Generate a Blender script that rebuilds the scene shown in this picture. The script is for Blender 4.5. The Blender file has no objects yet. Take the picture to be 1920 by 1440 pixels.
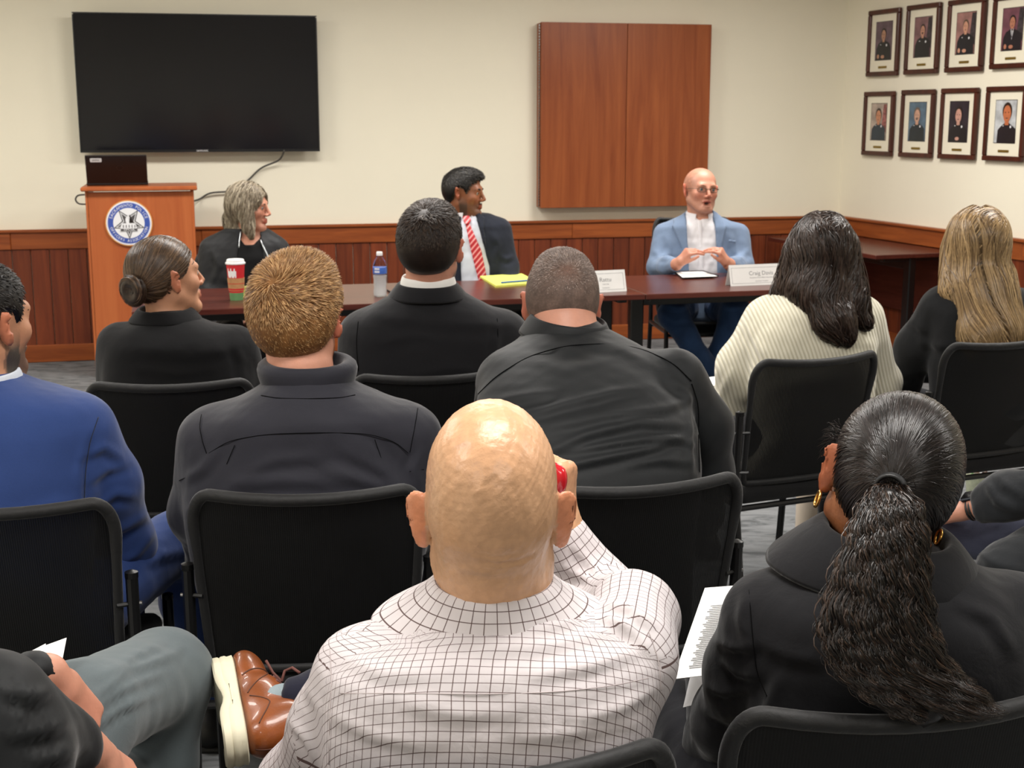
import bpy, math, random
import numpy as np
from mathutils import Vector, Matrix
rnd = random.Random(7); rng = np.random.default_rng(7)
SC = bpy.context.scene; COL = SC.collection
# ---------------------------------------------------------------- camera
FPX, TH, ZC = 2550.0, math.radians(11.2), 1.60
cam = bpy.data.cameras.new('camera'); cam.sensor_width = 36; cam.lens = 36*FPX/1920
cam.clip_start = 0.05
cam.dof.use_dof = True; cam.dof.focus_distance = 2.1; cam.dof.aperture_fstop = 16
co = bpy.data.objects.new('camera', cam); COL.objects.link(co)
co.location = (0, 0, ZC); co.rotation_euler = (math.pi/2-TH, 0, 0)
SC.camera = co
cT, sT = math.cos(TH), math.sin(TH)
# ---------------------------------------------------------------- world, lights, exposure
w = bpy.data.worlds.new('world'); SC.world = w; w.use_nodes = True
w.node_tree.nodes['Background'].inputs[0].default_value = (1.0, 0.93, 0.84, 1)
w.node_tree.nodes['Background'].inputs[1].default_value = 0.55
SC.view_settings.view_transform = 'Standard'; SC.view_settings.look = 'None'
SC.view_settings.gamma = 1; SC.view_settings.exposure = 0.0
SC.view_settings.use_curve_mapping = False
CEIL = 2.72
def area(x, y, sx, sy, e, rz=-0.0, spread=150, col=(1, 0.962, 0.915)):
    l = bpy.data.lights.new('troffer_lamp', 'AREA'); l.shape = 'RECTANGLE'; l.size = sx; l.size_y = sy
    l.energy = e; l.color = col; l.spread = math.radians(spread)
    o = bpy.data.objects.new('troffer_lamp', l); COL.objects.link(o)
    o.location = (x, y, CEIL-0.03); o.rotation_euler = (0, 0, rz); return o
RZ = math.radians(12.9)
LAMPS = [(-2.2, 1.2), (0.25, 1.7), (2.7, 2.2), (-2.6, 4.1), (-0.2, 4.6), (2.2, 5.1), (-3.1, 6.7), (-0.85, 7.2), (1.35, 7.7), (-1.8, -1.2), (1.2, -.9)]
LE = [42, 38, 40, 46, 46, 52, 47, 50, 60, 40, 40]
for (lx, ly), le in zip(LAMPS, LE): area(lx, ly, 1.15, 0.55, le, RZ, 180 if ly > 6 else 160)
# ---------------------------------------------------------------- helpers
def V3(*a): return np.array(a, float)
def P(px, py, Y):
    x = (px-960)/FPX; y = (720-py)/FPX
    dy = cT+y*sT; dz = -sT+y*cT
    t = Y/dy
    return np.array([x*t, Y, ZC+dz*t])
def PZ(px, py, z):
    x = (px-960)/FPX; y = (720-py)/FPX
    dy = cT+y*sT; dz = -sT+y*cT
    t = (z-ZC)/dz
    return np.array([x*t, dy*t, z])
def ray(px, py):
    x = (px-960)/FPX; y = (720-py)/FPX
    return np.array([x, cT+y*sT, -sT+y*cT])
def proj(V):
    d = V-np.array([0, 0, ZC]); f = d[:, 1]*cT-d[:, 2]*sT; u = d[:, 1]*sT+d[:, 2]*cT
    return np.stack([960+FPX*d[:, 0]/f, 720-FPX*u/f], 1)
def hexc(h):
    c = [int(h[i:i+2], 16)/255 for i in (0, 2, 4)]
    return tuple((v/12.92 if v <= .04045 else ((v+.055)/1.055)**2.4) for v in c)+(1,)
def tag(o, label=None, cat=None, group=None, kind=None):
    if label: o['label'] = label
    if cat: o['category'] = cat
    if group: o['group'] = group
    if kind: o['kind'] = kind
    return o
def empty(name, loc=(0, 0, 0), rz=0, label=None, cat=None, group=None, kind=None):
    o = bpy.data.objects.new(name, None); COL.objects.link(o); o.location = loc; o.rotation_euler = (0, 0, rz)
    o.empty_display_size = .05
    return tag(o, label, cat, group, kind)
def mesh_obj(name, V, F, mat=None, parent=None, smooth=True, loc=None, mats=None, midx=None, sharp=None):
    """V world/parent-space verts; origin moved to the base centre"""
    V = np.asarray(V, float)
    if parent is not None and loc is None:
        org = np.array(parent_off(parent))
    else:
        org = np.array(loc if loc is not None else (0, 0, 0), float)
    me = bpy.data.meshes.new(name)
    Vl = V-org
    if isinstance(F, np.ndarray) and F.ndim == 2:
        n, m = F.shape
        me.vertices.add(len(Vl)); me.vertices.foreach_set('co', Vl.astype(np.float32).ravel())
        me.loops.add(n*m); me.loops.foreach_set('vertex_index', F.astype(np.int32).ravel())
        me.polygons.add(n); me.polygons.foreach_set('loop_start', np.arange(0, n*m, m, dtype=np.int32))
        me.update(calc_edges=True)
    else:
        me.from_pydata([tuple(v) for v in Vl], [], [tuple(f) for f in F]); me.update()
    if smooth: me.polygons.foreach_set('use_smooth', [True]*len(me.polygons))
    if mats:
        for m_ in mats: me.materials.append(m_)
        if midx is not None: me.polygons.foreach_set('material_index', np.asarray(midx, dtype=np.int32))
    elif mat: me.materials.append(mat)
    if sharp: me.set_sharp_from_angle(angle=math.radians(sharp))
    o = bpy.data.objects.new(name, me); COL.objects.link(o)
    if parent is not None: o.parent = parent
    else: o.location = org
    return o
def parent_off(p):
    off = np.array(p.location[:])
    q = p.parent
    while q is not None: off = off+np.array(q.location[:]); q = q.parent
    return off
def set_col(o, C, name='Col'):
    a = o.data.color_attributes.new(name, 'FLOAT_COLOR', 'POINT')
    C = np.asarray(C, np.float32)
    if C.shape[1] == 3: C = np.concatenate([C, np.ones((len(C), 1), np.float32)], 1)
    a.data.foreach_set('color', C.ravel())
class MB:
    def __init__(s): s.V = []; s.F = []; s.M = []; s.m = 0
    def add(s, V, F):
        b = len(s.V); s.V += [tuple(v) for v in V]; s.F += [tuple(i+b for i in f) for f in F]; s.M += [s.m]*len(F)
    def box(s, c, d, R=None, bev=0):
        c = np.array(c, float); d = np.array(d, float)/2
        if bev <= 0:
            V = [np.array([x, y, z])*d for z in (-1, 1) for y in (-1, 1) for x in (-1, 1)]
            F = [(0, 2, 3, 1), (4, 5, 7, 6), (0, 1, 5, 4), (2, 6, 7, 3), (0, 4, 6, 2), (1, 3, 7, 5)]
        else:
            b = min(bev, min(d)*.98); V = []; F = []
            # chamfered box: 24 verts
            idx = {}
            for sx in (-1, 1):
                for sy in (-1, 1):
                    for sz in (-1, 1):
                        for ax in range(3):
                            p = np.array([sx, sy, sz])*(d-b); p[ax] = (sx, sy, sz)[ax]*d[ax]
                            idx[(sx, sy, sz, ax)] = len(V); V.append(p)
            for ax in range(3):
                o1, o2 = [(1, 2), (2, 0), (0, 1)][ax]
                for sgn in (-1, 1):
                    q = []
                    for (a, b_) in ((-1, -1), (1, -1), (1, 1), (-1, 1)):
                        t = [0, 0, 0]; t[ax] = sgn; t[o1] = a; t[o2] = b_; q.append(idx[(*t, ax)])
                    F.append(q if sgn > 0 else q[::-1])
            for ax in range(3):
                o1, o2 = [(1, 2), (2, 0), (0, 1)][ax]
                for a in (-1, 1):
                    for b_ in (-1, 1):
                        t0 = [0, 0, 0]; t1 = [0, 0, 0]; t0[ax] = -1; t1[ax] = 1
                        for t in (t0, t1): t[o1] = a; t[o2] = b_
                        q = [idx[(*t0, o1)], idx[(*t1, o1)], idx[(*t1, o2)], idx[(*t0, o2)]]
                        F.append(q if a*b_ < 0 else q[::-1])
            for sx in (-1, 1):
                for sy in (-1, 1):
                    for sz in (-1, 1):
                        q = [idx[(sx, sy, sz, a)] for a in range(3)]
                        F.append(q if sx*sy*sz > 0 else q[::-1])
        V = [(R @ v if R is not None else v)+c for v in V]
        s.add(V, F)
    def tube(s, pts, r, n=8, cap=True, rs=None):
        pts = [np.array(p, float) for p in pts]; m = len(pts); V = []; F = []
        up = None
        for i, p in enumerate(pts):
            t = (pts[min(i+1, m-1)]-pts[max(i-1, 0)]); t = t/(np.linalg.norm(t)+1e-9)
            if up is None:
                a = np.array([0, 0, 1.]) if abs(t[2]) < .9 else np.array([1., 0, 0])
                up = np.cross(t, a)
            up = up-t*up.dot(t); up /= np.linalg.norm(up)+1e-9
            w_ = np.cross(t, up); rr = rs[i] if rs else r
            for k in range(n):
                a = 2*math.pi*k/n; V.append(p+rr*(math.cos(a)*up+math.sin(a)*w_))
        for i in range(m-1):
            for k in range(n):
                k2 = (k+1) % n; F.append((i*n+k, i*n+k2, (i+1)*n+k2, (i+1)*n+k))
        if cap: F.append(tuple(range(n))[::-1]); F.append(tuple((m-1)*n+k for k in range(n)))
        s.add(V, F)
    def lathe(s, prof, c=(0, 0, 0), n=24, R=None):
        c = np.array(c, float); V = []; F = []
        for (r, z) in prof:
            for k in range(n):
                a = 2*math.pi*k/n; v = np.array([r*math.cos(a), r*math.sin(a), z])
                V.append((R @ v if R is not None else v)+c)
        for i in range(len(prof)-1):
            for k in range(n):
                k2 = (k+1) % n; F.append((i*n+k, i*n+k2, (i+1)*n+k2, (i+1)*n+k))
        if prof[0][0] > 1e-4: F.append(tuple(range(n))[::-1])
        if prof[-1][0] > 1e-4: F.append(tuple((len(prof)-1)*n+k for k in range(n)))
        s.add(V, F)
    def prism(s, poly, o, ux, uy, un, th):
        """poly 2D outline in plane (ux,uy) at o, extruded th along un"""
        o, ux, uy, un = [np.array(a, float) for a in (o, ux, uy, un)]
        n = len(poly); V = [o+ux*a+uy*b for a, b in poly]+[o+ux*a+uy*b+un*th for a, b in poly]
        F = [tuple(range(n))[::-1], tuple(n+i for i in range(n))]+[(i, (i+1) % n, n+(i+1) % n, n+i) for i in range(n)]
        s.add(V, F)
    def build(s, name, mat=None, parent=None, smooth=False, mats=None, sharp=35, loc=None):
        return mesh_obj(name, np.array(s.V), s.F, mat, parent, smooth=True, mats=mats, midx=s.M if mats else None, sharp=None if smooth else sharp, loc=loc)
def copy_tree(o, parent=None):
    c = o.copy(); COL.objects.link(c); c.parent = parent
    for ch in list(o.children): copy_tree(ch, c)
    return c
# ---------------------------------------------------------------- materials
def newmat(name):
    m = bpy.data.materials.new(name); m.use_nodes = True
    return m, m.node_tree.nodes, m.node_tree.links, m.node_tree.nodes['Principled BSDF']
def mix_rgb(N, L, fac, a, b, bt='MIX'):
    x = N.new('ShaderNodeMix'); x.data_type = 'RGBA'; x.blend_type = bt
    for sock, v in ((x.inputs[0], fac), (x.inputs[6], a), (x.inputs[7], b)):
        if isinstance(v, (int, float)): sock.default_value = v
        elif isinstance(v, tuple): sock.default_value = v
        else: L.new(v, sock)
    return x.outputs[2]
def noise(N, L, scale, detail=3, vec=None, rough=.5, dist=0):
    n = N.new('ShaderNodeTexNoise'); n.inputs['Scale'].default_value = scale; n.inputs['Detail'].default_value = detail
    n.inputs['Roughness'].default_value = rough; n.inputs['Distortion'].default_value = dist
    if vec is not None: L.new(vec, n.inputs['Vector'])
    return n.outputs['Fac']
def coords(N, L, scale=(1, 1, 1), kind='Object', rot=(0, 0, 0)):
    t = N.new('ShaderNodeTexCoord'); m = N.new('ShaderNodeMapping'); m.inputs['Scale'].default_value = scale
    m.inputs['Rotation'].default_value = rot
    L.new(t.outputs[kind], m.inputs['Vector']); return m.outputs['Vector']
def ramp(N, L, fac, stops):
    r = N.new('ShaderNodeValToRGB'); L.new(fac, r.inputs[0]); e = r.color_ramp.elements
    while len(e) < len(stops): e.new(.5)
    for i, (p, c) in enumerate(stops): e[i].position = p; e[i].color = c if len(c) == 4 else (*c, 1)
    return r.outputs[0]
def bump(N, L, b, h, strength, dist=.002):
    x = N.new('ShaderNodeBump'); x.inputs['Strength'].default_value = strength; x.inputs['Distance'].default_value = dist
    L.new(h, x.inputs['Height']); L.new(x.outputs[0], b.inputs['Normal']); return x
def plain(name, c, rough=.5, metal=0, spec=.5, var=.06, scale=12, bmp=0, bscale=400, sheen=0, coat=0):
    m, N, L, b = newmat(name); c = hexc(c) if isinstance(c, str) else c
    v = coords(N, L)
    d = tuple(x*(1-var*2) for x in c[:3])+(1,); e = tuple(min(1, x*(1+var)) for x in c[:3])+(1,)
    L.new(ramp(N, L, noise(N, L, scale, 4, v), [(.3, d), (.7, e)]), b.inputs['Base Color'])
    b.inputs['Roughness'].default_value = rough; b.inputs['Metallic'].default_value = metal
    b.inputs['Specular IOR Level'].default_value = spec
    b.inputs['Sheen Weight'].default_value = sheen; b.inputs['Coat Weight'].default_value = coat
    if bmp: bump(N, L, b, noise(N, L, bscale, 2, v), bmp)
    return m
def wood(name, dark, light, sc=(30, 30, 1.4), rough=.35, var=.25, rot=(0, 0, 0), spec=.4, coat=0):
    m, N, L, b = newmat(name); v = coords(N, L, sc, rot=rot)
    oi = N.new('ShaderNodeObjectInfo')
    ad = N.new('ShaderNodeVectorMath'); ad.operation = 'ADD'; L.new(v, ad.inputs[0])
    cm = N.new('ShaderNodeVectorMath'); cm.operation = 'SCALE'; cm.inputs[0].default_value = (31, 17, 9); L.new(oi.outputs['Random'], cm.inputs['Scale'])
    L.new(cm.outputs[0], ad.inputs[1])
    f = noise(N, L, 1.0, 6, ad.outputs[0], .6, .6)
    c = ramp(N, L, f, [(.28, hexc(dark)), (.5, tuple((a+b_)/2 for a, b_ in zip(hexc(dark), hexc(light)))), (.72, hexc(light))])
    mr = N.new('ShaderNodeMapRange'); L.new(oi.outputs['Random'], mr.inputs[0]); mr.inputs[3].default_value = 1-var; mr.inputs[4].default_value = 1+var*.55
    hs = N.new('ShaderNodeHueSaturation'); L.new(c, hs.inputs['Color']); L.new(mr.outputs[0], hs.inputs['Value'])
    L.new(hs.outputs[0], b.inputs['Base Color']); b.inputs['Roughness'].default_value = rough
    b.inputs['Specular IOR Level'].default_value = spec; b.inputs['Coat Weight'].default_value = coat; b.inputs['Coat Roughness'].default_value = .15
    bump(N, L, b, f, .08, .001)
    return m
def fabric(name, c, rough=.9, var=.12, weave=900, bmp=.25, sheen=.15, big=7, spec=.25):
    m, N, L, b = newmat(name); c = hexc(c); v = coords(N, L)
    n1 = noise(N, L, big, 4, v); n2 = noise(N, L, weave, 2, v)
    d = tuple(x*(1-var) for x in c[:3])+(1,); e = tuple(min(1, x*(1+var)) for x in c[:3])+(1,)
    a = ramp(N, L, n1, [(.3, d), (.7, e)])
    L.new(mix_rgb(N, L, .25, a, ramp(N, L, n2, [(.35, tuple(x*.6 for x in c[:3])+(1,)), (.65, tuple(min(1, x*1.4) for x in c[:3])+(1,))])), b.inputs['Base Color'])
    b.inputs['Roughness'].default_value = rough; b.inputs['Sheen Weight'].default_value = sheen; b.inputs['Sheen Roughness'].default_value = .4
    b.inputs['Specular IOR Level'].default_value = spec
    ad = N.new('ShaderNodeMath'); ad.operation = 'ADD'; L.new(noise(N, L, 22, 4, v, .55, .8), ad.inputs[0])
    ml = N.new('ShaderNodeMath'); ml.operation = 'MULTIPLY'; L.new(n2, ml.inputs[0]); ml.inputs[1].default_value = .08; L.new(ml.outputs[0], ad.inputs[1])
    bump(N, L, b, ad.outputs[0], bmp, .006)
    return m
def vcol(name, rough=.5, spec=.4, bmp=.0, bscale=300, sss=0, sheen=0, nvar=.1, nscale=60, coat=0):
    m, N, L, b = newmat(name)
    a = N.new('ShaderNodeVertexColor'); a.layer_name = 'Col'; v = coords(N, L)
    g = ramp(N, L, noise(N, L, nscale, 4, v), [(.3, (1-nvar,)*3), (.7, (1+nvar*.5,)*3)])
    L.new(mix_rgb(N, L, 1.0, a.outputs[0], g, 'MULTIPLY'), b.inputs['Base Color'])
    b.inputs['Roughness'].default_value = rough; b.inputs['Specular IOR Level'].default_value = spec
    b.inputs['Sheen Weight'].default_value = sheen; b.inputs['Coat Weight'].default_value = coat
    if sss:
        b.inputs['Subsurface Weight'].default_value = sss; b.inputs['Subsurface Radius'].default_value = (1, .3, .15); b.inputs['Subsurface Scale'].default_value = .006
    if bmp: bump(N, L, b, noise(N, L, bscale, 3, v), bmp, .001)
    return m
M = {}
M['skin'] = vcol('skin', .45, .45, .35, 220, sss=.0, nvar=.08, nscale=45)
M['bald'] = vcol('shaved_skin', .34, .5, .45, 260, nvar=.12, nscale=70)
M['hair'] = vcol('hair', .48, .35, 0, nvar=.25, nscale=90)
M['sleek'] = vcol('sleek_hair', .31, .4, 0, nvar=.2, nscale=90)
M['fuzz'] = vcol('short_hair', .62, .35, .5, 500, nvar=.25, nscale=180)
M['white'] = plain('white_cotton', 'ECEAE6', .8, var=.03, bmp=.1, bscale=900)
M['black_metal'] = plain('black_metal', '0C0C0D', .35, spec=.5)
M['black_plastic'] = plain('black_plastic', '101011', .5, bmp=.1)
M['chair_fabric'] = fabric('chair_fabric', '121213', weave=700)
M['steel'] = plain('steel', '9A9A9A', .3, metal=1)
M['seamdark'] = plain('seam_thread', '050506', .95, spec=.1)
M['gold'] = plain('gold', 'D9A95A', .25, metal=1)
M['paper'] = plain('paper', 'F0F0EE', .7, var=.02)
M['print'] = plain('print_grey', '8E8E90', .8)
M['ink'] = plain('ink', '55565A', .8)
M['dark'] = plain('dark_eye', '20150F', .2)
M['eyewhite'] = plain('eye_white', 'A89C92', .3)
# ---------------------------------------------------------------- implicit surfaces
def rotm(yaw=0, pitch=0, roll=0):
    y, p, r = [math.radians(a) for a in (yaw, pitch, roll)]
    Rz = np.array([[math.cos(y), -math.sin(y), 0], [math.sin(y), math.cos(y), 0], [0, 0, 1]])
    Rx = np.array([[1, 0, 0], [0, math.cos(p), -math.sin(p)], [0, math.sin(p), math.cos(p)]])
    Ry = np.array([[math.cos(r), 0, math.sin(r)], [0, 1, 0], [-math.sin(r), 0, math.cos(r)]])
    return Rz @ Rx @ Ry
def unit(v): v = np.asarray(v, float); return v/(np.linalg.norm(v)+1e-12)
def axis_pts(lo, hi, h, fine):
    """rectilinear axis: spacing h, smaller inside the fine ranges [(a,b,hf)]"""
    pts = [lo]; x = lo
    while x < hi:
        s = h
        for a, b, hf in fine:
            if a-1e-6 <= x < b: s = min(s, hf)
            elif x < a < x+s: s = max(min(s, a-x+1e-6), hf)
        x += s; pts.append(x)
    return np.array(pts)
class Field:
    def __init__(s, lo, hi, h, fx=(), fy=(), fz=()):
        s.ax = [axis_pts(lo[i], hi[i], h, f) for i, f in enumerate((fx, fy, fz))]
        s.f = np.full([len(a) for a in s.ax], .25, np.float32); s.h = h
    def sl(s, lo, hi, m):
        r = []
        for i in range(3):
            a = np.searchsorted(s.ax[i], lo[i]-m); b = np.searchsorted(s.ax[i], hi[i]+m)
            r.append(slice(max(a-1, 0), min(b+1, len(s.ax[i]))))
        return tuple(r)
    def put(s, lo, hi, fn, k=.02, op='u'):
        q = s.sl(lo, hi, k+2*s.h+.01)
        X = s.ax[0][q[0]][:, None, None]; Y = s.ax[1][q[1]][None, :, None]; Z = s.ax[2][q[2]][None, None, :]
        if min(X.size, Y.size, Z.size) == 0: return
        d = np.asarray(fn(X, Y, Z), np.float32); a = s.f[q]
        if op == 'u':
            if k <= 0: s.f[q] = np.minimum(a, d)
            else:
                h = np.clip(.5+.5*(a-d)/k, 0, 1); s.f[q] = a+(d-a)*h-k*h*(1-h)
        elif op == 's':
            d = -d
            if k <= 0: s.f[q] = np.maximum(a, d)
            else:
                h = np.clip(.5-.5*(a-d)/k, 0, 1); s.f[q] = a+(d-a)*h+k*h*(1-h)
        elif op == 'i': s.f[q] = np.maximum(a, d)
    def cap(s, a, b, ra, rb, k=.02, op='u'):
        a = np.asarray(a, float); b = np.asarray(b, float); ab = b-a; L2 = ab.dot(ab)+1e-12; r = max(ra, rb)
        def fn(X, Y, Z):
            t = np.clip(((X-a[0])*ab[0]+(Y-a[1])*ab[1]+(Z-a[2])*ab[2])/L2, 0, 1)
            return np.sqrt((X-a[0]-t*ab[0])**2+(Y-a[1]-t*ab[1])**2+(Z-a[2]-t*ab[2])**2)-(ra+(rb-ra)*t)
        s.put(np.minimum(a, b)-r, np.maximum(a, b)+r, fn, k, op)
    def ell(s, c, r, R=None, k=.02, op='u'):
        c = np.asarray(c, float); r = np.asarray(r, float); m = max(r)
        R = np.eye(3) if R is None else R
        e = np.sqrt(((R*r[None, :])**2).sum(1))
        def fn(X, Y, Z):
            x, y, z = X-c[0], Y-c[1], Z-c[2]
            q = [R[0, i]*x+R[1, i]*y+R[2, i]*z for i in range(3)]
            k0 = np.sqrt(sum((q[i]/r[i])**2 for i in range(3)))+1e-9
            k1 = np.sqrt(sum((q[i]/r[i]**2)**2 for i in range(3)))+1e-9
            return k0*(k0-1)/k1
        s.put(c-e, c+e, fn, k, op)
    def box(s, c, d, R=None, rad=.004, k=.0, op='u'):
        c = np.asarray(c, float); d = np.asarray(d, float)/2; R = np.eye(3) if R is None else R
        e = np.abs(R) @ d
        def fn(X, Y, Z):
            x, y, z = X-c[0], Y-c[1], Z-c[2]
            q = [np.abs(R[0, i]*x+R[1, i]*y+R[2, i]*z)-d[i]+rad for i in range(3)]
            return np.sqrt(sum(np.maximum(v, 0)**2 for v in q))+np.minimum(np.maximum(np.maximum(q[0], q[1]), q[2]), 0)-rad
        s.put(c-e, c+e, fn, k, op)
    def loft(s, rings, yaw=0, n=2.3, k=.02, op='u', smooth=.012, grow=0.0):
        """rings: list of (cx,cy,z,halfwidth,halfdepth)"""
        Rg = np.array(sorted([tuple(r) for r in rings], key=lambda r: r[2]))
        z = np.arange(Rg[0, 2]-.03, Rg[-1, 2]+.03, .004)
        cols = [np.interp(z, Rg[:, 2], Rg[:, i]) for i in (0, 1, 3, 4)]
        kk = max(1, int(smooth/.004)); ker = np.ones(2*kk+1)/(2*kk+1)
        cols = [np.convolve(np.pad(c, kk, 'edge'), ker, 'valid') for c in cols]
        cy_, sy_ = math.cos(math.radians(yaw)), math.sin(math.radians(yaw))
        W = Rg[:, 3].max()+grow
        zlo, zhi = Rg[0, 2], Rg[-1, 2]
        def fn(X, Y, Z):
            zz = Z[0, 0, :]
            cx, cy, w_, d_ = [np.interp(zz, z, c)[None, None, :] for c in cols]
            w_ = w_+grow; d_ = d_+grow
            x = (X-cx)*cy_+(Y-cy)*sy_; y = -(X-cx)*sy_+(Y-cy)*cy_
            q = ((np.abs(x)/w_)**n+(np.abs(y)/d_)**n)**(1/n)
            v = (q-1)*np.minimum(w_, d_)
            return np.maximum(np.maximum(v, Z-zhi-grow), zlo-grow-Z)
        lo = np.array([Rg[:, 0].min()-W, Rg[:, 1].min()-W, zlo]); hi = np.array([Rg[:, 0].max()+W, Rg[:, 1].max()+W, zhi])
        s.put(lo, hi, fn, k, op)
    def sample(s, p):
        idx = []; fr = []
        for i in range(3):
            a = np.clip(np.searchsorted(s.ax[i], p[:, i])-1, 0, len(s.ax[i])-2)
            idx.append(a); fr.append(np.clip((p[:, i]-s.ax[i][a])/(s.ax[i][a+1]-s.ax[i][a]), 0, 1))
        r = 0
        for dx in (0, 1):
            for dy in (0, 1):
                for dz in (0, 1):
                    w_ = (fr[0] if dx else 1-fr[0])*(fr[1] if dy else 1-fr[1])*(fr[2] if dz else 1-fr[2])
                    r = r+w_*s.f[idx[0]+dx, idx[1]+dy, idx[2]+dz]
        return r
    def grad(s, p, e=.005):
        g = np.stack([s.sample(p+np.eye(3)[i]*e)-s.sample(p-np.eye(3)[i]*e) for i in range(3)], 1)/(2*e)
        return g
    def project(s, p, iso=0.0, it=2):
        for _ in range(it):
            g = s.grad(p); n2 = (g**2).sum(1)+1e-4
            st = ((s.sample(p)-iso)/n2)[:, None]*g
            L_ = np.linalg.norm(st, axis=1, keepdims=True); st = st*np.minimum(1, .04/(L_+1e-9))
            p = p-st
        return p
    def raypix(s, px, py, y0, y1, off=0.0):
        d = ray(px, py); o = np.array([0, 0, ZC]); ts = np.linspace(y0/d[1], y1/d[1], 400)
        pts = o+ts[:, None]*d; f = s.sample(pts)-off; i = np.argmax(f < 0)
        if not (f < 0).any(): return None
        if i == 0: return pts[0]
        a = f[i-1]/(f[i-1]-f[i]+1e-9); return pts[i-1]+(pts[i]-pts[i-1])*a
    def nets(s):
        f = s.f; sg = f < 0; nx, ny, nz = f.shape
        cn = np.zeros((nx-1, ny-1, nz-1), np.int8)
        for dx in (0, 1):
            for dy in (0, 1):
                for dz in (0, 1): cn += sg[dx:nx-1+dx, dy:ny-1+dy, dz:nz-1+dz]
        act = (cn > 0) & (cn < 8); I, J, K = np.nonzero(act); n = len(I)
        idx = np.full(act.shape, -1, np.int64); idx[I, J, K] = np.arange(n)
        acc = np.zeros((n, 3)); cnt = np.zeros(n); A = s.ax
        for ax in range(3):
            o = [(0, 0), (0, 1), (1, 0), (1, 1)]
            for a, b in o:
                d0 = [0, 0, 0]; oth = [i for i in range(3) if i != ax]; d0[oth[0]] = a; d0[oth[1]] = b
                d1 = list(d0); d1[ax] = 1
                f0 = f[I+d0[0], J+d0[1], K+d0[2]].astype(float); f1 = f[I+d1[0], J+d1[1], K+d1[2]].astype(float)
                c = (f0 < 0) != (f1 < 0); t = np.where(c, f0/(f0-f1+1e-20), 0)
                p0 = np.stack([A[0][I+d0[0]], A[1][J+d0[1]], A[2][K+d0[2]]], 1); p1 = np.stack([A[0][I+d1[0]], A[1][J+d1[1]], A[2][K+d1[2]]], 1)
                acc += np.where(c[:, None], p0+(p1-p0)*t[:, None], 0); cnt += c
        Vv = acc/cnt[:, None]
        Fs = []
        for ax in range(3):
            a = [slice(None)]*3; b = [slice(None)]*3; a[ax] = slice(0, -1); b[ax] = slice(1, None)
            s0 = sg[tuple(a)]; s1 = sg[tuple(b)]; oth = [i for i in range(3) if i != ax]
            ch = s0 != s1
            # interior only
            m = np.zeros_like(ch); q = [slice(None)]*3; q[oth[0]] = slice(1, -1); q[oth[1]] = slice(1, -1); m[tuple(q)] = True
            E = np.stack(np.nonzero(ch & m), 1)
            if len(E) == 0: continue
            def cell(du, dv):
                c = E.copy(); c[:, oth[0]] -= du; c[:, oth[1]] -= dv; return idx[c[:, 0], c[:, 1], c[:, 2]]
            Q = np.stack([cell(1, 1), cell(0, 1), cell(0, 0), cell(1, 0)], 1)
            ins = s0[E[:, 0], E[:, 1], E[:, 2]]
            flip = ins if ax != 1 else ~ins
            Q[~flip] = Q[~flip][:, ::-1]
            Fs.append(Q)
        Q = np.concatenate(Fs); Q = Q[(Q >= 0).all(1)]
        return Vv, Q
def vnormals(V, Q):
    n = np.cross(V[Q[:, 2]]-V[Q[:, 0]], V[Q[:, 3]]-V[Q[:, 1]]); N_ = np.zeros_like(V)
    for i in range(4): np.add.at(N_, Q[:, i], n)
    return N_/(np.linalg.norm(N_, axis=1, keepdims=True)+1e-12)
def relax(V, Q, it=1, lam=.5):
    for _ in range(it):
        S = np.zeros_like(V); C = np.zeros(len(V))
        for a, b in ((0, 1), (1, 2), (2, 3), (3, 0)):
            np.add.at(S, Q[:, a], V[Q[:, b]]); np.add.at(C, Q[:, a], 1)
            np.add.at(S, Q[:, b], V[Q[:, a]]); np.add.at(C, Q[:, b], 1)
        V = V+lam*(S/C[:, None]-V)
    return V
def polydist(p, poly):
    """signed-side distance of pixels p to a polyline"""
    best = np.full(len(p), 1e9); side = np.zeros(len(p)); tt = np.zeros(len(p))
    poly = np.asarray(poly, float); n = len(poly)-1
    for i in range(n):
        a, b = poly[i], poly[i+1]; ab = b-a; L2 = ab.dot(ab)+1e-9
        t = np.clip(((p-a) @ ab)/L2, 0, 1); q = a+t[:, None]*ab; d = np.linalg.norm(p-q, axis=1)
        m = d < best; best[m] = d[m]; tt[m] = (i+t[m])/n
        side[m] = np.sign(ab[0]*(p[m, 1]-a[1])-ab[1]*(p[m, 0]-a[0]))
    return best, side, tt
def folds(V, N_, fl):
    """raise cloth folds along lines: (pixel polyline, height m, width px)"""
    pp = proj(V); view = V-np.array([0, 0, ZC]); fac = np.clip(-(N_*view).sum(1)/np.linalg.norm(view, axis=1)*2, 0, 1)
    D = np.zeros(len(V))
    for poly, amp, wd in fl:
        d, sd, t = polydist(pp, poly); env = np.sin(np.pi*np.clip(t*.92+.04, 0, 1))**.6
        D += amp*env*(np.exp(-(d/wd)**2)-.7*np.exp(-((d*sd-1.7*wd)/wd)**2))
    return V+N_*(D*fac)[:, None]
def sinoise(p, f, seed=0):
    r = np.random.default_rng(seed); o = 0
    for i in range(5):
        k = r.normal(size=3)*f*(1+.45*i); o = o+np.sin(p @ k+r.uniform(0, 6.28))/(1+.5*i)
    return o/2.6
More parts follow.
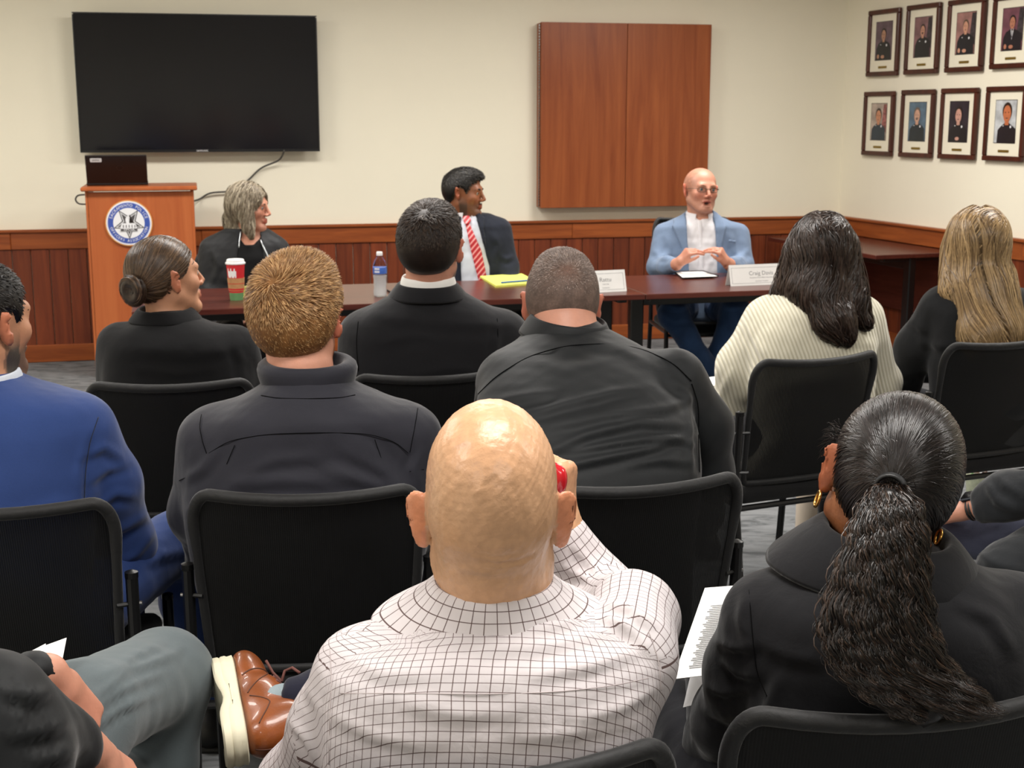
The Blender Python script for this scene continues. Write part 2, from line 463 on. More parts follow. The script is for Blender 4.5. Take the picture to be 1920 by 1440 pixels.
# ---------------------------------------------------------------- figures
class Head:
    """a head frame: local x right, y face, z up, origin between the ears"""
    def __init__(s, c, yaw=0, pitch=0, roll=0, sc=1.0, wide=1.0, ear=0.0, jaw=1.0, tall=1.0):
        s.c = np.asarray(c, float); s.R = rotm(yaw, pitch, roll); s.s = sc; s.w = wide; s.ear = ear; s.jaw = jaw; s.tall = tall
    def p(s, x, y, z): return s.c+s.R @ (np.array([x*s.w, y, z])*s.s)
    def loc(s, V): 
        q = (V-s.c) @ s.R/s.s; q = q.copy(); q[:, 0] /= s.w; return q
    def dirw(s, v): return s.R @ np.asarray(v, float)
    def build(s, F, male=True, mouth=0.0):
        S = s.s; E = lambda c, r, k=.02, op='u', R=None: F.ell(s.p(*c), np.array(r)*S*np.array([s.w, 1, 1]), s.R if R is None else s.R @ R, k*S, op)
        Cp = lambda a, b, ra, rb, k=.02, op='u': F.cap(s.p(*a), s.p(*b), ra*S, rb*S, k*S, op)
        E((0, -.014, .033+.083*(s.tall-1)), (.0765, .097, .083*s.tall), .02)
        E((0, -.045, .0), (.066, .058, .062), .03)
        E((0, .028, -.03), (.060, .062, .078), .03)
        j = s.jaw
        for q in (-1, 1):
            Cp((q*.052*j, .002, -.052), (q*.020*j, .070, -.098), .017, .016, .03)
            E((q*.042, .058, -.022), (.02, .024, .022), .02)
        E((0, .078, -.098), (.022, .017, .016), .02)
        Cp((-.034, .078, .022), (.034, .078, .022), .012, .012, .02)
        for q in (-1, 1):
            E((q*.031, .099, .004), (.0175, .014, .0125), .012, 's')
            Cp((q*.018, .084, .0095), (q*.044, .076, .0075), .0058, .005, .004)
            Cp((q*.019, .083, -.0035), (q*.043, .0755, -.003), .0045, .004, .004)
        Cp((0, .092, .012), (0, .112, -.026), .007, .0095, .012)
        for q in (-1, 1): E((q*.0115, .100, -.033), (.0085, .011, .008), .006)
        Cp((-.019, .088, -.059), (0, .0955, -.056), .0048, .006, .007); Cp((.019, .088, -.059), (0, .0955, -.056), .0048, .006, .007)
        dz = mouth*.012
        Cp((-.017, .087, -.067-dz), (0, .0945, -.070-dz), .0055, .0075, .006); Cp((.017, .087, -.067-dz), (0, .0945, -.070-dz), .0055, .0075, .006)
        if mouth: E((0, .096, -.064-dz*.5), (.017, .02, .004+dz*.5), .003, 's')
        for q in (-1, 1):
            Re = rotm(q*(-22-s.ear*40), 6, q*10)
            E((q*(.081+s.ear*.006), -.012, .006), (.0058, .0205, .028), .005, 'u', Re)
            E((q*(.079+s.ear*.006), -.006, -.016), (.0058, .0135, .024), .005, 'u', Re)
            E((q*(.0885+s.ear*.006), -.003, .003), (.0038, .010, .017), .003, 's', Re)
    def cols(s, V, skin, lip=None, red=.25, stub=0, stubcol=(.16, .12, .09), scalp=0):
        q = s.loc(V); C = np.tile(np.array(skin[:3]), (len(V), 1)); x, y, z = q.T
        inh = (np.abs(q).max(1) < .14)
        def mixc(m, col): 
            m = np.clip(m, 0, 1)[:, None]; return C*(1-m)+np.array(col)*m
        sk = np.array(skin[:3]); redc = sk*np.array([1.08, .62, .55])
        ear = inh & (np.abs(x) > .0775) & (y < .02) & (y > -.05) & (z > -.045) & (z < .045)
        C = mixc(ear*(.38+red*.8), redc)
        C = mixc(inh*np.exp(-((np.abs(x)-.04)**2/.0004+(z+.025)**2/.0006))*(y > .04)*red*.7, redc)
        C = mixc(inh*np.exp(-(x**2/.0003+(z+.03)**2/.0003))*(y > .09)*red*.8, redc)
        lp = sk*np.array([.85, .42, .42]) if lip is None else np.array(lip)
        C = mixc(inh*(np.abs(x) < .021)*(y > .083)*(z < -.052)*(z > -.078)*.8, lp)
        if stub:
            m = inh*(y > .0)*(np.abs(x) < .072)*np.clip((-.040-z)/.02, 0, 1)+inh*(y > -.005)*(y < .04)*np.clip((-.01-z)/.03, 0, 1)*.8
            m = np.where((np.abs(x) < .02) & (z > -.078) & (z < -.053), 0, m)
            C = mixc(m*stub, stubcol)
        if scalp:
            m = inh*np.clip((.075-y-.5*np.maximum(0, .02-z))/.03, 0, 1)*np.clip((z+.07)/.02, 0, 1)*(np.abs(x) < .078)*np.clip((.085-z)/.05, .1, 1)
            C = mixc(m*scalp, stubcol)
        return C
    def eyes(s, parent, iris='3A2A1C'):
        key = 'iris'+iris
        if key not in M: M[key] = plain(key, iris, .15)
        for q in (-1, 1):
            b = MB(); c = s.p(q*.031, .0765, .0035); R = s.R
            prof = [(.0001, -.012)]+[(.0118*math.sin(a), -.0118*math.cos(a)) for a in np.linspace(.3, 2.55, 8)]
            R2 = R @ rotm(0, -90, 0)
            b.lathe([(r*s.s, z*s.s) for r, z in prof], c, 16, R2); b.m = 1
            b.lathe([(.0066*s.s, .0099*s.s), (.0048*s.s, .0112*s.s), (.0001, .0117*s.s)], c, 16, R2)
            b.build('eye', parent=parent, mats=[M['eyewhite'], M[key]], smooth=True)
    def brows(s, parent, col, th=1.0):
        b = MB()
        for q in (-1, 1):
            pts = [s.p(q*x, y, z) for x, y, z in ((.014, .0925, .021), (.026, .0925, .0255), (.038, .0865, .0255), (.049, .074, .020))]
            b.tube(pts, .003*th, 6, rs=[.0022*th*s.s, .0034*th*s.s, .003*th*s.s, .0014*s.s])
        m = plain('brow_'+col, col, .8); b.build('eyebrows', m, parent, smooth=True)
def hand(F, w_, d, n, side, curl=(12, 20, 14), sc=1.0, spread=.10, thumb=(38, 18), curls=None, k=.004):
    """w_ wrist, d pointing direction, n palm normal, side +1 when thumb is on cross(d,n)"""
    w_ = np.asarray(w_, float); d = unit(d); n = unit(np.asarray(n, float)-d*np.dot(n, d)); t = np.cross(d, n)*side
    tips = []
    F.cap(w_-d*.02*sc, w_+d*.012*sc, .024*sc, .024*sc, .015)
    offs = (.030, .0105, -.010, -.029); ln = (.94, 1.05, .98, .78); kl = (.086, .090, .086, .078)
    for i in range(4):
        kn = w_+d*kl[i]*sc+t*offs[i]*sc-n*(.004 if i in (1, 2) else 0)*sc
        F.cap(w_+d*.012*sc+t*offs[i]*.55*sc, kn, .0155*sc, .0125*sc, .012)
    for i in range(4):
        kn = w_+d*kl[i]*sc+t*offs[i]*sc
        dd = unit(d+t*(offs[i]/.03)*spread); p = kn; ang = 0
        cl = curls[i] if curls else curl
        rr = (.0098, .0092, .0085, .0072)
        for j, L_ in enumerate((.043, .027, .022)):
            ang += math.radians(cl[j]); v = dd*math.cos(ang)+n*math.sin(ang); q = p+v*L_*ln[i]*sc
            F.cap(p, q, rr[j]*sc*(.88 if i == 3 else 1), rr[j+1]*sc*(.88 if i == 3 else 1), k); p = q
        tips.append(p)
    a0, a1 = [math.radians(a) for a in thumb]
    p = w_+d*.018*sc+t*.020*sc+n*.006*sc
    v = unit(d*math.cos(a0)+t*math.sin(a0)+n*.28); q = p+v*.046*sc; F.cap(p, q, .0165*sc, .0115*sc, .012)
    v2 = unit(d*math.cos(a0-a1)+t*math.sin(a0-a1)+n*.35); r = q+v2*.032*sc; F.cap(q, r, .0108*sc, .0098*sc, .004)
    v3 = unit(d*math.cos(a0-2*a1)+t*math.sin(a0-2*a1)+n*.4); F.cap(r, r+v3*.026*sc, .0098*sc, .0078*sc, .003)
    return tips
def ribbons(name, paths, normals, width, cols, mat, parent, taper=True, extra=None):
    N_, S, _ = paths.shape
    T = np.gradient(paths, axis=1); T /= np.linalg.norm(T, axis=2, keepdims=True)+1e-9
    side = np.cross(T, normals); side /= np.linalg.norm(side, axis=2, keepdims=True)+1e-9
    wv = np.asarray(width)
    if wv.ndim == 0: wv = np.full(N_, float(wv))
    s = np.linspace(0, 1, S)
    prof = np.clip(np.minimum(1, (1-s)*3.5+.12), 0, 1) if taper else np.ones(S)
    off = side*wv[:, None, None]*prof[None, :, None]*.5
    # slight keel so that a ribbon is not flat
    keel = normals*wv[:, None, None]*prof[None, :, None]*.25
    V = np.stack([paths-off, paths+keel, paths+off], 2).reshape(-1, 3)
    b = (np.arange(N_)[:, None]*S*3+np.arange(S-1)[None, :]*3).ravel()
    Fq = np.concatenate([np.stack([b, b+1, b+4, b+3], 1), np.stack([b+1, b+2, b+5, b+4], 1)])
    C = np.repeat(cols.reshape(N_, 1, 1, 3), S, 1)
    C = np.repeat(C, 3, 2).reshape(-1, 3)
    if extra is not None:
        V2, Q2, C2 = extra; Fq = np.concatenate([Fq, Q2+len(V)]); V = np.concatenate([V, V2]); C = np.concatenate([C, C2])
    o = mesh_obj(name, V, Fq, mat, parent); set_col(o, C); return o
def surf_samples(V, Q, n, seed=1, maskf=None):
    r = np.random.default_rng(seed)
    a = .5*np.linalg.norm(np.cross(V[Q[:, 2]]-V[Q[:, 0]], V[Q[:, 3]]-V[Q[:, 1]]), axis=1)
    if maskf is not None: a = a*maskf(V[Q].mean(1))
    i = r.choice(len(Q), n, p=a/a.sum()); u, v = r.random((2, n))[:, :, None]
    q = V[Q[i]]; return (q[:, 0]*(1-u)+q[:, 1]*u)*(1-v)+(q[:, 3]*(1-u)+q[:, 2]*u)*v
HL_MALE = ([-.12, -.085, -.06, -.035, -.015, .02, .035, .055, .08, .105], [-.082, -.082, -.078, -.035, .028, .022, -.005, .045, .066, .078])
HL_SLEEK = ([-.12, -.085, -.06, -.035, -.015, .02, .035, .055, .08, .105], [-.075, -.072, -.064, -.04, .015, .024, .012, .045, .066, .075])
def short_hair(h, parent, base, tip, n, length, width, thick=.006, lift=.35, whorl=(0, -.075, .085), spiral=.5, mat='hair', line=HL_MALE, seed=3,
               fade=.0, skin=None, top=0.0, spread=.3, thin=None, scl=1.0, segs=4, curl=0.0, fadez=(-.085, -.02)):
    S = h.s
    lo = h.c-.15*S; hi = h.c+.15*S; F = Field(lo, hi, .0045*S)
    t = thick
    for c, r in (((0, -.014, .033+.083*(h.tall-1)), (.0765, .097, .083*h.tall)), ((0, -.045, .0), (.066, .058, .062)), ((0, .028, -.03), (.060, .062, .078))):
        F.ell(h.p(*c), (np.array(r)+t)*S*np.array([h.w, 1, 1]), h.R, .03*S)
    if top: F.ell(h.p(0, .03, .085), np.array([.055, .07, .035+top])*S, h.R, .03*S)
    V, Q = F.nets(); q = h.loc(V); L_ = np.interp(q[:, 1], *line)+(.02*np.clip(1-np.abs(q[:, 0])/.05, 0, 1)*(q[:, 1] > .06))*0
    keep = (q[:, 2] > L_)
    fk = keep[Q].sum(1) >= 2
    # pull the rim to the scalp
    edge = np.clip((q[:, 2]-L_)/.012, 0, 1); Vn = vnormals(V, Q); V = V-Vn*((1-edge)*t*1.3*S)[:, None]
    Q2 = Q[fk]; used, inv = np.unique(Q2, return_inverse=True); V2 = V[used]; Q2 = inv.reshape(Q2.shape)
    q2 = h.loc(V2)
    base = np.array(base[:3]); tip = np.array(tip[:3])
    r = np.random.default_rng(seed)
    def fadem(q):
        zz = q[:, 2]-np.maximum(0, q[:, 1])*.3
        m = np.clip((fadez[1]-zz)/(fadez[1]-fadez[0]+1e-9), 0, 1)*fade
        if thin is not None:
            for (c, rad, am) in thin: m = np.maximum(m, am*np.exp(-((q-np.array(c))**2).sum(1)/rad**2))
        return m
    nz = (.8+.25*sinoise(q2, 90, seed))[:, None]
    C2 = base*nz
    if skin is not None: m = fadem(q2)[:, None]; C2 = C2*(1-m)+np.array(skin[:3])*.98*m
    Wp = np.array(whorl)
    roots = surf_samples(V2, Q2, n, seed); ql = h.loc(roots)
    nl = unitn(F.grad(roots)) @ h.R
    d = ql-Wp; d = d-nl*(d*nl).sum(1, keepdims=True); dl = np.linalg.norm(d, axis=1, keepdims=True); d = d/(dl+1e-6)
    sw = np.cross(nl, d)*spiral*np.exp(-dl/.06)
    fl = d+sw+r.normal(size=d.shape)*spread; fl = fl-nl*(fl*nl).sum(1, keepdims=True); fl /= np.linalg.norm(fl, axis=1, keepdims=True)
    up = np.clip((ql[:, 2]-.0)/.1, 0, 1)[:, None]
    ln = length*(.55+.55*up[:, 0])*(.75+.5*r.random(n))
    fm = fadem(ql); ln = ln*(1-.75*fm)
    kp = r.random(n) > fm*.75
    s = np.linspace(0, 1, segs)[None, :, None]
    lf = lift*(.6+.9*up[:, :, None]); 
    P_ = ql[:, None, :]-nl[:, None, :]*.003+ln[:, None, None]*(fl[:, None, :]*s*(1-.25*lf)+nl[:, None, :]*lf*(s-.45*s**2))
    if curl:
        ph = sinoise(ql, 130, 5)*3; lat = np.cross(nl, fl)
        P_ = P_+lat[:, None, :]*curl*np.sin(s*5+ph[:, None, None])*s
    P_ = P_[kp]; nn = (nl[:, None, :]*.8+fl[:, None, :]*.25*0+r.normal(size=(n, 1, 3))*.35)[kp]
    nn = np.repeat(nn, segs, 1) if nn.shape[1] == 1 else nn
    Pw = h.c+((P_*np.array([h.w, 1, 1]))*S) @ h.R.T; nw = nn @ h.R.T
    mixv = r.random((kp.sum(), 1))**1.4; cc = base*(1-mixv)+tip*mixv
    cl = (.85+.3*sinoise(ql[kp], 120, seed+1))[:, None]; cc = np.clip(cc*cl, 0, 1)
    if skin is not None: m = fm[kp][:, None]*.5; cc = cc*(1-m)+np.array(skin[:3])*m
    return ribbons('hair', Pw, nw, width*S*(.7+.6*r.random(kp.sum())), cc, M[mat], parent, extra=(V2, Q2, C2))
def hair_volume(F, h, t=.012, mass=()):
    S = h.s
    for c, r in (((0, -.014, .036), (.0765, .097, .083)), ((0, -.045, .0), (.066, .058, .062))):
        F.ell(h.p(*c), (np.array(r)+t)*S*np.array([h.w, 1, 1]), h.R, .03*S)
    for a, b, ra, rb, k in mass: F.cap(a, b, ra, rb, k)
def face_cut(F, h, w=.056, y=.075, z0=-.02, rz=.085):
    """open the hair over the face"""
    S = h.s; F.ell(h.p(0, y+.03, z0), np.array([w, .075, rz])*S, h.R, .012*S, 's')
def region_faces(V, Q, keep):
    fk = keep[Q].sum(1) >= 3; Q2 = Q[fk]; used, inv = np.unique(Q2, return_inverse=True); return V[used], inv.reshape(Q2.shape)
def surf_strands(F, roots, flow, n_steps, step, iso, stop=None, jit=0.0, seed=0, wave=0, wfreq=30, wdir=None, straight=False):
    """walk strands over the hair volume surface"""
    r = np.random.default_rng(seed); p = roots.copy(); out = [p.copy()]; ns = [unitn(F.grad(p))]; alive = np.ones(len(p), bool)
    N_ = len(p); step = np.broadcast_to(step, (N_,)).astype(float); iso = np.broadcast_to(iso, (N_,)).astype(float)
    prev = None
    for i in range(n_steps-1):
        g = ns[-1]; d = flow(p, i); 
        if jit: d = d+r.normal(size=d.shape)*jit
        d = d-g*(d*g).sum(1, keepdims=True)
        if prev is not None: d = unitn(d)*.6+prev*.4
        d = unitn(d); prev = d
        q = p+d*step[:, None]; gg = F.grad(q); n2 = (gg**2).sum(1)+1e-3
        sv = (F.sample(q)-iso)/n2
        corr = sv[:, None]*gg; L_ = np.linalg.norm(corr, axis=1, keepdims=True); corr = corr*np.minimum(1, .01/(L_+1e-9)); q = q-corr
        if stop is not None: alive &= ~stop(q)
        p = np.where(alive[:, None], q, p+d*1e-5); out.append(p.copy()); ns.append(unitn(gg+g*.5))
    Pp = np.stack(out, 1); Nn = np.stack(ns, 1)
    if wave:
        T = unitn3(np.gradient(Pp, axis=1)); lat = unitn3(np.cross(T, Nn)); ln = np.cumsum(np.linalg.norm(np.diff(Pp, axis=1, prepend=Pp[:, :1]), axis=2), 1)
        ph = 3.2*sinoise(roots, 45, seed+2)+r.normal(size=N_)*.35; s = np.linspace(0, 1, n_steps)[None, :]
        Pp = Pp+lat*(wave*np.sin(ln*wfreq+ph[:, None])*s**.7)[:, :, None]+Nn*(wave*.7*np.cos(ln*wfreq*1.1+ph[:, None])*s**.7)[:, :, None]
    return Pp, Nn
def unitn(v): return v/(np.linalg.norm(v, axis=1, keepdims=True)+1e-9)
def unitn3(v): return v/(np.linalg.norm(v, axis=2, keepdims=True)+1e-9)
def haircols(n, dark, light, seed=0, pw=1.5, roots=None, cf=60, camp=.35):
    r = np.random.default_rng(seed); m = r.random((n, 1))**pw
    if roots is not None: m = np.clip(m*(1-camp)+camp*(.5+.6*sinoise(roots, cf, seed))[:, None], 0, 1)
    return np.array(dark[:3])*(1-m)+np.array(light[:3])*m
def rings_px(rows):
    """rows (y_px, xl, xr, Y, halfdepth) -> rings; the ring's centre is at depth Y"""
    out = []
    for (y, xl, xr, Y, d) in rows:
        a = P(xl, y, Y); b = P(xr, y, Y); out.append(((a[0]+b[0])/2, Y, (a[2]+b[2])/2, (b[0]-a[0])/2, d))
    out.sort(key=lambda r: r[2]); return out
def extend(rings, zs):
    """continue the rings downwards: zs list of (z, halfwidth, halfdepth, dx, dy)"""
    b = rings[0]; return [(b[0]+dx, b[1]+dy, z, w_, d_) for z, w_, d_, dx, dy in zs]+rings
def bounds(rings, pts, m=.14):
    A = np.array([[r[0]-r[3], r[1]-r[4], r[2]] for r in rings]+[[r[0]+r[3], r[1]+r[4], r[2]] for r in rings]+[list(p) for p in pts])
    return A.min(0)-m, A.max(0)+m
def person(label, base, group=None):
    return empty('person', (base[0], base[1], 0), 0, label, 'person', group)
def body(root, h, rings, yaw, neck, arms, hands, skin, mat='skin', h0=.011, hh=.005, male=True, mouth=0, hfine=.0045, neckr=(.056, .060), grow=-.014, colkw=None, nbend=None):
    """head, neck, torso, arms and hands: one surface"""
    pts = [p for a in arms for p, r in a]+[h.c+.16, h.c-.16]
    for q in hands: pts += [q['w']+unit(q['d'])*.2]
    lo, hi = bounds(rings, pts, .05)
    hr = .135*h.s
    f = [[(h.c[i]-hr, h.c[i]+hr, hh)] for i in range(3)]
    for q in hands:
        c = q['w']+unit(q['d'])*.08*q.get('sc', 1); 
        if q.get('fine', True):
            for i in range(3): f[i].append((c[i]-.13, c[i]+.13, hfine))
    F = Field(lo, hi, h0, *f)
    F.loft(rings, yaw, 2.2, .02, grow=grow)
    h.build(F, male, mouth)
    F.cap(h.p(0, -.020, -.055), neck, neckr[0]*h.s, neckr[1]*h.s, .025)
    for a in arms:
        for (p0, r0), (p1, r1) in zip(a[:-1], a[1:]): F.cap(p0, p1, r0, r1, .03)
    for q in hands: hand(F, q['w'], q['d'], q['n'], q['side'], q.get('curl', (14, 22, 15)), q.get('sc', 1), q.get('spread', .1), q.get('thumb', (38, 18)), q.get('curls'))
    V, Q = F.nets(); V = relax(V, Q, 1, .35)
    o = mesh_obj('body', V, Q, M[mat], root)
    C = h.cols(V, skin, **(colkw or {}))
    for q in hands:
        c = q['w']+unit(q['d'])*.1; m = np.exp(-((V-c)**2).sum(1)/.07**2)[:, None]*.55
        C = C*(1-m)+C*np.array([1.04, .86, .84])*m
    set_col(o, np.clip(C, 0, 1)); o['F'] = 0; del o['F']
    return o, F
def cloth(root, name, mat, rings, yaw, arms, k=.04, h=.009, n=2.4, legs=(), fl=(), ops=None, wr=.0025, wf=22, grow=0, seed=1, cuts=(), smooth=.012, off=False, it=1, label=None):
    pts = [p for a in list(arms)+list(legs) for p, r in a]
    lo, hi = bounds(rings, pts, .12)
    F = Field(lo, hi, h)
    if rings: F.loft(rings, yaw, n, k, grow=grow, smooth=smooth)
    for a in list(arms)+list(legs):
        for (p0, r0), (p1, r1) in zip(a[:-1], a[1:]): F.cap(p0, p1, r0, r1, k)
    for c, nrm in cuts:   # remove what lies beyond plane (open ends of sleeves, neck)
        c = np.asarray(c, float); nrm = unit(nrm); R_ = .13
        def fn(X, Y, Z, c=c, nrm=nrm):
            pl = -((X-c[0])*nrm[0]+(Y-c[1])*nrm[1]+(Z-c[2])*nrm[2]); sp = np.sqrt((X-c[0])**2+(Y-c[1])**2+(Z-c[2])**2)-R_
            return np.maximum(pl, sp)
        F.put(c-R_, c+R_, fn, .004, 's')
    if ops: ops(F)
    V, Q = F.nets(); V = relax(V, Q, it, .4); N_ = vnormals(V, Q)
    if wr: V = V+N_*(wr*sinoise(V*np.array([1, 1, 1.5]), wf, seed)+wr*.5*sinoise(V, wf*2.3, seed+4))[:, None]
    if fl: V = folds(V, vnormals(V, Q), fl)
    o = mesh_obj(name, V, Q, mat, root)
    if label: o['label'] = label
    return o, F
def seam(root, F, lines, y0, y1, r=.0011, mat=None, name='seam', off=0.0006):
    b = MB()
    for ln in lines:
        ln = np.array(ln, float); t = np.linspace(0, len(ln)-1, max(8, 6*len(ln))); pts = []
        xs = np.interp(t, range(len(ln)), ln[:, 0]); ys = np.interp(t, range(len(ln)), ln[:, 1])
        if len(ln) > 2:
            ker = np.ones(5)/5; xs = np.convolve(np.pad(xs, 2, 'edge'), ker, 'valid'); ys = np.convolve(np.pad(ys, 2, 'edge'), ker, 'valid')
        for x, y in zip(xs, ys):
            p = F.raypix(x, y, y0, y1, off)
            if p is not None: pts.append(p)
        if len(pts) > 2: b.tube(pts, r, 5)
    if b.V: b.build(name, mat, root, smooth=True)
def neckband(root, name, mat, c, ax, ab, heights, th=.004, yaw=0, open_=0.0, lean=(0, 0), label=None, n=48, wav=0, seed=0):
    """collar strip round the neck: c centre at the base, ab ellipse radii, heights(theta)-> list of (radius factor, z) profile; theta 0 = back"""
    V = []; F = []; R = rotm(yaw, lean[0], lean[1]); m = None
    ths = np.linspace(-math.pi+open_, math.pi-open_, n)
    for th_ in ths:
        prof = heights(th_); m = len(prof)
        for (o, z) in prof:
            v = np.array([math.sin(th_)*(ab[0]+o), -math.cos(th_)*(ab[1]+o), z])
            V.append(R @ v+c)
    for i in range(n-1):
        for j in range(m-1): F.append((i*m+j, (i+1)*m+j, (i+1)*m+j+1, i*m+j+1))
    o = mesh_obj(name, np.array(V), np.array(F), mat, root)
    s = o.modifiers.new('thick', 'SOLIDIFY'); s.thickness = th; s.offset = 0
    b = o.modifiers.new('soft', 'SUBSURF'); b.levels = 1; b.render_levels = 1
    if label: o['label'] = label
    return o
# ---------------------------------------------------------------- room
WA = math.radians(12.9); U = V3(math.cos(WA), math.sin(WA), 0); NB = V3(math.sin(WA), -math.cos(WA), 0)   # back wall run, normal into the room
CORNER = V3(2.416, 10.1, 0)
RA = math.atan2(-.948, .318); UR = V3(math.cos(RA), math.sin(RA), 0); NR = V3(-.948, -.318, 0)
def WB(s, d, z): return CORNER-U*s+NB*d+V3(0, 0, z)          # s metres left of the corner
def WR(s, d, z): return CORNER+UR*s+NR*d+V3(0, 0, z)         # s metres from the corner towards the camera
def hitp(px, py, p0, n):
    d = ray(px, py); o = V3(0, 0, ZC); t = (p0-o).dot(n)/d.dot(n); return o+d*t
RB = np.stack([U, -NB, V3(0, 0, 1)], 1)       # local x along wall, y into wall
RR = np.stack([UR, -NR, V3(0, 0, 1)], 1)
M['wall'] = plain('cream_wall_paint', 'F2ECD8', .75, var=.012, scale=1.5, bmp=.12, bscale=260, spec=.3)
M['ceil'] = plain('ceiling_white', 'E6E2DA', .9, var=.02)
M['rail'] = wood('cherry_rail', '7A3A1A', 'A85A2A', (2.2, 2.2, 30), .38, .12)
M['plank'] = wood('cherry_plank', '5A2413', '8A4222', (22, 22, 1.6), .42, .22)
M['cabinet'] = wood('cherry_veneer', '7E3C1E', 'A0582F', (16, 16, 1.1), .36, .05, spec=.35)
M['lectern'] = wood('lectern_laminate', 'A2512B', 'BC6A3C', (12, 12, .9), .4, .03, spec=.3)
M['table'] = wood('dark_mahogany', '3E1712', '5A2A20', (3, 30, 30), .28, .05, spec=.45)
# carpet
m, N, L, b = newmat('grey_carpet'); v = coords(N, L, (4, 10, 1), rot=(0, 0, .2))
f1 = noise(N, L, 1.4, 5, v, .62, 1.2); f2 = noise(N, L, 900, 2, coords(N, L))
c = ramp(N, L, f1, [(.38, hexc('3E4042')), (.47, hexc('787B7D')), (.62, hexc('909294'))])
c = mix_rgb(N, L, .45, c, ramp(N, L, f2, [(.3, hexc('48494B')), (.7, hexc('989A9C'))]))
L.new(c, b.inputs['Base Color']); b.inputs['Roughness'].default_value = .95; b.inputs['Specular IOR Level'].default_value = .1
bump(N, L, b, f2, .6, .004); M['carpet'] = m
LB, LR = 7.6, 13.6
def wallbox(name, p0, p1, zc0, zc1, n, th=.12):
    p0 = np.array(p0); p1 = np.array(p1); b = MB()
    q = [p0, p1, p1-n*th, p0-n*th]
    V = [np.array([x[0], x[1], z]) for z in (zc0, zc1) for x in q]
    b.add(V, [(0, 3, 2, 1), (4, 5, 6, 7), (0, 1, 5, 4), (1, 2, 6, 5), (2, 3, 7, 6), (3, 0, 4, 7)])
    return tag(b.build(name, M['wall'], loc=(0, 0, 0)), kind='structure')
LB_END = WB(LB, 0, 0); RR_END = WR(LR, 0, 0); LF = LB_END+NB*12.6
wall_back = wallbox('wall_back', LB_END-U*.1, CORNER+U*.15, 0, CEIL, NB)
wall_right = wallbox('wall_right', CORNER+UR*0, RR_END, 0, CEIL, NR)
wall_left = wallbox('wall_left', LF, LB_END, 0, CEIL, U)
wall_front = wallbox('wall_front', RR_END+UR*.1, LF-U*.3, 0, CEIL, unit(np.cross(V3(0, 0, 1), unit(LF-RR_END)))*(-1))
poly = [LB_END-U*.3-NB*.3, CORNER+V3(.4, .35, 0), RR_END+V3(.4, -.6, 0), LF+V3(-.3, -.7, 0)]
b = MB(); b.add([p+V3(0, 0, 0) for p in poly]+[p-V3(0, 0, .1) for p in poly], [(3, 2, 1, 0), (4, 5, 6, 7)]+[((i+1) % 4, i, 4+i, 4+(i+1) % 4) for i in range(4)])
floor = tag(b.build('floor', M['carpet'], loc=(0, 0, 0)), kind='structure')
b = MB(); b.add([p+V3(0, 0, CEIL) for p in poly]+[p+V3(0, 0, CEIL+.1) for p in poly], [(3, 2, 1, 0), (4, 5, 6, 7)]+[((i+1) % 4, i, 4+i, 4+(i+1) % 4) for i in range(4)])
ceiling = tag(b.build('ceiling', M['ceil'], loc=(0, 0, 0)), kind='structure')
# wainscot: planks, rail, cap, baseboard
def wainscot(wall, WF, R, s0, s1, side):
    PW = .116; s = s0; me = None; k = 0
    b = MB(); b.box((0, 0, 0), (PW-.004, .016, .68), None, .003)
    while s < s1:
        if me is None:
            o = b.build('plank', M['plank'], wall, loc=(0, 0, 0)); me = o.data
        else:
            o = bpy.data.objects.new('plank', me); COL.objects.link(o); o.parent = wall
        o.location = WF(s+PW/2, .014, .43); o.rotation_euler = (0, 0, math.atan2(R[1, 0], R[0, 0]))
        s += PW; k += 1
    for nm, z, hh_, d, bv in (('trim_rail', .80, .112, .034, .004), ('trim_cap', .862, .02, .05, .005)):
        ls = [s0-.0, s0+1.35, s0+2.05, s0+4.6, s0+5.8, s1] if nm == 'trim_rail' else [s0, s1]
        root = empty('trim_1' if side == 'back' and nm == 'trim_rail' else 'trim_%d' % ({'trim_rail': 2, 'trim_cap': 3}[nm]+(2 if side == 'right' else 0)), (0, 0, 0), kind='structure')
        for a, c_ in zip(ls[:-1], ls[1:]):
            if c_ <= a: continue
            b = MB(); b.box((0, 0, 0), (c_-a-.0012, d, hh_), None, bv); o = b.build('rail_board', M['rail'], root, loc=(0, 0, 0))
            o.location = WF((a+c_)/2, d/2+.001, z); o.rotation_euler = (0, 0, math.atan2(R[1, 0], R[0, 0]))
    b = MB(); b.box((0, 0, 0), (s1-s0, .03, .115), None, .005); o = b.build('baseboard_'+side, M['rail'], loc=(0, 0, 0))
    o.location = WF((s0+s1)/2, .016, .0585); o.rotation_euler = (0, 0, math.atan2(R[1, 0], R[0, 0])); tag(o, kind='structure')
wainscot(wall_back, WB, RB, .0, LB-.1, 'back')
wainscot(wall_right, WR, RR, .03, 6.0, 'right')
# text helper
def text_mesh(s, size, R, c, ext=.0006, align='CENTER', xs=1.0):
    cu = bpy.data.curves.new('t', 'FONT'); cu.body = s; cu.size = size; cu.align_x = align; cu.align_y = 'CENTER'; cu.extrude = ext; cu.resolution_u = 3
    o = bpy.data.objects.new('t', cu); COL.objects.link(o); dg = bpy.context.evaluated_depsgraph_get(); dg.update()
    me = bpy.data.meshes.new_from_object(o.evaluated_get(dg)); bpy.data.objects.remove(o)
    V = np.array([v.co[:] for v in me.vertices]) if len(me.vertices) else np.zeros((0, 3)); Fc = [tuple(p.vertices) for p in me.polygons]
    bpy.data.meshes.remove(me)
    if len(V): V[:, 0] *= xs; V = V @ R.T+np.asarray(c)
    return V, Fc
RBF = np.stack([U, V3(0, 0, 1), NB], 1)     # text frame on the back wall plane: x right, y up, z toward the room
RRF = np.stack([UR, V3(0, 0, 1), NR], 1)
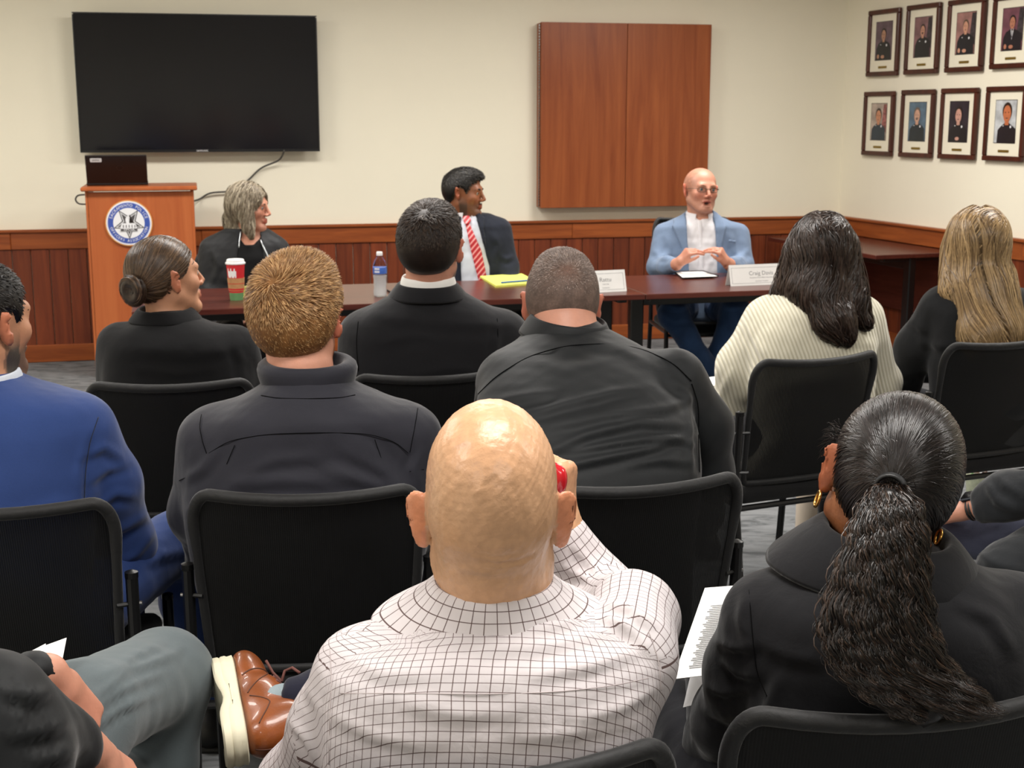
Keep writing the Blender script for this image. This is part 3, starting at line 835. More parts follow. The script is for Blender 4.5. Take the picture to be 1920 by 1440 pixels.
# ---------------------------------------------------------------- television
M['screen'] = plain('tv_screen', '1A1A1E', .12, spec=.4, var=.0)
M['bezel'] = plain('tv_bezel', '17181A', .35)
M['label_white'] = plain('label_white', 'E9E9EC', .6, var=.01)
p0 = WB(0, .11, 0)
A_ = hitp(133, 20, p0, NB); B_ = hitp(601, 285, p0, NB); A2 = hitp(152, 285, p0, NB); B2 = hitp(592, 32, p0, NB)
c_ = (A_+B_+A2+B2)/4; wd = (np.linalg.norm(B2-A_)+np.linalg.norm(B_-A2))/2; ht = (A_[2]+B2[2]-B_[2]-A2[2])/2
tv = empty('television', c_+NB*.0, WA, 'large black flat screen television mounted on the cream wall above the lectern', 'television')
def lbox(root, name, mat, c, d, bev=.002, rz=0, label=None):
    b = MB(); b.box((0, 0, 0), d, None, bev); o = b.build(name, mat, None, loc=(0, 0, 0)); o.parent = root; o.location = c; o.rotation_euler = (0, 0, rz)
    if label: o['label'] = label
    return o
tv.rotation_euler = (math.radians(1.5), math.radians(-.0), WA)
lbox(tv, 'casing', M['bezel'], (0, .03, 0), (wd-.05, .045, ht-.05), .01)
lbox(tv, 'wall_bracket', M['black_metal'], (0, .075, 0), (.5, .05, .4), .004)
lbox(tv, 'screen', M['screen'], (0, .001, 0.004), (wd-.014, .008, ht-.022), .001)
for nm, c, d in (('bezel', (0, 0, ht/2-.004), (wd, .02, .008)), ('bezel', (0, 0, -ht/2+.008), (wd, .02, .016)), ('bezel', (-wd/2+.004, 0, 0), (.008, .02, ht-.026)), ('bezel', (wd/2-.004, 0, 0), (.008, .02, ht-.026))):
    lbox(tv, nm, M['bezel'], c, d, .001)
V_, F_ = text_mesh('SAMSUNG', .016, np.array([[1, 0, 0], [0, 0, -1], [0, 1, 0]]).astype(float), (0, -.0105, -ht/2+.008))
o = mesh_obj('maker_badge', V_, F_, M['label_white'], None, smooth=False); o.parent = tv
def cable(pts, r, label, mat, n=40, name='cable'):
    pts = [np.array(p) for p in pts]; t = np.linspace(0, len(pts)-1, n); A = np.array(pts)
    # catmull-rom
    out = []
    for x in t:
        i = min(int(x), len(pts)-2); u = x-i; p = [A[max(i-1, 0)], A[i], A[i+1], A[min(i+2, len(A)-1)]]
        out.append(.5*((2*p[1])+(-p[0]+p[2])*u+(2*p[0]-5*p[1]+4*p[2]-p[3])*u*u+(-p[0]+3*p[1]-3*p[2]+p[3])*u**3))
    b = MB(); b.tube(out, r, 8); return tag(b.build(name, mat, smooth=True, loc=out[-1]), label, 'cable')
M['cable'] = plain('grey_cable', '4A4742', .6)
pw = WB(0, .03, 0)
cable([hitp(533, 282, WB(0, .12, 0), NB), hitp(523, 300, WB(0, .06, 0), NB), hitp(490, 315, pw, NB), hitp(465, 338, pw, NB), hitp(440, 357, pw, NB), hitp(395, 362, pw, NB), hitp(370, 375, pw, NB), hitp(330, 379, pw, NB)+NB*.25], .006,
      'grey cable hanging from the television down to the lectern across the wall', M['cable'])
# ---------------------------------------------------------------- wall cabinet (closed whiteboard)
pc = WB(0, .12, 0)
a = hitp(1014, 41, pc, NB); bq = hitp(1333, 46, pc, NB); cq = hitp(1012, 390, pc, NB); dq = hitp(1326, 386, pc, NB)
cc = (a+bq+cq+dq)/4; wc = (np.linalg.norm(bq-a)+np.linalg.norm(dq-cq))/2; hc = (a[2]+bq[2]-cq[2]-dq[2])/2
cab = empty('wall_cabinet', cc, WA, 'closed cherry wood cabinet hung on the cream wall between the television and room corner', 'cabinet')
lbox(cab, 'carcass', M['cabinet'], (0, .07, 0), (wc-.006, .09, hc-.006), .003)
for sx in (-1, 1): lbox(cab, 'door', M['cabinet'], (sx*wc/4+.004, .012, 0), (wc/2-.003, .022, hc), .002)
b = MB()
for i in range(66): b.box((-wc/2-.002, .026, -hc/2+.02+i*(hc-.04)/65), (.008, .008, (hc-.04)/65*.72), None, .001)
o = b.build('piano_hinge', M['steel'], None, loc=(0, 0, 0)); o.parent = cab; o['kind'] = 'stuff'
# ---------------------------------------------------------------- framed portraits on the right wall
M['frame'] = wood('walnut_frame', '35160F', '552619', (20, 20, 2), .3, .1)
M['frame_in'] = plain('frame_inner', '1C0F0B', .4)
M['matboard'] = plain('cream_mat', 'EDE7D2', .8, var=.01)
M['brass'] = plain('brass_plate', '8C7430', .35, metal=.6)
pr = WR(0, .03, 0)
FR = [  # tl, tr, br, bl, background, suit, hair, skin, description
 ((1629, 20), (1689, 14), (1679, 143), (1623, 143), '6B5560', '15161C', '1D1512', 'B98A70', 'framed portrait of an officer on dull mauve, upper row nearest the room corner'),
 ((1701, 10), (1764, 4), (1754, 139), (1693, 139), '8A6468', '16171D', '2A2220', 'C49078', 'framed portrait of a moustached officer and dark flag, upper row second from corner'),
 ((1778, 0), (1848, -6), (1838, 134), (1770, 136), 'A87A74', '171920', '5A4A3C', 'D09A80', 'framed portrait of an officer seated with hands clasped, upper row third from corner'),
 ((1862, -8), (1938, -16), (1930, 127), (1855, 130), '7A4A58', '14121C', '1A1210', 'B97C62', 'framed portrait of a man in suit and light tie, upper row farthest from corner'),
 ((1621, 173), (1677, 170), (1669, 293), (1614, 291), 'B9A79A', '22303C', '2A1C16', 'C98A68', 'framed portrait of an officer before a striped flag, lower row nearest the corner'),
 ((1691, 169), (1752, 167), (1744, 297), (1683, 294), '5C7488', '18222A', '6B5A50', 'CDA18A', 'framed portrait of a moustached officer on blue, lower row second from corner'),
 ((1765, 166), (1834, 164), (1824, 301), (1757, 297), '2A2430', '14151C', '1E1614', 'CD9C8C', 'framed portrait of an officer on near black, lower row third from corner'),
 ((1849, 163), (1926, 160), (1915, 304), (1841, 301), 'C9CDD0', '16141C', '2A1A12', 'C4724A', 'framed portrait of a man in black on pale grey, lower row farthest from corner')]
def ellp(cx, cy, rx, ry, n=18): return [(cx+rx*math.cos(2*math.pi*i/n), cy+ry*math.sin(2*math.pi*i/n)) for i in range(n)]
for i, (tl, tr, br, bl, bg, suit, hairc, skn, lab) in enumerate(FR):
    q = [hitp(*x, pr, NR) for x in (tl, tr, br, bl)]; c = sum(q)/4
    wf = (np.linalg.norm(q[1]-q[0])+np.linalg.norm(q[2]-q[3]))/2; hf = ((q[0]+q[1]-q[2]-q[3])/2)[2]
    fr = empty('picture_frame', c, math.atan2(UR[1], UR[0]), lab, 'picture', 'framed portraits on the side wall')
    bw = .032
    for cx, cz, dx, dz in ((0, hf/2-bw/2, wf, bw), (0, -hf/2+bw/2, wf, bw), (-wf/2+bw/2, 0, bw, hf-2*bw), (wf/2-bw/2, 0, bw, hf-2*bw)):
        lbox(fr, 'frame_rail', M['frame'], (cx, .008, cz), (dx, .026, dz), .005)
    lbox(fr, 'mat_board', M['matboard'], (0, .014, 0), (wf-2*bw, .006, hf-2*bw), .0)
    iw, ih = wf-2*bw, hf-2*bw; pw_, ph_ = iw*.62, ih*.66; cz = ih*.035
    mats = [plain('photo_ground_%d' % i, bg, .35, var=.2, scale=14), plain('photo_coat_%d' % i, suit, .35, var=.15), plain('photo_skin_%d' % i, skn, .35, var=.1, scale=40), plain('photo_hair_%d' % i, hairc, .35), M['frame_in'], plain('photo_flag_%d' % i, '9A5A58' if i in (4,) else '3A3238', .4, var=.4, scale=60), M['label_white']]
    pb = MB()
    def sheet(poly_, y, mi):
        pb.m = mi; pb.prism(poly_, (0, y, cz), (1, 0, 0), (0, 0, 1), (0, -1, 0), .0005)
    sheet([(-pw_/2-.004, -ph_/2-.004), (pw_/2+.004, -ph_/2-.004), (pw_/2+.004, ph_/2+.004), (-pw_/2-.004, ph_/2+.004)], .0108, 4)
    sheet([(-pw_/2, -ph_/2), (pw_/2, -ph_/2), (pw_/2, ph_/2), (-pw_/2, ph_/2)], .0102, 0)
    if i in (1, 2, 3, 4): sheet([(pw_*.22, -ph_*.1), (pw_*.5, -ph_*.3), (pw_*.5, ph_*.48), (pw_*.3, ph_*.48)], .0097, 5)
    hy = ph_*(.16 if i != 7 else .2); hx = 0 if i != 7 else pw_*.08; hr_ = pw_*(.15 if i < 4 else .19)*(1.15 if i == 7 else 1)
    sheet([(hx-pw_*.44, -ph_/2), (hx+pw_*.46, -ph_/2), (hx+pw_*.45, -ph_*.18), (hx+pw_*.34, hy-hr_*1.95), (hx+pw_*.08, hy-hr_*1.35), (hx-pw_*.08, hy-hr_*1.35), (hx-pw_*.30, hy-hr_*1.95), (hx-pw_*.42, -ph_*.2)], .0092, 1)
    sheet([(hx-hr_*.42, hy-hr_*1.7), (hx+hr_*.42, hy-hr_*1.7), (hx+hr_*.5, hy), (hx-hr_*.5, hy)], .0087, 2)
    sheet(ellp(hx, hy+hr_*.25, hr_*1.05, hr_*1.3), .0082, 3); sheet(ellp(hx, hy-hr_*.1, hr_*.85, hr_*1.22), .0077, 2)
    for e_ in (-1, 1): sheet(ellp(hx+e_*hr_*.34, hy+hr_*.1, hr_*.13, hr_*.09, 8), .0072, 3)
    sheet(ellp(hx, hy-hr_*.72, hr_*.28, hr_*.07, 8), .0072, 5)
    if i in (1, 5): sheet(ellp(hx, hy-hr_*.5, hr_*.4, hr_*.14), .0072, 3)
    if i == 3:
        sheet([(hx-hr_*.5, hy-hr_*1.3), (hx+hr_*.5, hy-hr_*1.3), (hx, hy-hr_*3.6)], .0087, 6); sheet([(hx-hr_*.15, hy-hr_*1.35), (hx+hr_*.15, hy-hr_*1.35), (hx+hr_*.1, hy-hr_*3.2), (hx-hr_*.1, hy-hr_*3.2)], .0082, 5)
    else: sheet(ellp(hx+pw_*.2, -ph_*.12, pw_*.04, pw_*.045, 6), .0082, 6); sheet(ellp(hx-pw_*.16, -ph_*.1, pw_*.03, pw_*.015, 6), .0082, 6)
    if i in (0, 2, 3, 6):
        sheet(ellp(hx-pw_*.02, -ph_*.42, pw_*.11, pw_*.06, 10), .0082, 2)
        if i != 6: sheet(ellp(hx-pw_*.3, -ph_*.41, pw_*.07, pw_*.08, 10), .0082, 2)
    o = pb.build('portrait_print', None, None, mats=mats, loc=(0, 0, 0)); o.parent = fr
    lbox(fr, 'name_plate', M['brass'], (0, .0095, -ih*.5+ih*.075), (iw*.32, .003, ih*.04), .0)
# ---------------------------------------------------------------- lectern
fl_ = WB(0, .0, 0)
q0 = PZ(180, 708, 0); lw = .64; ld = .42
lec = empty('lectern', V3(q0[0], q0[1], 0)+U*lw/2-NB*ld/2, WA, 'orange-brown wooden lectern with a round blue and white emblem, below the television', 'lectern')
LH = 1.165
lbox(lec, 'front_panel', M['lectern'], (0, -ld/2+.01, LH/2-.01), (lw-.02, .02, LH-.03), .002)
for sx in (-1, 1): lbox(lec, 'side_panel', M['lectern'], (sx*(lw/2-.01), 0, LH/2-.01), (.02, ld, LH-.02), .002)
lbox(lec, 'shelf', M['lectern'], (0, .02, .62), (lw-.045, ld-.06, .02), .002)
lbox(lec, 'top_panel', M['lectern'], (0, -.01, LH-.006), (lw+.045, ld+.06, .026), .006)
lbox(lec, 'base_panel', M['lectern'], (0, .02, .05), (lw-.045, ld-.06, .02), .002)
# emblem
M['blue'] = plain('emblem_blue', '3D56A8', .4, var=.03); M['lilac'] = plain('emblem_lilac', 'B9B9E2', .4, var=.03); M['orange'] = plain('emblem_rim', 'D8964E', .4)
M['grey_print'] = plain('emblem_grey', '4A4648', .5)
fp = V3(q0[0], q0[1], 0)-NB*0+NB*0
ec = hitp(242, 418, q0, NB); el = np.array([(ec-np.array(lec.location[:])) @ U, -ld/2, ec[2]])
r0 = .140; eb = MB(); Rl = np.array([[1, 0, 0], [0, 0, -1], [0, 1, 0]]).astype(float)
def disc(r, y, mi, th=.002): eb.m = mi; eb.prism(ellp(0, 0, r, r, 48), (el[0], y, el[2]), (1, 0, 0), (0, 0, 1), (0, -1, 0), th)
yb = -ld/2-.001
disc(r0, yb, 0, .012); disc(r0*.955, yb-.012, 1, .001); disc(r0*.90, yb-.013, 2, .001); disc(r0*.88, yb-.0138, 3, .001); disc(r0*.66, yb-.0148, 4, .001)
def star(rO, rI, n=5, rot=90):
    return [((rO if i % 2 == 0 else rI)*math.cos(math.radians(rot+i*180/n)), (rO if i % 2 == 0 else rI)*math.sin(math.radians(rot+i*180/n))) for i in range(2*n)]
def flat(poly_, y, mi, dx=0, dz=0): eb.m = mi; eb.prism(poly_, (el[0]+dx, y, el[2]+dz), (1, 0, 0), (0, 0, 1), (0, -1, 0), .0006)
flat(star(r0*.70, r0*.30, 5, -90+0), yb-.016, 5); flat(star(r0*.60, r0*.24, 5, -90), yb-.0166, 4); flat(star(r0*.52, r0*.2, 5, -90), yb-.0172, 5)
flat([(.006, .055), (.022, .012), (.05, -.02), (.0, -.02)], yb-.0178, 6)
flat(ellp(-.003, .018, .017, .026, 16), yb-.0178, 4); flat(ellp(-.003, .048, .004, .016, 8), yb-.0178, 4)
flat([(-.048, -.014), (.042, -.014), (.05, -.05), (-.056, -.05)], yb-.0184, 4)
flat([(-.04, -.0), (.036, -.0), (.044, -.014), (-.048, -.014)], yb-.0186, 4)
for i in range(5): flat([(-.036+i*.017, -.028), (-.031+i*.017, -.028), (-.031+i*.017, -.010), (-.036+i*.017, -.010)], yb-.0192, 5)
flat([(-.05, -.048), (.048, -.048), (.048, -.033), (-.05, -.033)], yb-.0192, 5)
o = eb.build('emblem', None, None, mats=[M['orange'], M['label_white'], M['lilac'], M['blue'], M['label_white'], M['grey_print'], M['frame_in']], loc=(0, 0, 0)); o.parent = lec
LV = []; LF_ = []
def addt(V, Fc):
    b_ = sum(len(v) for v in LV); LV.append(V); LF_.extend([tuple(i+b_ for i in f) for f in Fc])
def ringtext(s, r, a0, a1, top=True, size=.024):
    n = len(s)
    for i, ch in enumerate(s):
        if ch == ' ': continue
        a = math.radians(a0+(a1-a0)*i/(n-1)); x, z = r*math.cos(a), r*math.sin(a)
        rot = a-math.pi/2 if top else a+math.pi/2
        Rc = Rl @ np.array([[math.cos(rot), -math.sin(rot), 0], [math.sin(rot), math.cos(rot), 0], [0, 0, 1]])
        addt(*text_mesh(ch, size, Rc, (el[0]+x, yb-.0152, el[2]+z), .0003))
ringtext('SACRAMENTO POLICE', r0*.77, 162, 18); ringtext('OFFICERS ASSOCIATION', r0*.77, 197, 343, False, .022)
addt(*text_mesh('SPOA', .018, Rl, (el[0], yb-.0202, el[2]-.0405), .0003, xs=1.5))
o = mesh_obj('emblem_lettering', np.concatenate(LV), LF_, M['label_white'], None, smooth=False); o.parent = lec
# laptop on lectern
M['laptop'] = plain('laptop_black', '1A1414', .35, bmp=.1); M['laptop_logo'] = plain('laptop_logo', '3A2C28', .35, metal=.4)
lt = hitp(220, 344, q0-NB*.10, NB)
lap = empty('laptop', V3(lt[0], lt[1], LH+.008)-NB*.03, WA+math.radians(2), 'open black laptop seen from behind on top of the lectern', 'laptop')
lbox(lap, 'keyboard_base', M['laptop'], (0, .12, .011), (.365, .245, .018), .004)
b = MB(); Rt = rotm(0, 33, 0); b.box(Rt @ V3(0, 0, .103), (.36, .008, .205), Rt, .003); o = b.build('lid', M['laptop'], None, loc=(0, 0, 0)); o.parent = lap; o.location = (0, .0, .015)
lid = o
b = MB()
b.prism([(x+(-.118), z+.172) for x, z in [(-.03, -.014), (.03, -.014), (.034, -.010), (.034, .010), (.03, .014), (-.03, .014), (-.034, .010), (-.034, -.010)]], (0, 0, 0), Rt @ V3(1, 0, 0), Rt @ V3(0, 0, 1), Rt @ V3(0, -1, 0), .0048)
o = b.build('sticker', M['label_white'], None, loc=(0, 0, 0)); o.parent = lid; o['label'] = 'white label with a small dark script'
V_, F_ = text_mesh('police', .016, np.stack([Rt @ V3(1, 0, 0), Rt @ V3(0, 0, 1), Rt @ V3(0, -1, 0)], 1), Rt @ V3(-.118, -.0051, .174), .0002)
o = mesh_obj('sticker_print', V_, F_, M['ink'], None, smooth=False); o.parent = lid
b = MB(); pts = [Rt @ V3(.02+.019*math.cos(a), -.0046, .115+.019*math.sin(a)) for a in np.linspace(0, 2*math.pi, 25)]; b.tube(pts, .0012, 5, cap=False)
Vt, Ft = text_mesh('DELL', .013, np.stack([Rt @ V3(1, 0, 0), Rt @ V3(0, 0, 1), Rt @ V3(0, -1, 0)], 1), Rt @ V3(.02, -.0046, .115), .0003); b.add(Vt, Ft)
o = b.build('lid_logo', M['laptop_logo'], None, loc=(0, 0, 0)); o.parent = lid
# cable loop at the left of the lectern
lp = np.array(lec.location[:])
cable([lp-U*.33+V3(0, 0, 1.12)+NB*.1, lp-U*.37+V3(0, 0, 1.115)+NB*.1, lp-U*.385+V3(0, 0, 1.09)+NB*.1, lp-U*.365+V3(0, 0, 1.065)+NB*.1, lp-U*.315+V3(0, 0, 1.062)+NB*.1], .005, 'short grey cable loop sticking out of the lectern side away from the tables', M['cable'], 24)
# ---------------------------------------------------------------- tables
def table(name_label, pl, pr_, dep, modesty=False, legx=(.06,), group=None, run=None):
    """pl, pr_: floor points of the near left and near right corners"""
    pl = np.array(pl, float); pr_ = np.array(pr_, float); L_ = np.linalg.norm(pr_-pl); ux = unit(pr_-pl); an = math.atan2(ux[1], ux[0])
    t = empty('table', (pl+pr_)/2, an, name_label, 'table', group)
    lbox(t, 'tabletop', M['table'], (0, dep/2, .727), (L_-.003, dep, .027), .003)
    for sx in (-1, 1):
        x = sx*(L_/2-.085)
        lbox(t, 'leg', M['black_metal'], (x, dep/2, .375), (.07, .05, .67), .006)
        lbox(t, 'foot', M['black_metal'], (x, dep/2, .02), (.07, dep-.12, .035), .012)
        lbox(t, 'bracket', M['black_metal'], (x, dep/2, .70), (.05, dep-.2, .025), .004)
    lbox(t, 'crossbar', M['black_metal'], (0, dep/2, .655), (L_-.24, .03, .045), .003)
    return t
TA = PZ(246, 585, .74); TB = PZ(1211, 552, .74); TD = unit(V3(TB[0]-TA[0], TB[1]-TA[1], 0)); TA[2] = 0; TB[2] = 0
TN = V3(-TD[1], TD[0], 0); Lt = np.linalg.norm(TB-TA)/2
t1 = table('dark mahogany table on black legs before the grey-haired woman, beside the lectern', TA, TA+TD*Lt, .76, group='panel tables in a row')
t2 = table('mahogany table between the other two panel tables, before the man in red tie', TA+TD*Lt, TB, .76, group='panel tables in a row')
t3 = table('mahogany table before the man in light blue, at the end of the row', TB, TB+TD*1.2, .76, group='panel tables in a row')
# corner table along the side wall
s0_ = 1.42; a = WR(s0_, .62, 0); bq = WR(.12, .62, 0)
t4 = table('dark mahogany table standing empty along the side wall in the room corner', WR(.14, .66, 0), WR(1.5, .66, 0), .62)
lbox(t4, 'modesty_panel', M['table'], (0, .58, .5), (1.2, .018, .4), .002)
# ---------------------------------------------------------------- chairs
def mesh_fabric():
    m, N, L, b = newmat('black_mesh_fabric'); v = coords(N, L, (1, 1, 1))
    wv = N.new('ShaderNodeTexWave'); wv.inputs['Scale'].default_value = 75; wv.bands_direction = 'X'; L.new(v, wv.inputs['Vector']); wv.inputs['Distortion'].default_value = .6
    L.new(ramp(N, L, noise(N, L, 5, 3, v), [(.35, hexc('050505')), (.7, hexc('0D0D0E'))]), b.inputs['Base Color'])
    b.inputs['Roughness'].default_value = .62; b.inputs['Specular IOR Level'].default_value = .3
    tr = N.new('ShaderNodeBsdfTransparent'); mx = N.new('ShaderNodeMixShader'); mp = N.new('ShaderNodeMath'); mp.operation = 'MULTIPLY'; mp.inputs[1].default_value = .05
    L.new(wv.outputs['Fac'], mp.inputs[0]); L.new(mp.outputs[0], mx.inputs[0]); L.new(b.outputs[0], mx.inputs[1]); L.new(tr.outputs[0], mx.inputs[2])
    L.new(mx.outputs[0], N['Material Output'].inputs['Surface']); bump(N, L, b, wv.outputs['Fac'], .5, .001); return m
M['mesh'] = mesh_fabric()
M['edge'] = fabric('woven_black_edge', '141415', weave=1100, bmp=.5, rough=.6, spec=.4)
CW, CZ0, CZ1 = .222, .475, .875
def back_shape(u, v):
    """u -1..1 across, v 0..1 up: back panel surface, leaning back and hollow"""
    wtop = 1.0; z = CZ0+(CZ1-CZ0)*v
    w_ = CW*(.93+.10*v)
    y = -.205-.075*v+.045*(1-u*u)*(.35+.65*v)*-1+.02
    zc = z-.012*(1-u*u)*v
    return np.array([u*w_, y, zc])
def outline(n=10):
    r = .30; pts = []
    rv = .2; ru = .19
    pts += [(-1, v) for v in np.linspace(.06, 1-rv, 6)]
    pts += [(-1+ru-ru*math.cos(a), 1-rv+rv*math.sin(a)) for a in np.linspace(0, math.pi/2, n)[1:]]
    pts += [(u, 1) for u in np.linspace(-1+ru, 1-ru, 10)[1:]]
    pts += [(1-ru+ru*math.sin(a), 1-rv+rv*math.cos(a)) for a in np.linspace(0, math.pi/2, n)[1:]]
    pts += [(1, v) for v in np.linspace(1-rv, .06, 6)[1:]]
    pts += [(1-.06+.06*math.cos(a), .06-.06*math.sin(a)) for a in np.linspace(0, math.pi/2, 5)[1:]]
    pts += [(u, 0) for u in np.linspace(.94, -.94, 12)[1:]]
    pts += [(-.94-.06*math.sin(a), .06-.06*math.cos(a)) for a in np.linspace(0, math.pi/2, 5)[1:-1]]
    return pts
def make_chair(label):
    c = empty('chair', (0, 0, 0), 0, label, 'chair', 'black mesh-backed chairs')
    out = outline(); pts = [back_shape(u, v) for u, v in out]
    b = MB(); rs = [.0125 if v > .75 else .010 for u, v in out]; b.tube(pts+[pts[0]], .011, 10, cap=False, rs=rs+[rs[0]])
    def par(o): o.parent = c; return o
    par(b.build('backrest_frame', M['edge'], None, smooth=True, loc=(0, 0, 0)))
    # mesh panel: grid clipped to outline by scaling
    V = []; F = []; NU, NV = 24, 16
    for j in range(NV+1):
        v = j/NV
        if v > .8: lim = 1-.19+.19*math.sqrt(max(0, 1-((v-.8)/.2)**2))
        else: lim = 1
        for i in range(NU+1): V.append(back_shape((-1+2*i/NU)*lim, v))
    for j in range(NV):
        for i in range(NU): a_ = j*(NU+1)+i; F.append((a_, a_+1, a_+NU+2, a_+NU+1))
    par(mesh_obj('backrest_panel', np.array(V), F, M['mesh'], None, loc=(0, 0, 0)))
    F2 = Field((-.27, -.27, .38), (.27, .29, .5), .009); F2.box((0, .015, .437), (.46, .45, .055), None, .026)
    Vn, Qn = F2.nets(); par(mesh_obj('seat', Vn, Qn, M['chair_fabric'], None, loc=(0, 0, 0)))
    for sx in (-1, 1):
        x = sx*(CW+.022)
        b = MB(); b.tube([(x, -.27, .012), (x, -.235, .25), (x, -.205, .45), (x, -.215, .70)], .0125, 10); b.lathe([(.0135, 0), (.0135, .012), (.004, .016)], (x, -.215, .70), 10); o = par(b.build('leg', M['black_metal'], None, smooth=False, loc=(0, 0, 0)))
        b = MB(); b.tube([(x, .25, .012), (x, .225, .3), (x, .215, .50)], .0125, 10); b.lathe([(.0135, 0), (.0135, .01), (.004, .014)], (x, .215, .50), 10); par(b.build('leg', M['black_metal'], None, smooth=False, loc=(0, 0, 0)))
        b = MB(); b.tube([(x, -.205, .42), (x, .218, .42)], .0115, 8); par(b.build('side_rail', M['black_metal'], None, loc=(0, 0, 0)))
        for z in (.52, .645):
            b = MB(); b.tube([(x+sx*.004, -.210, z), (x+sx*.017, -.210, z)], .004, 8); par(b.build('bolt', M['steel'], None, loc=(0, 0, 0)))
            b = MB(); b.tube([(x, -.212, z), (x-sx*.03, -.228, z+.002)], .005, 6); par(b.build('bracket', M['black_metal'], None, loc=(0, 0, 0)))
        for y in (-.27, .25):
            b = MB(); b.lathe([(.017, 0), (.018, .012), (.014, .02)], (x, y, 0), 10); par(b.build('foot_cap', M['black_plastic'], None, loc=(0, 0, 0)))
    for y, z in ((-.2, .40), (.2, .40)):
        b = MB(); b.tube([(-CW-.022, y, z), (CW+.022, y, z)], .010, 8); par(b.build('crossbar', M['black_metal'], None, loc=(0, 0, 0)))
    return c
CH = {}
_proto = None
def chair(key, backx, yback, rz, label):
    """backx: pixel x of the backrest centre, yback: world Y of the backrest"""
    global _proto
    if _proto is None: _proto = make_chair(label); c = _proto
    else: c = copy_tree(_proto); c['label'] = label
    a = math.radians(rz); X = (backx-960)/FPX*(yback*cT+.8*sT)
    # backrest sits .24 behind the seat centre
    c.location = (X+.24*-math.sin(a), yback+.24*math.cos(a), 0); c.rotation_euler = (0, 0, a); CH[key] = c; return c
chair('F', 577, 2.62, 6, 'black mesh chair of the red-haired man in the dark softshell jacket')
chair('A', 322, 3.72, 8, 'black mesh chair of the woman with the bun in front of the lectern')
chair('B', 808, 3.84, 10, 'black mesh chair of the dark-haired man in the charcoal suit')
chair('C', 1523, 4.12, 24, 'black mesh chair of the woman in the white sweater')
chair('D', 1868, 4.42, 22, 'black mesh chair of the blonde woman beside the side wall')
chair('E', -5, 2.52, 6, 'black mesh chair of the man in the blue suit')
chair('G', 1188, 2.68, 15, 'black mesh chair of the broad man in the black shirt')
chair('J', 905, 1.475, 12, 'black mesh chair of the bald man in the checked shirt')
chair('K', 1678, 1.63, 8, 'black mesh chair of the woman with the long wavy ponytail')
chair('H', 2260, 2.98, 16, 'black mesh chair of the person in the dark grey sweater beyond the ponytail')
chair('I', -400, 1.25, 6, 'black mesh chair of the man with the grey trousers')
chair('L', 455, 7.05, 0, 'black mesh chair of the grey-haired woman behind the panel table')
chair('M', 900, 7.6, 0, 'black mesh chair of the man in the red tie behind the panel table')
chair('N', 1316, 8.1, 0, 'taller black mesh chair behind the man in the light blue blazer')
for o in list(CH['N'].children): bpy.data.objects.remove(o)
bpy.data.objects.remove(CH['N']); CZ1 = 1.01; CH['N'] = make_chair('taller black mesh chair behind the man in the light blue blazer'); CZ1 = .875
for k_, y_, a_ in (('L', 7.08, 195), ('M', 7.40, 195), ('N', 7.66, 186)):
    c = CH[k_]; a = math.radians(a_); bx = {'L': 455, 'M': 895, 'N': 1316}[k_]
    c.location = ((bx-960)/FPX*(y_*cT+.8*sT), y_, 0); c.rotation_euler = (0, 0, a)
# ---------------------------------------------------------------- people: shared clothes helpers
def seatW(ch, dx=0, dy=0):
    l = np.array(CH[ch].location[:]); a = CH[ch].rotation_euler.z
    c_, s_ = math.cos(a), math.sin(a)
    return lambda x, y, z: np.array([l[0]+(x+dx)*c_-(y+dy)*s_, l[1]+(x+dx)*s_+(y+dy)*c_, z])
def shoe(root, ankle, d, mat, up=(0, 0, 1), sole=None, sc=1.0, name='shoe'):
    d = unit(d); up = unit(np.asarray(up, float)-d*np.dot(up, d)); sd = np.cross(d, up); o = np.asarray(ankle, float)-up*.075*sc
    F = Field(o-.3, o+.3, .0085)
    pt = lambda x, y, z: o+(sd*x+d*y+up*z)*sc
    F.cap(pt(0, -.045, .02), pt(0, .15, .012), .042*sc, .040*sc, .02); F.cap(pt(0, -.03, .05), pt(0, .06, .045), .036*sc, .034*sc, .03); F.cap(pt(0, -.01, .08), pt(0, .0, .10), .038*sc, .036*sc, .02)
    R = np.stack([sd, d, up], 1)
    F.box(pt(0, .05, -.085), (.3*sc, .5*sc, .16*sc), R, .004, .004, 's')
    V, Q = F.nets(); mesh_obj(name, V, Q, mat, root)
    F2 = Field(o-.3, o+.3, .0085); F2.box(pt(0, .052, -.012), (.085*sc, .275*sc, .026*sc), R, .011)
    V, Q = F2.nets(); ob = mesh_obj('sole', V, Q, sole or M['black_plastic'], None)
    ob.data.name = 'sole'; ob.parent = root; ob.location = -parent_off(root); return ob
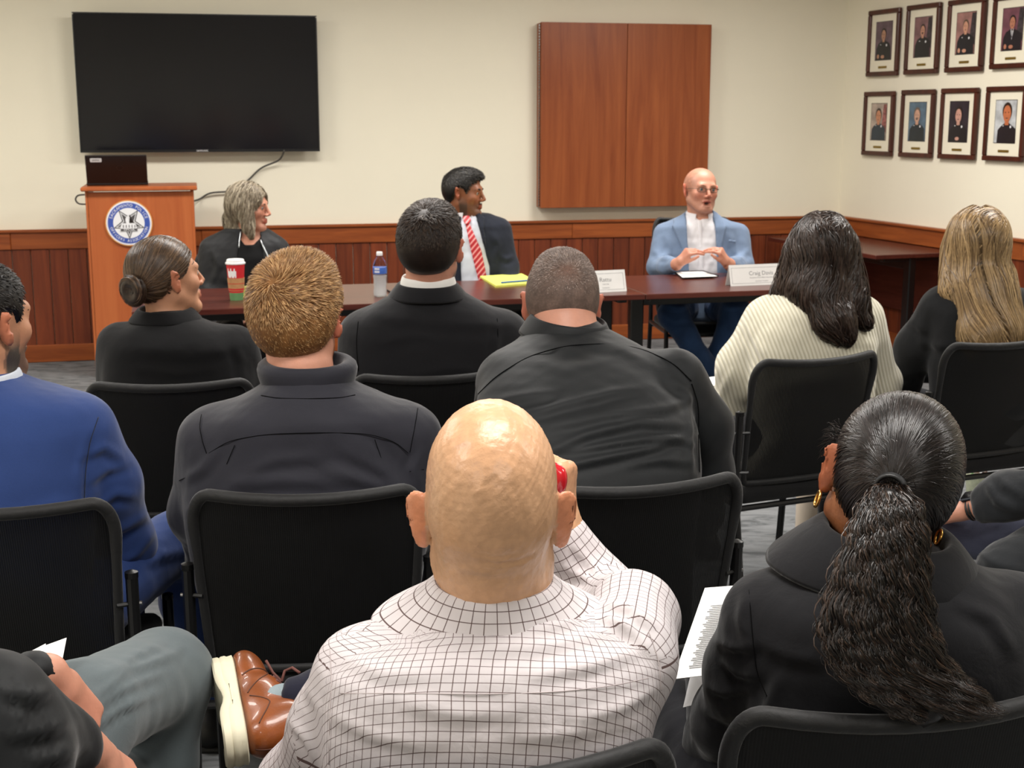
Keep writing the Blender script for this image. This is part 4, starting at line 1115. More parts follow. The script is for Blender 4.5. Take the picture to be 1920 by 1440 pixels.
def lower(root, W, mat, spread=.13, shoes=None, knee=.45, sole=None, ang=0, sitz=.545, rt=.082, rs=.056, feet=.50, mt='trousers'):
    legs = []
    for s in (-1, 1):
        hip = W(s*.085, -.02, sitz); kn = W(s*spread, knee, sitz-.01); an = W(s*(spread-.01), feet, .11)
        legs.append([(hip, rt+.006), (kn, rt*.80), (an, rs)])
        if shoes is not None: shoe(root, W(s*(spread-.01), feet, .085), W(s*.02, 1, 0)-W(0, 0, 0), shoes, sole=sole)
    pel = W(0, -.02, .56)
    lo = np.minimum.reduce([p for a in legs for p, r in a]+[pel])-.16; hi = np.maximum.reduce([p for a in legs for p, r in a]+[pel])+.16
    F = Field(lo, hi, .012)
    F.ell(pel, (.175, .13, .10), rotm(math.degrees(math.atan2(*(W(1, 0, 0)-W(0, 0, 0))[[1, 0]]))), .04)
    for a in legs:
        for (p0, r0), (p1, r1) in zip(a[:-1], a[1:]): F.cap(p0, p1, r0, r1, .035)
    V, Q = F.nets(); N_ = vnormals(V, Q); V = V+N_*(.003*sinoise(V, 26, 3))[:, None]
    mesh_obj(mt, V, Q, mat, root)
def poly_fn(pts_px, Y, sgn, yc):
    pts = [P(x, y, Y) for x, y in pts_px]; q = np.array([[p[0], p[2]] for p in pts])
    ar = sum(q[i, 0]*q[(i+1) % len(q), 1]-q[(i+1) % len(q), 0]*q[i, 1] for i in range(len(q)))
    if ar < 0: q = q[::-1]
    def fn(X, Yg, Z):
        r = None
        for i in range(len(q)):
            a, b_ = q[i], q[(i+1) % len(q)]; e = b_-a; e = e/np.linalg.norm(e); v = (X-a[0])*e[1]-(Z-a[1])*e[0]
            r = v if r is None else np.maximum(r, v)
        return np.maximum(r, sgn*(yc-Yg))     # sgn=-1 keeps the side nearer than yc
    return fn, q
def vcut(F, pts_px, Y, yc, sgn=-1):
    fn, q = poly_fn(pts_px, Y, sgn, yc); lo = np.array([q[:, 0].min(), yc-.4, q[:, 1].min()]); hi = np.array([q[:, 0].max(), yc+.02, q[:, 1].max()])
    if sgn > 0: lo[1] = yc-.02; hi[1] = yc+.4
    F.put(lo, hi, fn, .003, 's')
def patch(root, name, mat, F, polys, Y, yc, off=.007, depth=.02, h=.0055, sgn=-1, op_into=None, smooth_it=1):
    """a raised piece of cloth lying on the surface of field F, inside the outline(s)"""
    allq = []; fns = []
    for pl in polys:
        fn, q = poly_fn(pl, Y, sgn, yc); fns.append(fn); allq.append(q)
    q = np.concatenate(allq); y0, y1 = (yc-.45, yc) if sgn < 0 else (yc, yc+.45)
    G = Field((q[:, 0].min()-.03, y0, q[:, 1].min()-.03), (q[:, 0].max()+.03, y1, q[:, 1].max()+.03), h)
    X, Yg, Z = G.ax[0][:, None, None], G.ax[1][None, :, None], G.ax[2][None, None, :]
    g = np.stack(np.broadcast_arrays(X, Yg, Z), -1).reshape(-1, 3); f = F.sample(g).reshape(G.f.shape)
    pf = np.full(G.f.shape, 1.0)
    for fn in fns: pf = np.minimum(pf, fn(X, Yg, Z))
    G.f = np.maximum(np.maximum(f-off, -(f+depth)), pf).astype(np.float32)
    V, Q = G.nets(); V = relax(V, Q, smooth_it, .4); return mesh_obj(name, V, Q, mat, root)
SK_FAIR = hexc('C48E6E'); SK_PINK = hexc('C68C74'); SK_TAN = hexc('A9714F'); SK_BR = hexc('9A6244'); SK_J = hexc('BE8C66')
M['navyjack'] = fabric('dark_softshell', '26262E', rough=.75, weave=1500, bmp=.18, sheen=.25)
M['blackblazer'] = fabric('black_blazer', '101012', weave=1500, bmp=.2, sheen=.1)
M['charcoal'] = fabric('charcoal_suiting', '19191C', weave=1400, bmp=.22, sheen=.2)
M['knit'] = fabric('cream_knit', 'DCD8C4', weave=300, bmp=.35, sheen=.3)
M['blackknit'] = fabric('black_knit', '131416', weave=900, bmp=.25, sheen=.1)
M['bluesuit'] = fabric('blue_suiting', '2E4378', weave=1300, bmp=.15, sheen=.25, var=.08)
M['blackshirt'] = fabric('black_shirt', '16181A', rough=.6, weave=1600, bmp=.12, sheen=.15)
M['coat'] = fabric('black_wool_coat', '131316', weave=800, bmp=.25, sheen=.15)
M['darktr'] = fabric('dark_trousers', '15151A', weave=1200, bmp=.2)
M['greytr'] = fabric('grey_trousers', '5C6568', weave=1500, bmp=.15, sheen=.2, var=.08)
M['greysweat'] = fabric('dark_grey_sweater', '26282B', weave=700, bmp=.3, sheen=.3)
M['lightblue'] = fabric('light_blue_blazer', '72849E', weave=900, bmp=.25, sheen=.2)
M['jeans'] = fabric('blue_jeans', '2C4468', weave=900, bmp=.3, big=9, var=.35)
M['navysuit'] = fabric('navy_suiting', '20242F', weave=1200, bmp=.2)
M['ltshirt'] = fabric('pale_shirt', 'CDD3DE', weave=1200, bmp=.2)
M['wshirt'] = fabric('white_shirt', 'E4E2E6', weave=1200, bmp=.2)
def ext(rings, W, w_=.17, d_=.12, z=.47):
    """carry the rings down to the seat"""
    b_ = rings[0]; s = W(0, -.04, 0)
    return [(s[0], s[1], z, w_, d_)]+rings
def lowarms(W, shL, shR, r=.058, elx=.25, ely=.06, elz=.70, wx=.12, wy=.30, wz=.66, elL=None, elR=None, wrL=None, wrR=None):
    a = []
    for s, sh, el, wr in ((-1, shL, elL, wrL), (1, shR, elR, wrR)):
        el = W(s*elx, ely, elz) if el is None else el; wr = W(s*wx, wy, wz) if wr is None else wr
        a.append([(sh, r*1.05), (el, r*.85), (wr, r*.62)])
    return a
def skinarms(arms, f=.66): return [[(p, r*f) for p, r in a] for a in arms]
def laphands(W, arms, sc=.95):
    out = []
    for s, a in zip((-1, 1), arms):
        w_ = a[-1][0]; e = a[-2][0]; d = unit(w_-e); out.append(dict(w=w_+d*.03, d=unit(d+(W(-s*.5, .4, -.35)-W(0, 0, 0))), n=V3(0, 0, -1)+(W(-s*.3, 0, 0)-W(0, 0, 0)), side=-s, curl=(25, 35, 20), sc=sc, fine=True))
    return out
def stdcollar(h0, out, ht, seed=0):
    return lambda t: [(0, 0), (.001, h0*.5), (.002, h0), (.006, h0+.004), (.010, h0*.8), (out, ht)]
# ---------------------------------------------------------------- F: red-haired man in a softshell jacket
def build_F():
    W = seatW('F'); root = person('man with short red hair in a dark charcoal softshell jacket, back turned', W(0, 0, 0))
    h = Head(P(559, 598, 2.86), -10, 2, 0, 1.05, 1.02, .45)
    rg = rings_px([(690, 515, 640, 2.83, .07), (712, 500, 655, 2.82, .085), (728, 482, 682, 2.815, .10), (748, 440, 730, 2.81, .115), (768, 405, 768, 2.80, .125), (795, 372, 792, 2.80, .13), (840, 355, 806, 2.80, .135), (900, 350, 812, 2.79, .14), (980, 352, 808, 2.78, .14), (1100, 375, 790, 2.76, .14)])
    rg = ext(rg, W, .18)
    yaw = 6; shL = P(402, 822, 2.80); shR = P(762, 818, 2.82)
    arms = [[(shL, .072), (P(375, 960, 2.86), .060), (P(398, 1060, 3.0), .050), (W(-.12, .30, .67), .042)], [(shR, .070), (P(790, 950, 2.86), .060), (P(770, 1060, 3.0), .05), (W(.12, .30, .67), .042)]]
    body(root, h, rg, yaw, P(562, 690, 2.83), skinarms(arms), laphands(W, arms), SK_PINK, hfine=.008, colkw=dict(red=.5, stub=.8, stubcol=hexc('8A4A22')[:3]), neckr=(.060, .066))
    h.eyes(root); 
    j, F = cloth(root, 'jacket', M['navyjack'], rg, yaw, arms, h=.0075, k=.045, wr=.0018, cuts=[(P(560, 668, 2.83), (0, 0, 1))],
        fl=[([(410, 945), (440, 905), (520, 900), (640, 905), (760, 925)], .005, 14), ([(470, 880), (520, 862), (600, 856)], .004, 12), ([(610, 880), (690, 900), (760, 930)], .006, 12),
            ([(640, 840), (720, 885), (770, 935)], .005, 12), ([(345, 900), (380, 880), (410, 840)], .005, 10), ([(350, 960), (385, 945), (415, 950)], .006, 9), ([(660, 800), (720, 835), (745, 880)], -.004, 14), ([(790, 850), (775, 880), (790, 920)], .004, 9), ([(500, 930), (600, 938), (720, 930)], .004, 12)])
    seam(root, F, [[(388, 852), (430, 826), (500, 814), (600, 811), (690, 813), (740, 828), (768, 852)], [(378, 775), (374, 800), (380, 830), (388, 852)], [(784, 762), (778, 800), (768, 852)], [(334, 902), (360, 890), (388, 884)], [(702, 822), (712, 850), (722, 885)], [(440, 835), (425, 870)], [(768, 884), (795, 880)]], 2.4, 3.0, .0008, M['seamdark'])
    neckband(root, 'collar', M['navyjack'], P(578, 738, 2.835), .0, (.088, .088), lambda t: [(.012, -.012), (.010, .0), (.006, .02), (.004+.012*abs(math.sin(t)), .045), (.004+.014*abs(math.sin(t)), .068), (-.004, .078), (-.014, .068), (-.02, .03)], .004, yaw, .35, (4, 0))
    b = MB(); 
    seam(root, F, [[(487, 741), (520, 747), (580, 748), (640, 746), (668, 740)]], 2.4, 3.1, .0013, M['seamdark'], 'collar_seam')
    short_hair(h, root, hexc('8E6238'), hexc('E2B680'), 12000, .022, .0013, .013, .65, (-.012, -.088, .082), .9, seed=5, top=.008, spread=.22, fade=.0, skin=SK_PINK, scl=1, mat='hair')
    # beard edge
    lower(root, W, M['darktr'], .14, M['black_plastic'])
# ---------------------------------------------------------------- A: woman with the bun
def build_A():
    W = seatW('A'); root = person('woman with brown hair in a low bun, in a black blazer, before the lectern', W(0, 0, 0))
    h = Head(P(311, 521, 3.94), -50, 6, 0, 1.0, .96, .15)
    rg = rings_px([(578, 286, 345, 3.93, .06), (592, 272, 362, 3.93, .075), (606, 245, 392, 3.92, .09), (618, 215, 425, 3.91, .10), (640, 202, 452, 3.90, .115), (670, 197, 470, 3.90, .12), (712, 197, 478, 3.89, .125), (800, 205, 470, 3.88, .13)])
    rg = ext(rg, W, .165); yaw = 8
    arms = lowarms(W, P(226, 645, 3.92), P(440, 650, 3.94), .062, elL=P(215, 800, 3.95), elR=P(478, 790, 4.0))
    body(root, h, rg, yaw, P(308, 585, 3.93), skinarms(arms), laphands(W, arms, .9), SK_FAIR, hfine=.009, neckr=(.048, .052), colkw=dict(red=.3))
    h.eyes(root); h.brows(root, '3A2618', .8)
    j, F = cloth(root, 'blazer', M['blackblazer'], rg, yaw, arms, h=.009, wr=.0012, cuts=[(P(308, 578, 3.93), (0, 0, 1))], fl=[([(280, 660), (360, 668), (430, 655)], .003, 10), ([(440, 640), (455, 680), (452, 720)], .004, 8), ([(250, 690), (330, 700), (400, 690)], .003, 9)])
    neckband(root, 'blazer_collar', M['blackblazer'], P(310, 596, 3.93), 0, (.072, .074), lambda t: [(-.006, -.02), (-.004, .01), (-.002, .028), (.004, .031), (.010, .022), (.022+.012*abs(math.sin(t)), -.006)], .0035, yaw-8, .5, (3, 0))
    # sleek hair pulled to a bun
    Fh = Field(h.c-.17, h.c+.17, .005)
    hair_volume(Fh, h, .0045)
    V, Q = Fh.nets(); q = h.loc(V); L_ = np.interp(q[:, 1], *HL_SLEEK); Vk, Qk = region_faces(V, Q, q[:, 2] > L_)
    bun = h.p(.030, -.112, -.012)
    r = surf_samples(Vk, Qk, 2600, 3); ql = h.loc(r)
    n = len(r); S = 14; s = np.linspace(0, 1, S)[None, :, None]; tgt = h.p(.024, -.092, -.012)
    Pp = r[:, None, :]*(1-s)+tgt*s; iso = .001+.002*rng.random(n)
    X_ = Pp.reshape(-1, 3); X_ = Fh.project(X_, np.repeat(iso, S), 3); Pp = X_.reshape(n, S, 3); Nn = unitn(Fh.grad(X_)).reshape(n, S, 3)
    C2 = haircols(len(Vk), hexc('2A1D14'), hexc('4A3626'), 2, 1.5, Vk, 80, .5)
    ribbons('hair', Pp, Nn+rng.normal(size=(n, 1, 3))*.25, .0022, haircols(n, hexc('241811'), hexc('7A6048'), 4, 1.8, r, 60, .3), M['sleek'], root, taper=False, extra=(Vk, Qk, C2))
    # bun: coiled strand bundles
    ax = unit(h.dirw((.35, -1, -.05))); e1 = unit(np.cross(ax, V3(0, 0, 1))); e2 = np.cross(e1, ax)
    paths = []; nn = []; cc = []
    for c_i in range(1500):
        a0 = rng.random()*6.28; R0 = .026+rng.normal()*.004; turns = 1.0+rng.random()*.8; t = np.linspace(0, 1, 16)
        cyc = a0+t*turns*6.28*.55; tube_a = rng.random()*6.28; rr = .0135*(.85+.2*rng.random())
        tw = tube_a+t*2.5
        rad = R0+rr*np.cos(tw); off = rr*np.sin(tw)+.008
        p = bun+np.outer(rad*np.cos(cyc), e1)+np.outer(rad*np.sin(cyc), e2)+np.outer(off, ax); paths.append(p)
        nn.append(np.outer(np.cos(tw)*np.cos(cyc), e1)+np.outer(np.cos(tw)*np.sin(cyc), e2)+np.outer(np.sin(tw), ax))
    Fb = Field(bun-.08, bun+.08, .006)
    for i in range(20):
        a0, a1 = i/20*6.283, (i+1)/20*6.283
        Fb.cap(bun+ax*.010+(e1*math.cos(a0)+e2*math.sin(a0))*.026, bun+ax*.010+(e1*math.cos(a1)+e2*math.sin(a1))*.026, .0135, .0135, .004)
    Fb.ell(bun, (.02, .02, .02), None, .01)
    Vb, Qb = Fb.nets()
    ribbons('hair_bun', np.array(paths), np.array(nn), .0022, haircols(1500, hexc('22150E'), hexc('6E5540'), 9, 1.8), M['sleek'], root, extra=(Vb, Qb, haircols(len(Vb), hexc('22160F'), hexc('3A281C'), 8)))
    lower(root, W, M['darktr'], .10, M['black_plastic'], rt=.074)
# ---------------------------------------------------------------- B: dark-haired man, charcoal suit, white collar
def build_B():
    W = seatW('B'); root = person('man with short dark brown hair in a charcoal suit and white shirt collar', W(0, 0, 0))
    h = Head(P(808, 466, 3.98), -11, 0, 0, 1.07, 1.0, .5)
    rg = rings_px([(530, 765, 845, 3.99, .06), (548, 740, 868, 3.99, .075), (562, 712, 895, 3.985, .09), (578, 685, 925, 3.98, .105), (596, 662, 950, 3.98, .115), (625, 650, 972, 3.98, .125), (670, 650, 980, 3.98, .13), (720, 655, 975, 3.98, .13), (820, 665, 960, 3.97, .13)])
    rg = ext(rg, W, .175); yaw = 10
    arms = lowarms(W, P(684, 628, 3.99), P(945, 628, 4.02), .068, elL=P(668, 790, 4.0), elR=P(985, 760, 4.12))
    body(root, h, rg, yaw, P(800, 540, 3.98), skinarms(arms), laphands(W, arms), SK_PINK, hfine=.009, colkw=dict(red=.4, stub=.45), neckr=(.056, .062))
    h.eyes(root)
    j, F = cloth(root, 'suit_jacket', M['charcoal'], rg, yaw, arms, h=.009, wr=.0015, cuts=[(P(800, 530, 3.99), (0, 0, 1))],
        fl=[([(700, 590), (800, 606), (900, 610), (960, 606)], .003, 10), ([(935, 610), (930, 650), (936, 700)], .004, 7), ([(930, 665), (955, 650), (985, 655)], .004, 6), ([(720, 640), (780, 628), (820, 634)], .003, 9), ([(780, 700), (850, 690), (920, 700)], .004, 8)])
    seam(root, F, [[(932, 594), (934, 640), (930, 700)], [(672, 600), (668, 640), (672, 700)]], 3.6, 4.2, .0014, M['seamdark'])
    neckband(root, 'shirt_collar', M['white'], P(803, 540, 3.985), 0, (.070, .070), lambda t: [(0, -.01), (0, .01), (.001, .034), (.005, .037), (.009, .028), (.014, .0)], .0025, yaw, .3, (4, 0))
    neckband(root, 'jacket_collar', M['charcoal'], P(802, 552, 3.985), 0, (.080, .078), lambda t: [(-.004, -.02), (-.003, .012), (.0, .032), (.006, .035), (.012, .026), (.026+.014*abs(math.sin(t)), -.008)], .004, yaw-4, .45, (4, 0))
    short_hair(h, root, hexc('261B14'), hexc('4A382A'), 9000, .022, .0018, .010, .35, (0, -.07, .092), .4, seed=8, curl=.004, fade=.35, skin=SK_FAIR, spread=.35, top=.006, thin=[((0, -.045, .108), .022, .05)], fadez=(-.085, -.055))
    lower(root, W, M['darktr'], .14, M['black_plastic'])
# ---------------------------------------------------------------- long-haired women
def wpx(rows, Y):
    return [(P(x, y, Y)[2], P(x, y, Y)[0], w_*(Y*cT+.3*sT)/FPX) for y, x, w_ in rows]
def longhair(root, h, mass, cut, rz, n, dark, light, seed, zend, wave, wfreq, crown=(0, .03, .11), steps=44, width=.003, name='hair', wild=0.0, mat='hair', lat=.0, hfield=.007, zr=(.0, .06), part=None, wid=None):
    pts = [np.array(p) for a in mass for p in a[:2]]
    lo = np.minimum.reduce(pts+[h.c-.13])-.10; hi = np.maximum.reduce(pts+[h.c+.13])+.10
    F = Field(lo, hi, hfield); hair_volume(F, h, .013, mass); face_cut(F, h, **cut)
    V, Q = F.nets(); V = relax(V, Q, 1, .4); V = V-vnormals(V, Q)*.004
    C2 = haircols(len(V), dark, light, seed, 2.2, V*np.array([1, 1, .25]), 55, .5)*.75
    # roots along a parting over the crown
    t = rng.random(n); sd = rng.choice([-1, 1], n); y0 = .085-.16*t
    root_l = np.stack([sd*(.004+.07*rng.random(n)**1.5), y0, .095+.03*rng.random(n)], 1)
    r = h.c+((root_l*np.array([h.w, 1, 1]))*h.s) @ h.R.T
    r = F.project(r, .0, 4)
    ext_ = surf_samples(V, Q, n//2, seed+7); r = np.concatenate([r, F.project(ext_, 0, 2)])
    q = h.loc(r); back = h.dirw((0, -1, 0)); N_ = len(r)
    outw = np.sign(q[:, 0])[:, None]*h.dirw((1, 0, 0))[None, :]
    aa = np.clip(q[:, 0]/.09, -1, 1)*.6+.4*np.sign(q[:, 0])*rng.random(N_); wz = np.array(wid[::-1]); X1 = h.dirw((1, 0, 0)); X1 = unit(V3(X1[0], X1[1], 0))
    def flow(p, i):
        k = max(0, 1-i/7.0); zz = p[:, 2]
        ctr = np.interp(zz, wz[:, 0], wz[:, 1]); hw = np.interp(zz, wz[:, 0], wz[:, 2]); tx = ctr+aa*hw
        st = np.clip((tx-p[:, 0])/.035, -1.2, 1.2)*(1-k)
        return st[:, None]*X1[None, :]+ np.array([0, 0, -1.0])[None, :]+k*(.9*outw+.5*back[None, :])+lat*(sinoise(p, 14, seed)[:, None])*h.dirw((1, 0, 0))[None, :]
    ze = zend+rng.random(N_)**1.5*zr[1]+zr[0]
    stop = lambda p: p[:, 2] < ze
    L_ = (h.c[2]+.12*h.s-zend)*1.25/steps
    Pp, Nn = surf_strands(F, r, flow, steps, L_, -.003+.011*rng.random(N_)**1.5, stop, wild, seed, wave, wfreq)
    ribbons(name, Pp, Nn+rng.normal(size=(N_, 1, 3))*.3, width*(.6+.7*rng.random(N_)), haircols(N_, dark, light, seed+1, 1.6, Pp[:, steps//2]*np.array([1, 1, .3]), 45, .45), M[mat], root, extra=(V, Q, C2))
    return F
def build_C():
    W = seatW('C'); root = person('woman with long wavy dark brown hair in a cream knit sweater', W(0, 0, 0))
    h = Head(P(1540, 477, 4.36), -4, 0, 0, 1.02, 1.0, 0)
    rg = rings_px([(530, 1505, 1580, 4.38, .07), (545, 1470, 1610, 4.37, .09), (560, 1448, 1628, 4.36, .10), (580, 1425, 1642, 4.35, .115), (610, 1405, 1650, 4.34, .125), (650, 1398, 1652, 4.33, .135), (720, 1400, 1645, 4.32, .14), (800, 1400, 1640, 4.31, .14)])
    rg = ext(rg, W, .18); yaw = 22
    shL = P(1440, 600, 4.36); shR = P(1618, 595, 4.42)
    arms = [[(shL, .078), (P(1392, 690, 4.42), .078), (P(1375, 770, 4.52), .075), (P(1395, 855, 4.68), .060), (W(-.10, .34, .64), .05)], [(shR, .068), (P(1650, 720, 4.55), .065), (W(.2, .12, .70), .06), (W(.1, .32, .66), .045)]]
    body(root, h, rg, yaw, P(1540, 545, 4.38), skinarms(arms, .55), laphands(W, arms, .88), SK_FAIR, hfine=.009, neckr=(.048, .052))
    h.eyes(root)
    # ribbed knit
    m, N, L, b = newmat('cream_rib_knit'); v = coords(N, L, (1, 1, 1), rot=(0, .35, 0))
    wv = N.new('ShaderNodeTexWave'); wv.inputs['Scale'].default_value = 26; wv.inputs['Distortion'].default_value = .8; L.new(v, wv.inputs['Vector'])
    L.new(ramp(N, L, wv.outputs['Fac'], [(.1, hexc('C4BEA6')), (.6, hexc('E2DDC9'))]), b.inputs['Base Color']); b.inputs['Roughness'].default_value = .95; b.inputs['Sheen Weight'].default_value = .3
    bump(N, L, b, wv.outputs['Fac'], .55, .004)
    j, F = cloth(root, 'sweater', m, rg, yaw, arms, h=.0085, wr=.003, wf=18, cuts=[(P(1540, 535, 4.38), (0, 0, 1))], k=.05,
        fl=[([(1400, 610), (1430, 660), (1445, 700)], .005, 8), ([(1340, 760), (1370, 800), (1420, 815)], .008, 9), ([(1350, 845), (1375, 830), (1410, 835)], .008, 8), ([(1560, 660), (1600, 640), (1640, 645)], .005, 9), ([(1370, 700), (1352, 740), (1345, 780)], .005, 8)])
    neckband(root, 'neckband', m, P(1541, 548, 4.375), 0, (.07, .068), lambda t: [(.012, -.02), (.002, .0), (.0, .02), (.004, .024), (.008, .016), (.012, -.005)], .004, yaw, .0, (3, 0))
    top = h.c
    mass = [(P(1535, 470, 4.36), P(1530, 545, 4.30), .080, .078, .04), (P(1530, 545, 4.30), P(1560, 605, 4.235), .078, .062, .04), (P(1560, 605, 4.235), P(1580, 632, 4.22), .055, .026, .03),
            (P(1495, 480, 4.36), P(1475, 540, 4.36), .040, .035, .04), (P(1475, 540, 4.36), P(1450, 562, 4.36), .03, .018, .03), (P(1585, 470, 4.36), P(1600, 560, 4.30), .042, .042, .04), (P(1600, 560, 4.30), P(1622, 600, 4.27), .038, .022, .03)]
    longhair(root, h, mass, dict(w=.05, y=.08, z0=-.02, rz=.08), 0, 4500, hexc('120C09'), hexc('4E3C33'), 11, P(1580, 648, 4.22)[2], .013, 30, width=.0036, lat=.9, wild=.22, mat='sleek', wid=wpx([(400, 1538, 1), (440, 1538, 58), (480, 1538, 72), (540, 1540, 85), (590, 1560, 80), (640, 1590, 50)], 4.3))
    lower(root, W, M['darktr'], .10, M['black_plastic'], rt=.074)
def build_D():
    W = seatW('D'); root = person('blonde woman with long straight hair in a black long-sleeved top', W(0, 0, 0))
    h = Head(P(1832, 463, 4.62), -6, 0, 0, 1.04, 1.02, 0)
    rg = rings_px([(520, 1795, 1870, 4.64, .07), (534, 1770, 1905, 4.63, .09), (548, 1752, 1930, 4.62, .105), (575, 1738, 1955, 4.61, .12), (620, 1735, 1965, 4.60, .13), (680, 1738, 1960, 4.59, .135), (760, 1742, 1950, 4.58, .14)])
    rg = ext(rg, W, .185); yaw = 20
    arms = [[(P(1765, 580, 4.62), .075), (P(1720, 650, 4.68), .070), (P(1690, 715, 4.78), .062), (P(1700, 760, 4.95), .05), (W(-.08, .34, .66), .04)], [(P(1935, 580, 4.66), .068), (P(1975, 700, 4.75), .06), (W(.1, .34, .66), .04)]]
    body(root, h, rg, yaw, P(1832, 535, 4.64), skinarms(arms), laphands(W, arms, .88), SK_FAIR, hfine=.009, neckr=(.048, .052))
    h.eyes(root)
    j, F = cloth(root, 'long_sleeved_top', M['blackknit'], rg, yaw, arms, h=.009, wr=.0018, k=.045, cuts=[(P(1832, 530, 4.64), (0, 0, 1))],
        fl=[([(1690, 585), (1720, 610), (1745, 625)], .005, 8), ([(1730, 640), (1760, 650), (1800, 645)], .006, 8), ([(1655, 695), (1685, 705), (1715, 700)], .006, 6), ([(1650, 712), (1680, 722), (1710, 718)], .005, 5), ([(1745, 590), (1740, 630), (1745, 670)], -.005, 8)])
    mass = [(P(1832, 455, 4.62), P(1838, 540, 4.55), .084, .086, .04), (P(1838, 540, 4.55), P(1850, 630, 4.47), .090, .092, .04), (P(1850, 630, 4.47), P(1852, 650, 4.46), .085, .08, .03), (P(1790, 470, 4.63), P(1782, 545, 4.56), .04, .034, .03), (P(1875, 520, 4.60), P(1892, 620, 4.50), .05, .05, .04)]
    longhair(root, h, mass, dict(w=.05, y=.08, z0=-.02, rz=.08), 0, 3000, hexc('4A3522'), hexc('C9A878'), 21, P(1850, 648, 4.47)[2], .0025, 12, width=.0040, lat=.15, wild=.04, zr=(.0, .03), mat='sleek', wid=wpx([(390, 1834, 1), (430, 1832, 62), (470, 1830, 72), (540, 1838, 80), (600, 1856, 84), (650, 1868, 80)], 4.55))
    lower(root, W, M['darktr'], .10, M['black_plastic'], rt=.078)
# ---------------------------------------------------------------- E: blue suit
def build_E():
    W = seatW('E'); root = person('man with stubble in a blue suit, partly outside the picture', W(0, 0, 0))
    h = Head(P(-36, 604, 2.78), -30, 0, 2, 1.05, 1.0, .5)
    rg = rings_px([(690, -105, 12, 2.77, .07), (708, -125, 38, 2.765, .085), (724, -150, 80, 2.76, .10), (740, -190, 130, 2.755, .115), (760, -225, 166, 2.75, .125), (800, -250, 182, 2.74, .13), (880, -260, 184, 2.73, .135), (980, -255, 172, 2.72, .14), (1100, -240, 165, 2.70, .14)])
    rg = ext(rg, W, .18); yaw = 6
    arms = [[(P(-215, 800, 2.76), .07), (P(-260, 1000, 2.85), .06), (W(-.12, .30, .67), .045)], [(P(150, 808, 2.78), .074), (P(200, 905, 2.84), .068), (P(232, 1020, 2.93), .066), (P(215, 1085, 3.02), .056), (W(.08, .40, .63), .045)]]
    body(root, h, rg, yaw, P(-42, 700, 2.765), skinarms(arms), laphands(W, arms), SK_FAIR, hfine=.009, colkw=dict(red=.4, stub=.75, stubcol=hexc('4A423C')[:3]), neckr=(.058, .064))
    h.eyes(root); h.brows(root, '2A2018')
    j, F = cloth(root, 'suit_jacket', M['bluesuit'], rg, yaw, arms, h=.0075, k=.04, wr=.0015, cuts=[(P(-42, 694, 2.765), (0, 0, 1))],
        fl=[([(160, 855), (195, 838), (232, 862)], .006, 9), ([(165, 905), (200, 880), (240, 872)], .005, 8), ([(170, 960), (215, 925), (255, 930)], .006, 9), ([(190, 1010), (240, 985), (285, 960)], .007, 9), ([(215, 1060), (255, 1040), (295, 990)], .006, 8), ([(175, 820), (160, 880), (165, 960)], -.004, 8), ([(60, 960), (110, 945), (150, 950)], .004, 14), ([(178, 915), (185, 960), (190, 1010)], .004, 10)])
    seam(root, F, [[(186, 778), (168, 830), (160, 890), (158, 945)]], 2.3, 3.1, .0009, M['navysuit'])
    neckband(root, 'shirt_collar', M['ltshirt'], P(-42, 722, 2.765), 0, (.078, .078), lambda t: [(0, -.02), (0, .01), (.001, .030), (.005, .033), (.009, .025), (.016, -.004)], .0025, yaw, .3, (4, 0))
    neckband(root, 'jacket_collar', M['bluesuit'], P(-42, 738, 2.76), 0, (.090, .088), lambda t: [(-.004, -.02), (-.003, .01), (.0, .028), (.006, .031), (.012, .022), (.03+.018*abs(math.sin(t)), -.016)], .004, yaw, .45, (4, 0))
    short_hair(h, root, hexc('161210'), hexc('4A4540'), 3500, .018, .002, .008, .4, (0, -.07, .092), .4, seed=12, fade=.5, skin=SK_FAIR, spread=.3)
    # crossed right leg in the same blue
    legs = [[(W(.085, -.02, .55), .088), (P(330, 1015, 3.10), .070), (P(345, 1130, 3.2), .055), (W(.30, .52, .12), .045)], [(W(-.085, -.02, .55), .088), (W(-.12, .44, .54), .066), (W(-.12, .48, .11), .05)], [(W(.06, .1, .56), .08), (P(210, 1150, 3.0), .066), (P(225, 1195, 3.05), .06)]]
    cloth(root, 'suit_trousers', M['bluesuit'], [], yaw, [], legs=legs, h=.010, k=.03, wr=.003, wf=20, fl=[([(265, 1060), (310, 1040), (345, 1030)], .006, 9), ([(270, 1130), (300, 1100), (350, 1070)], .006, 9)])
    shoe(root, W(.30, .52, .09), V3(0, 1, 0), M['black_plastic']); shoe(root, W(-.12, .48, .09), V3(0, 1, 0), M['black_plastic'])
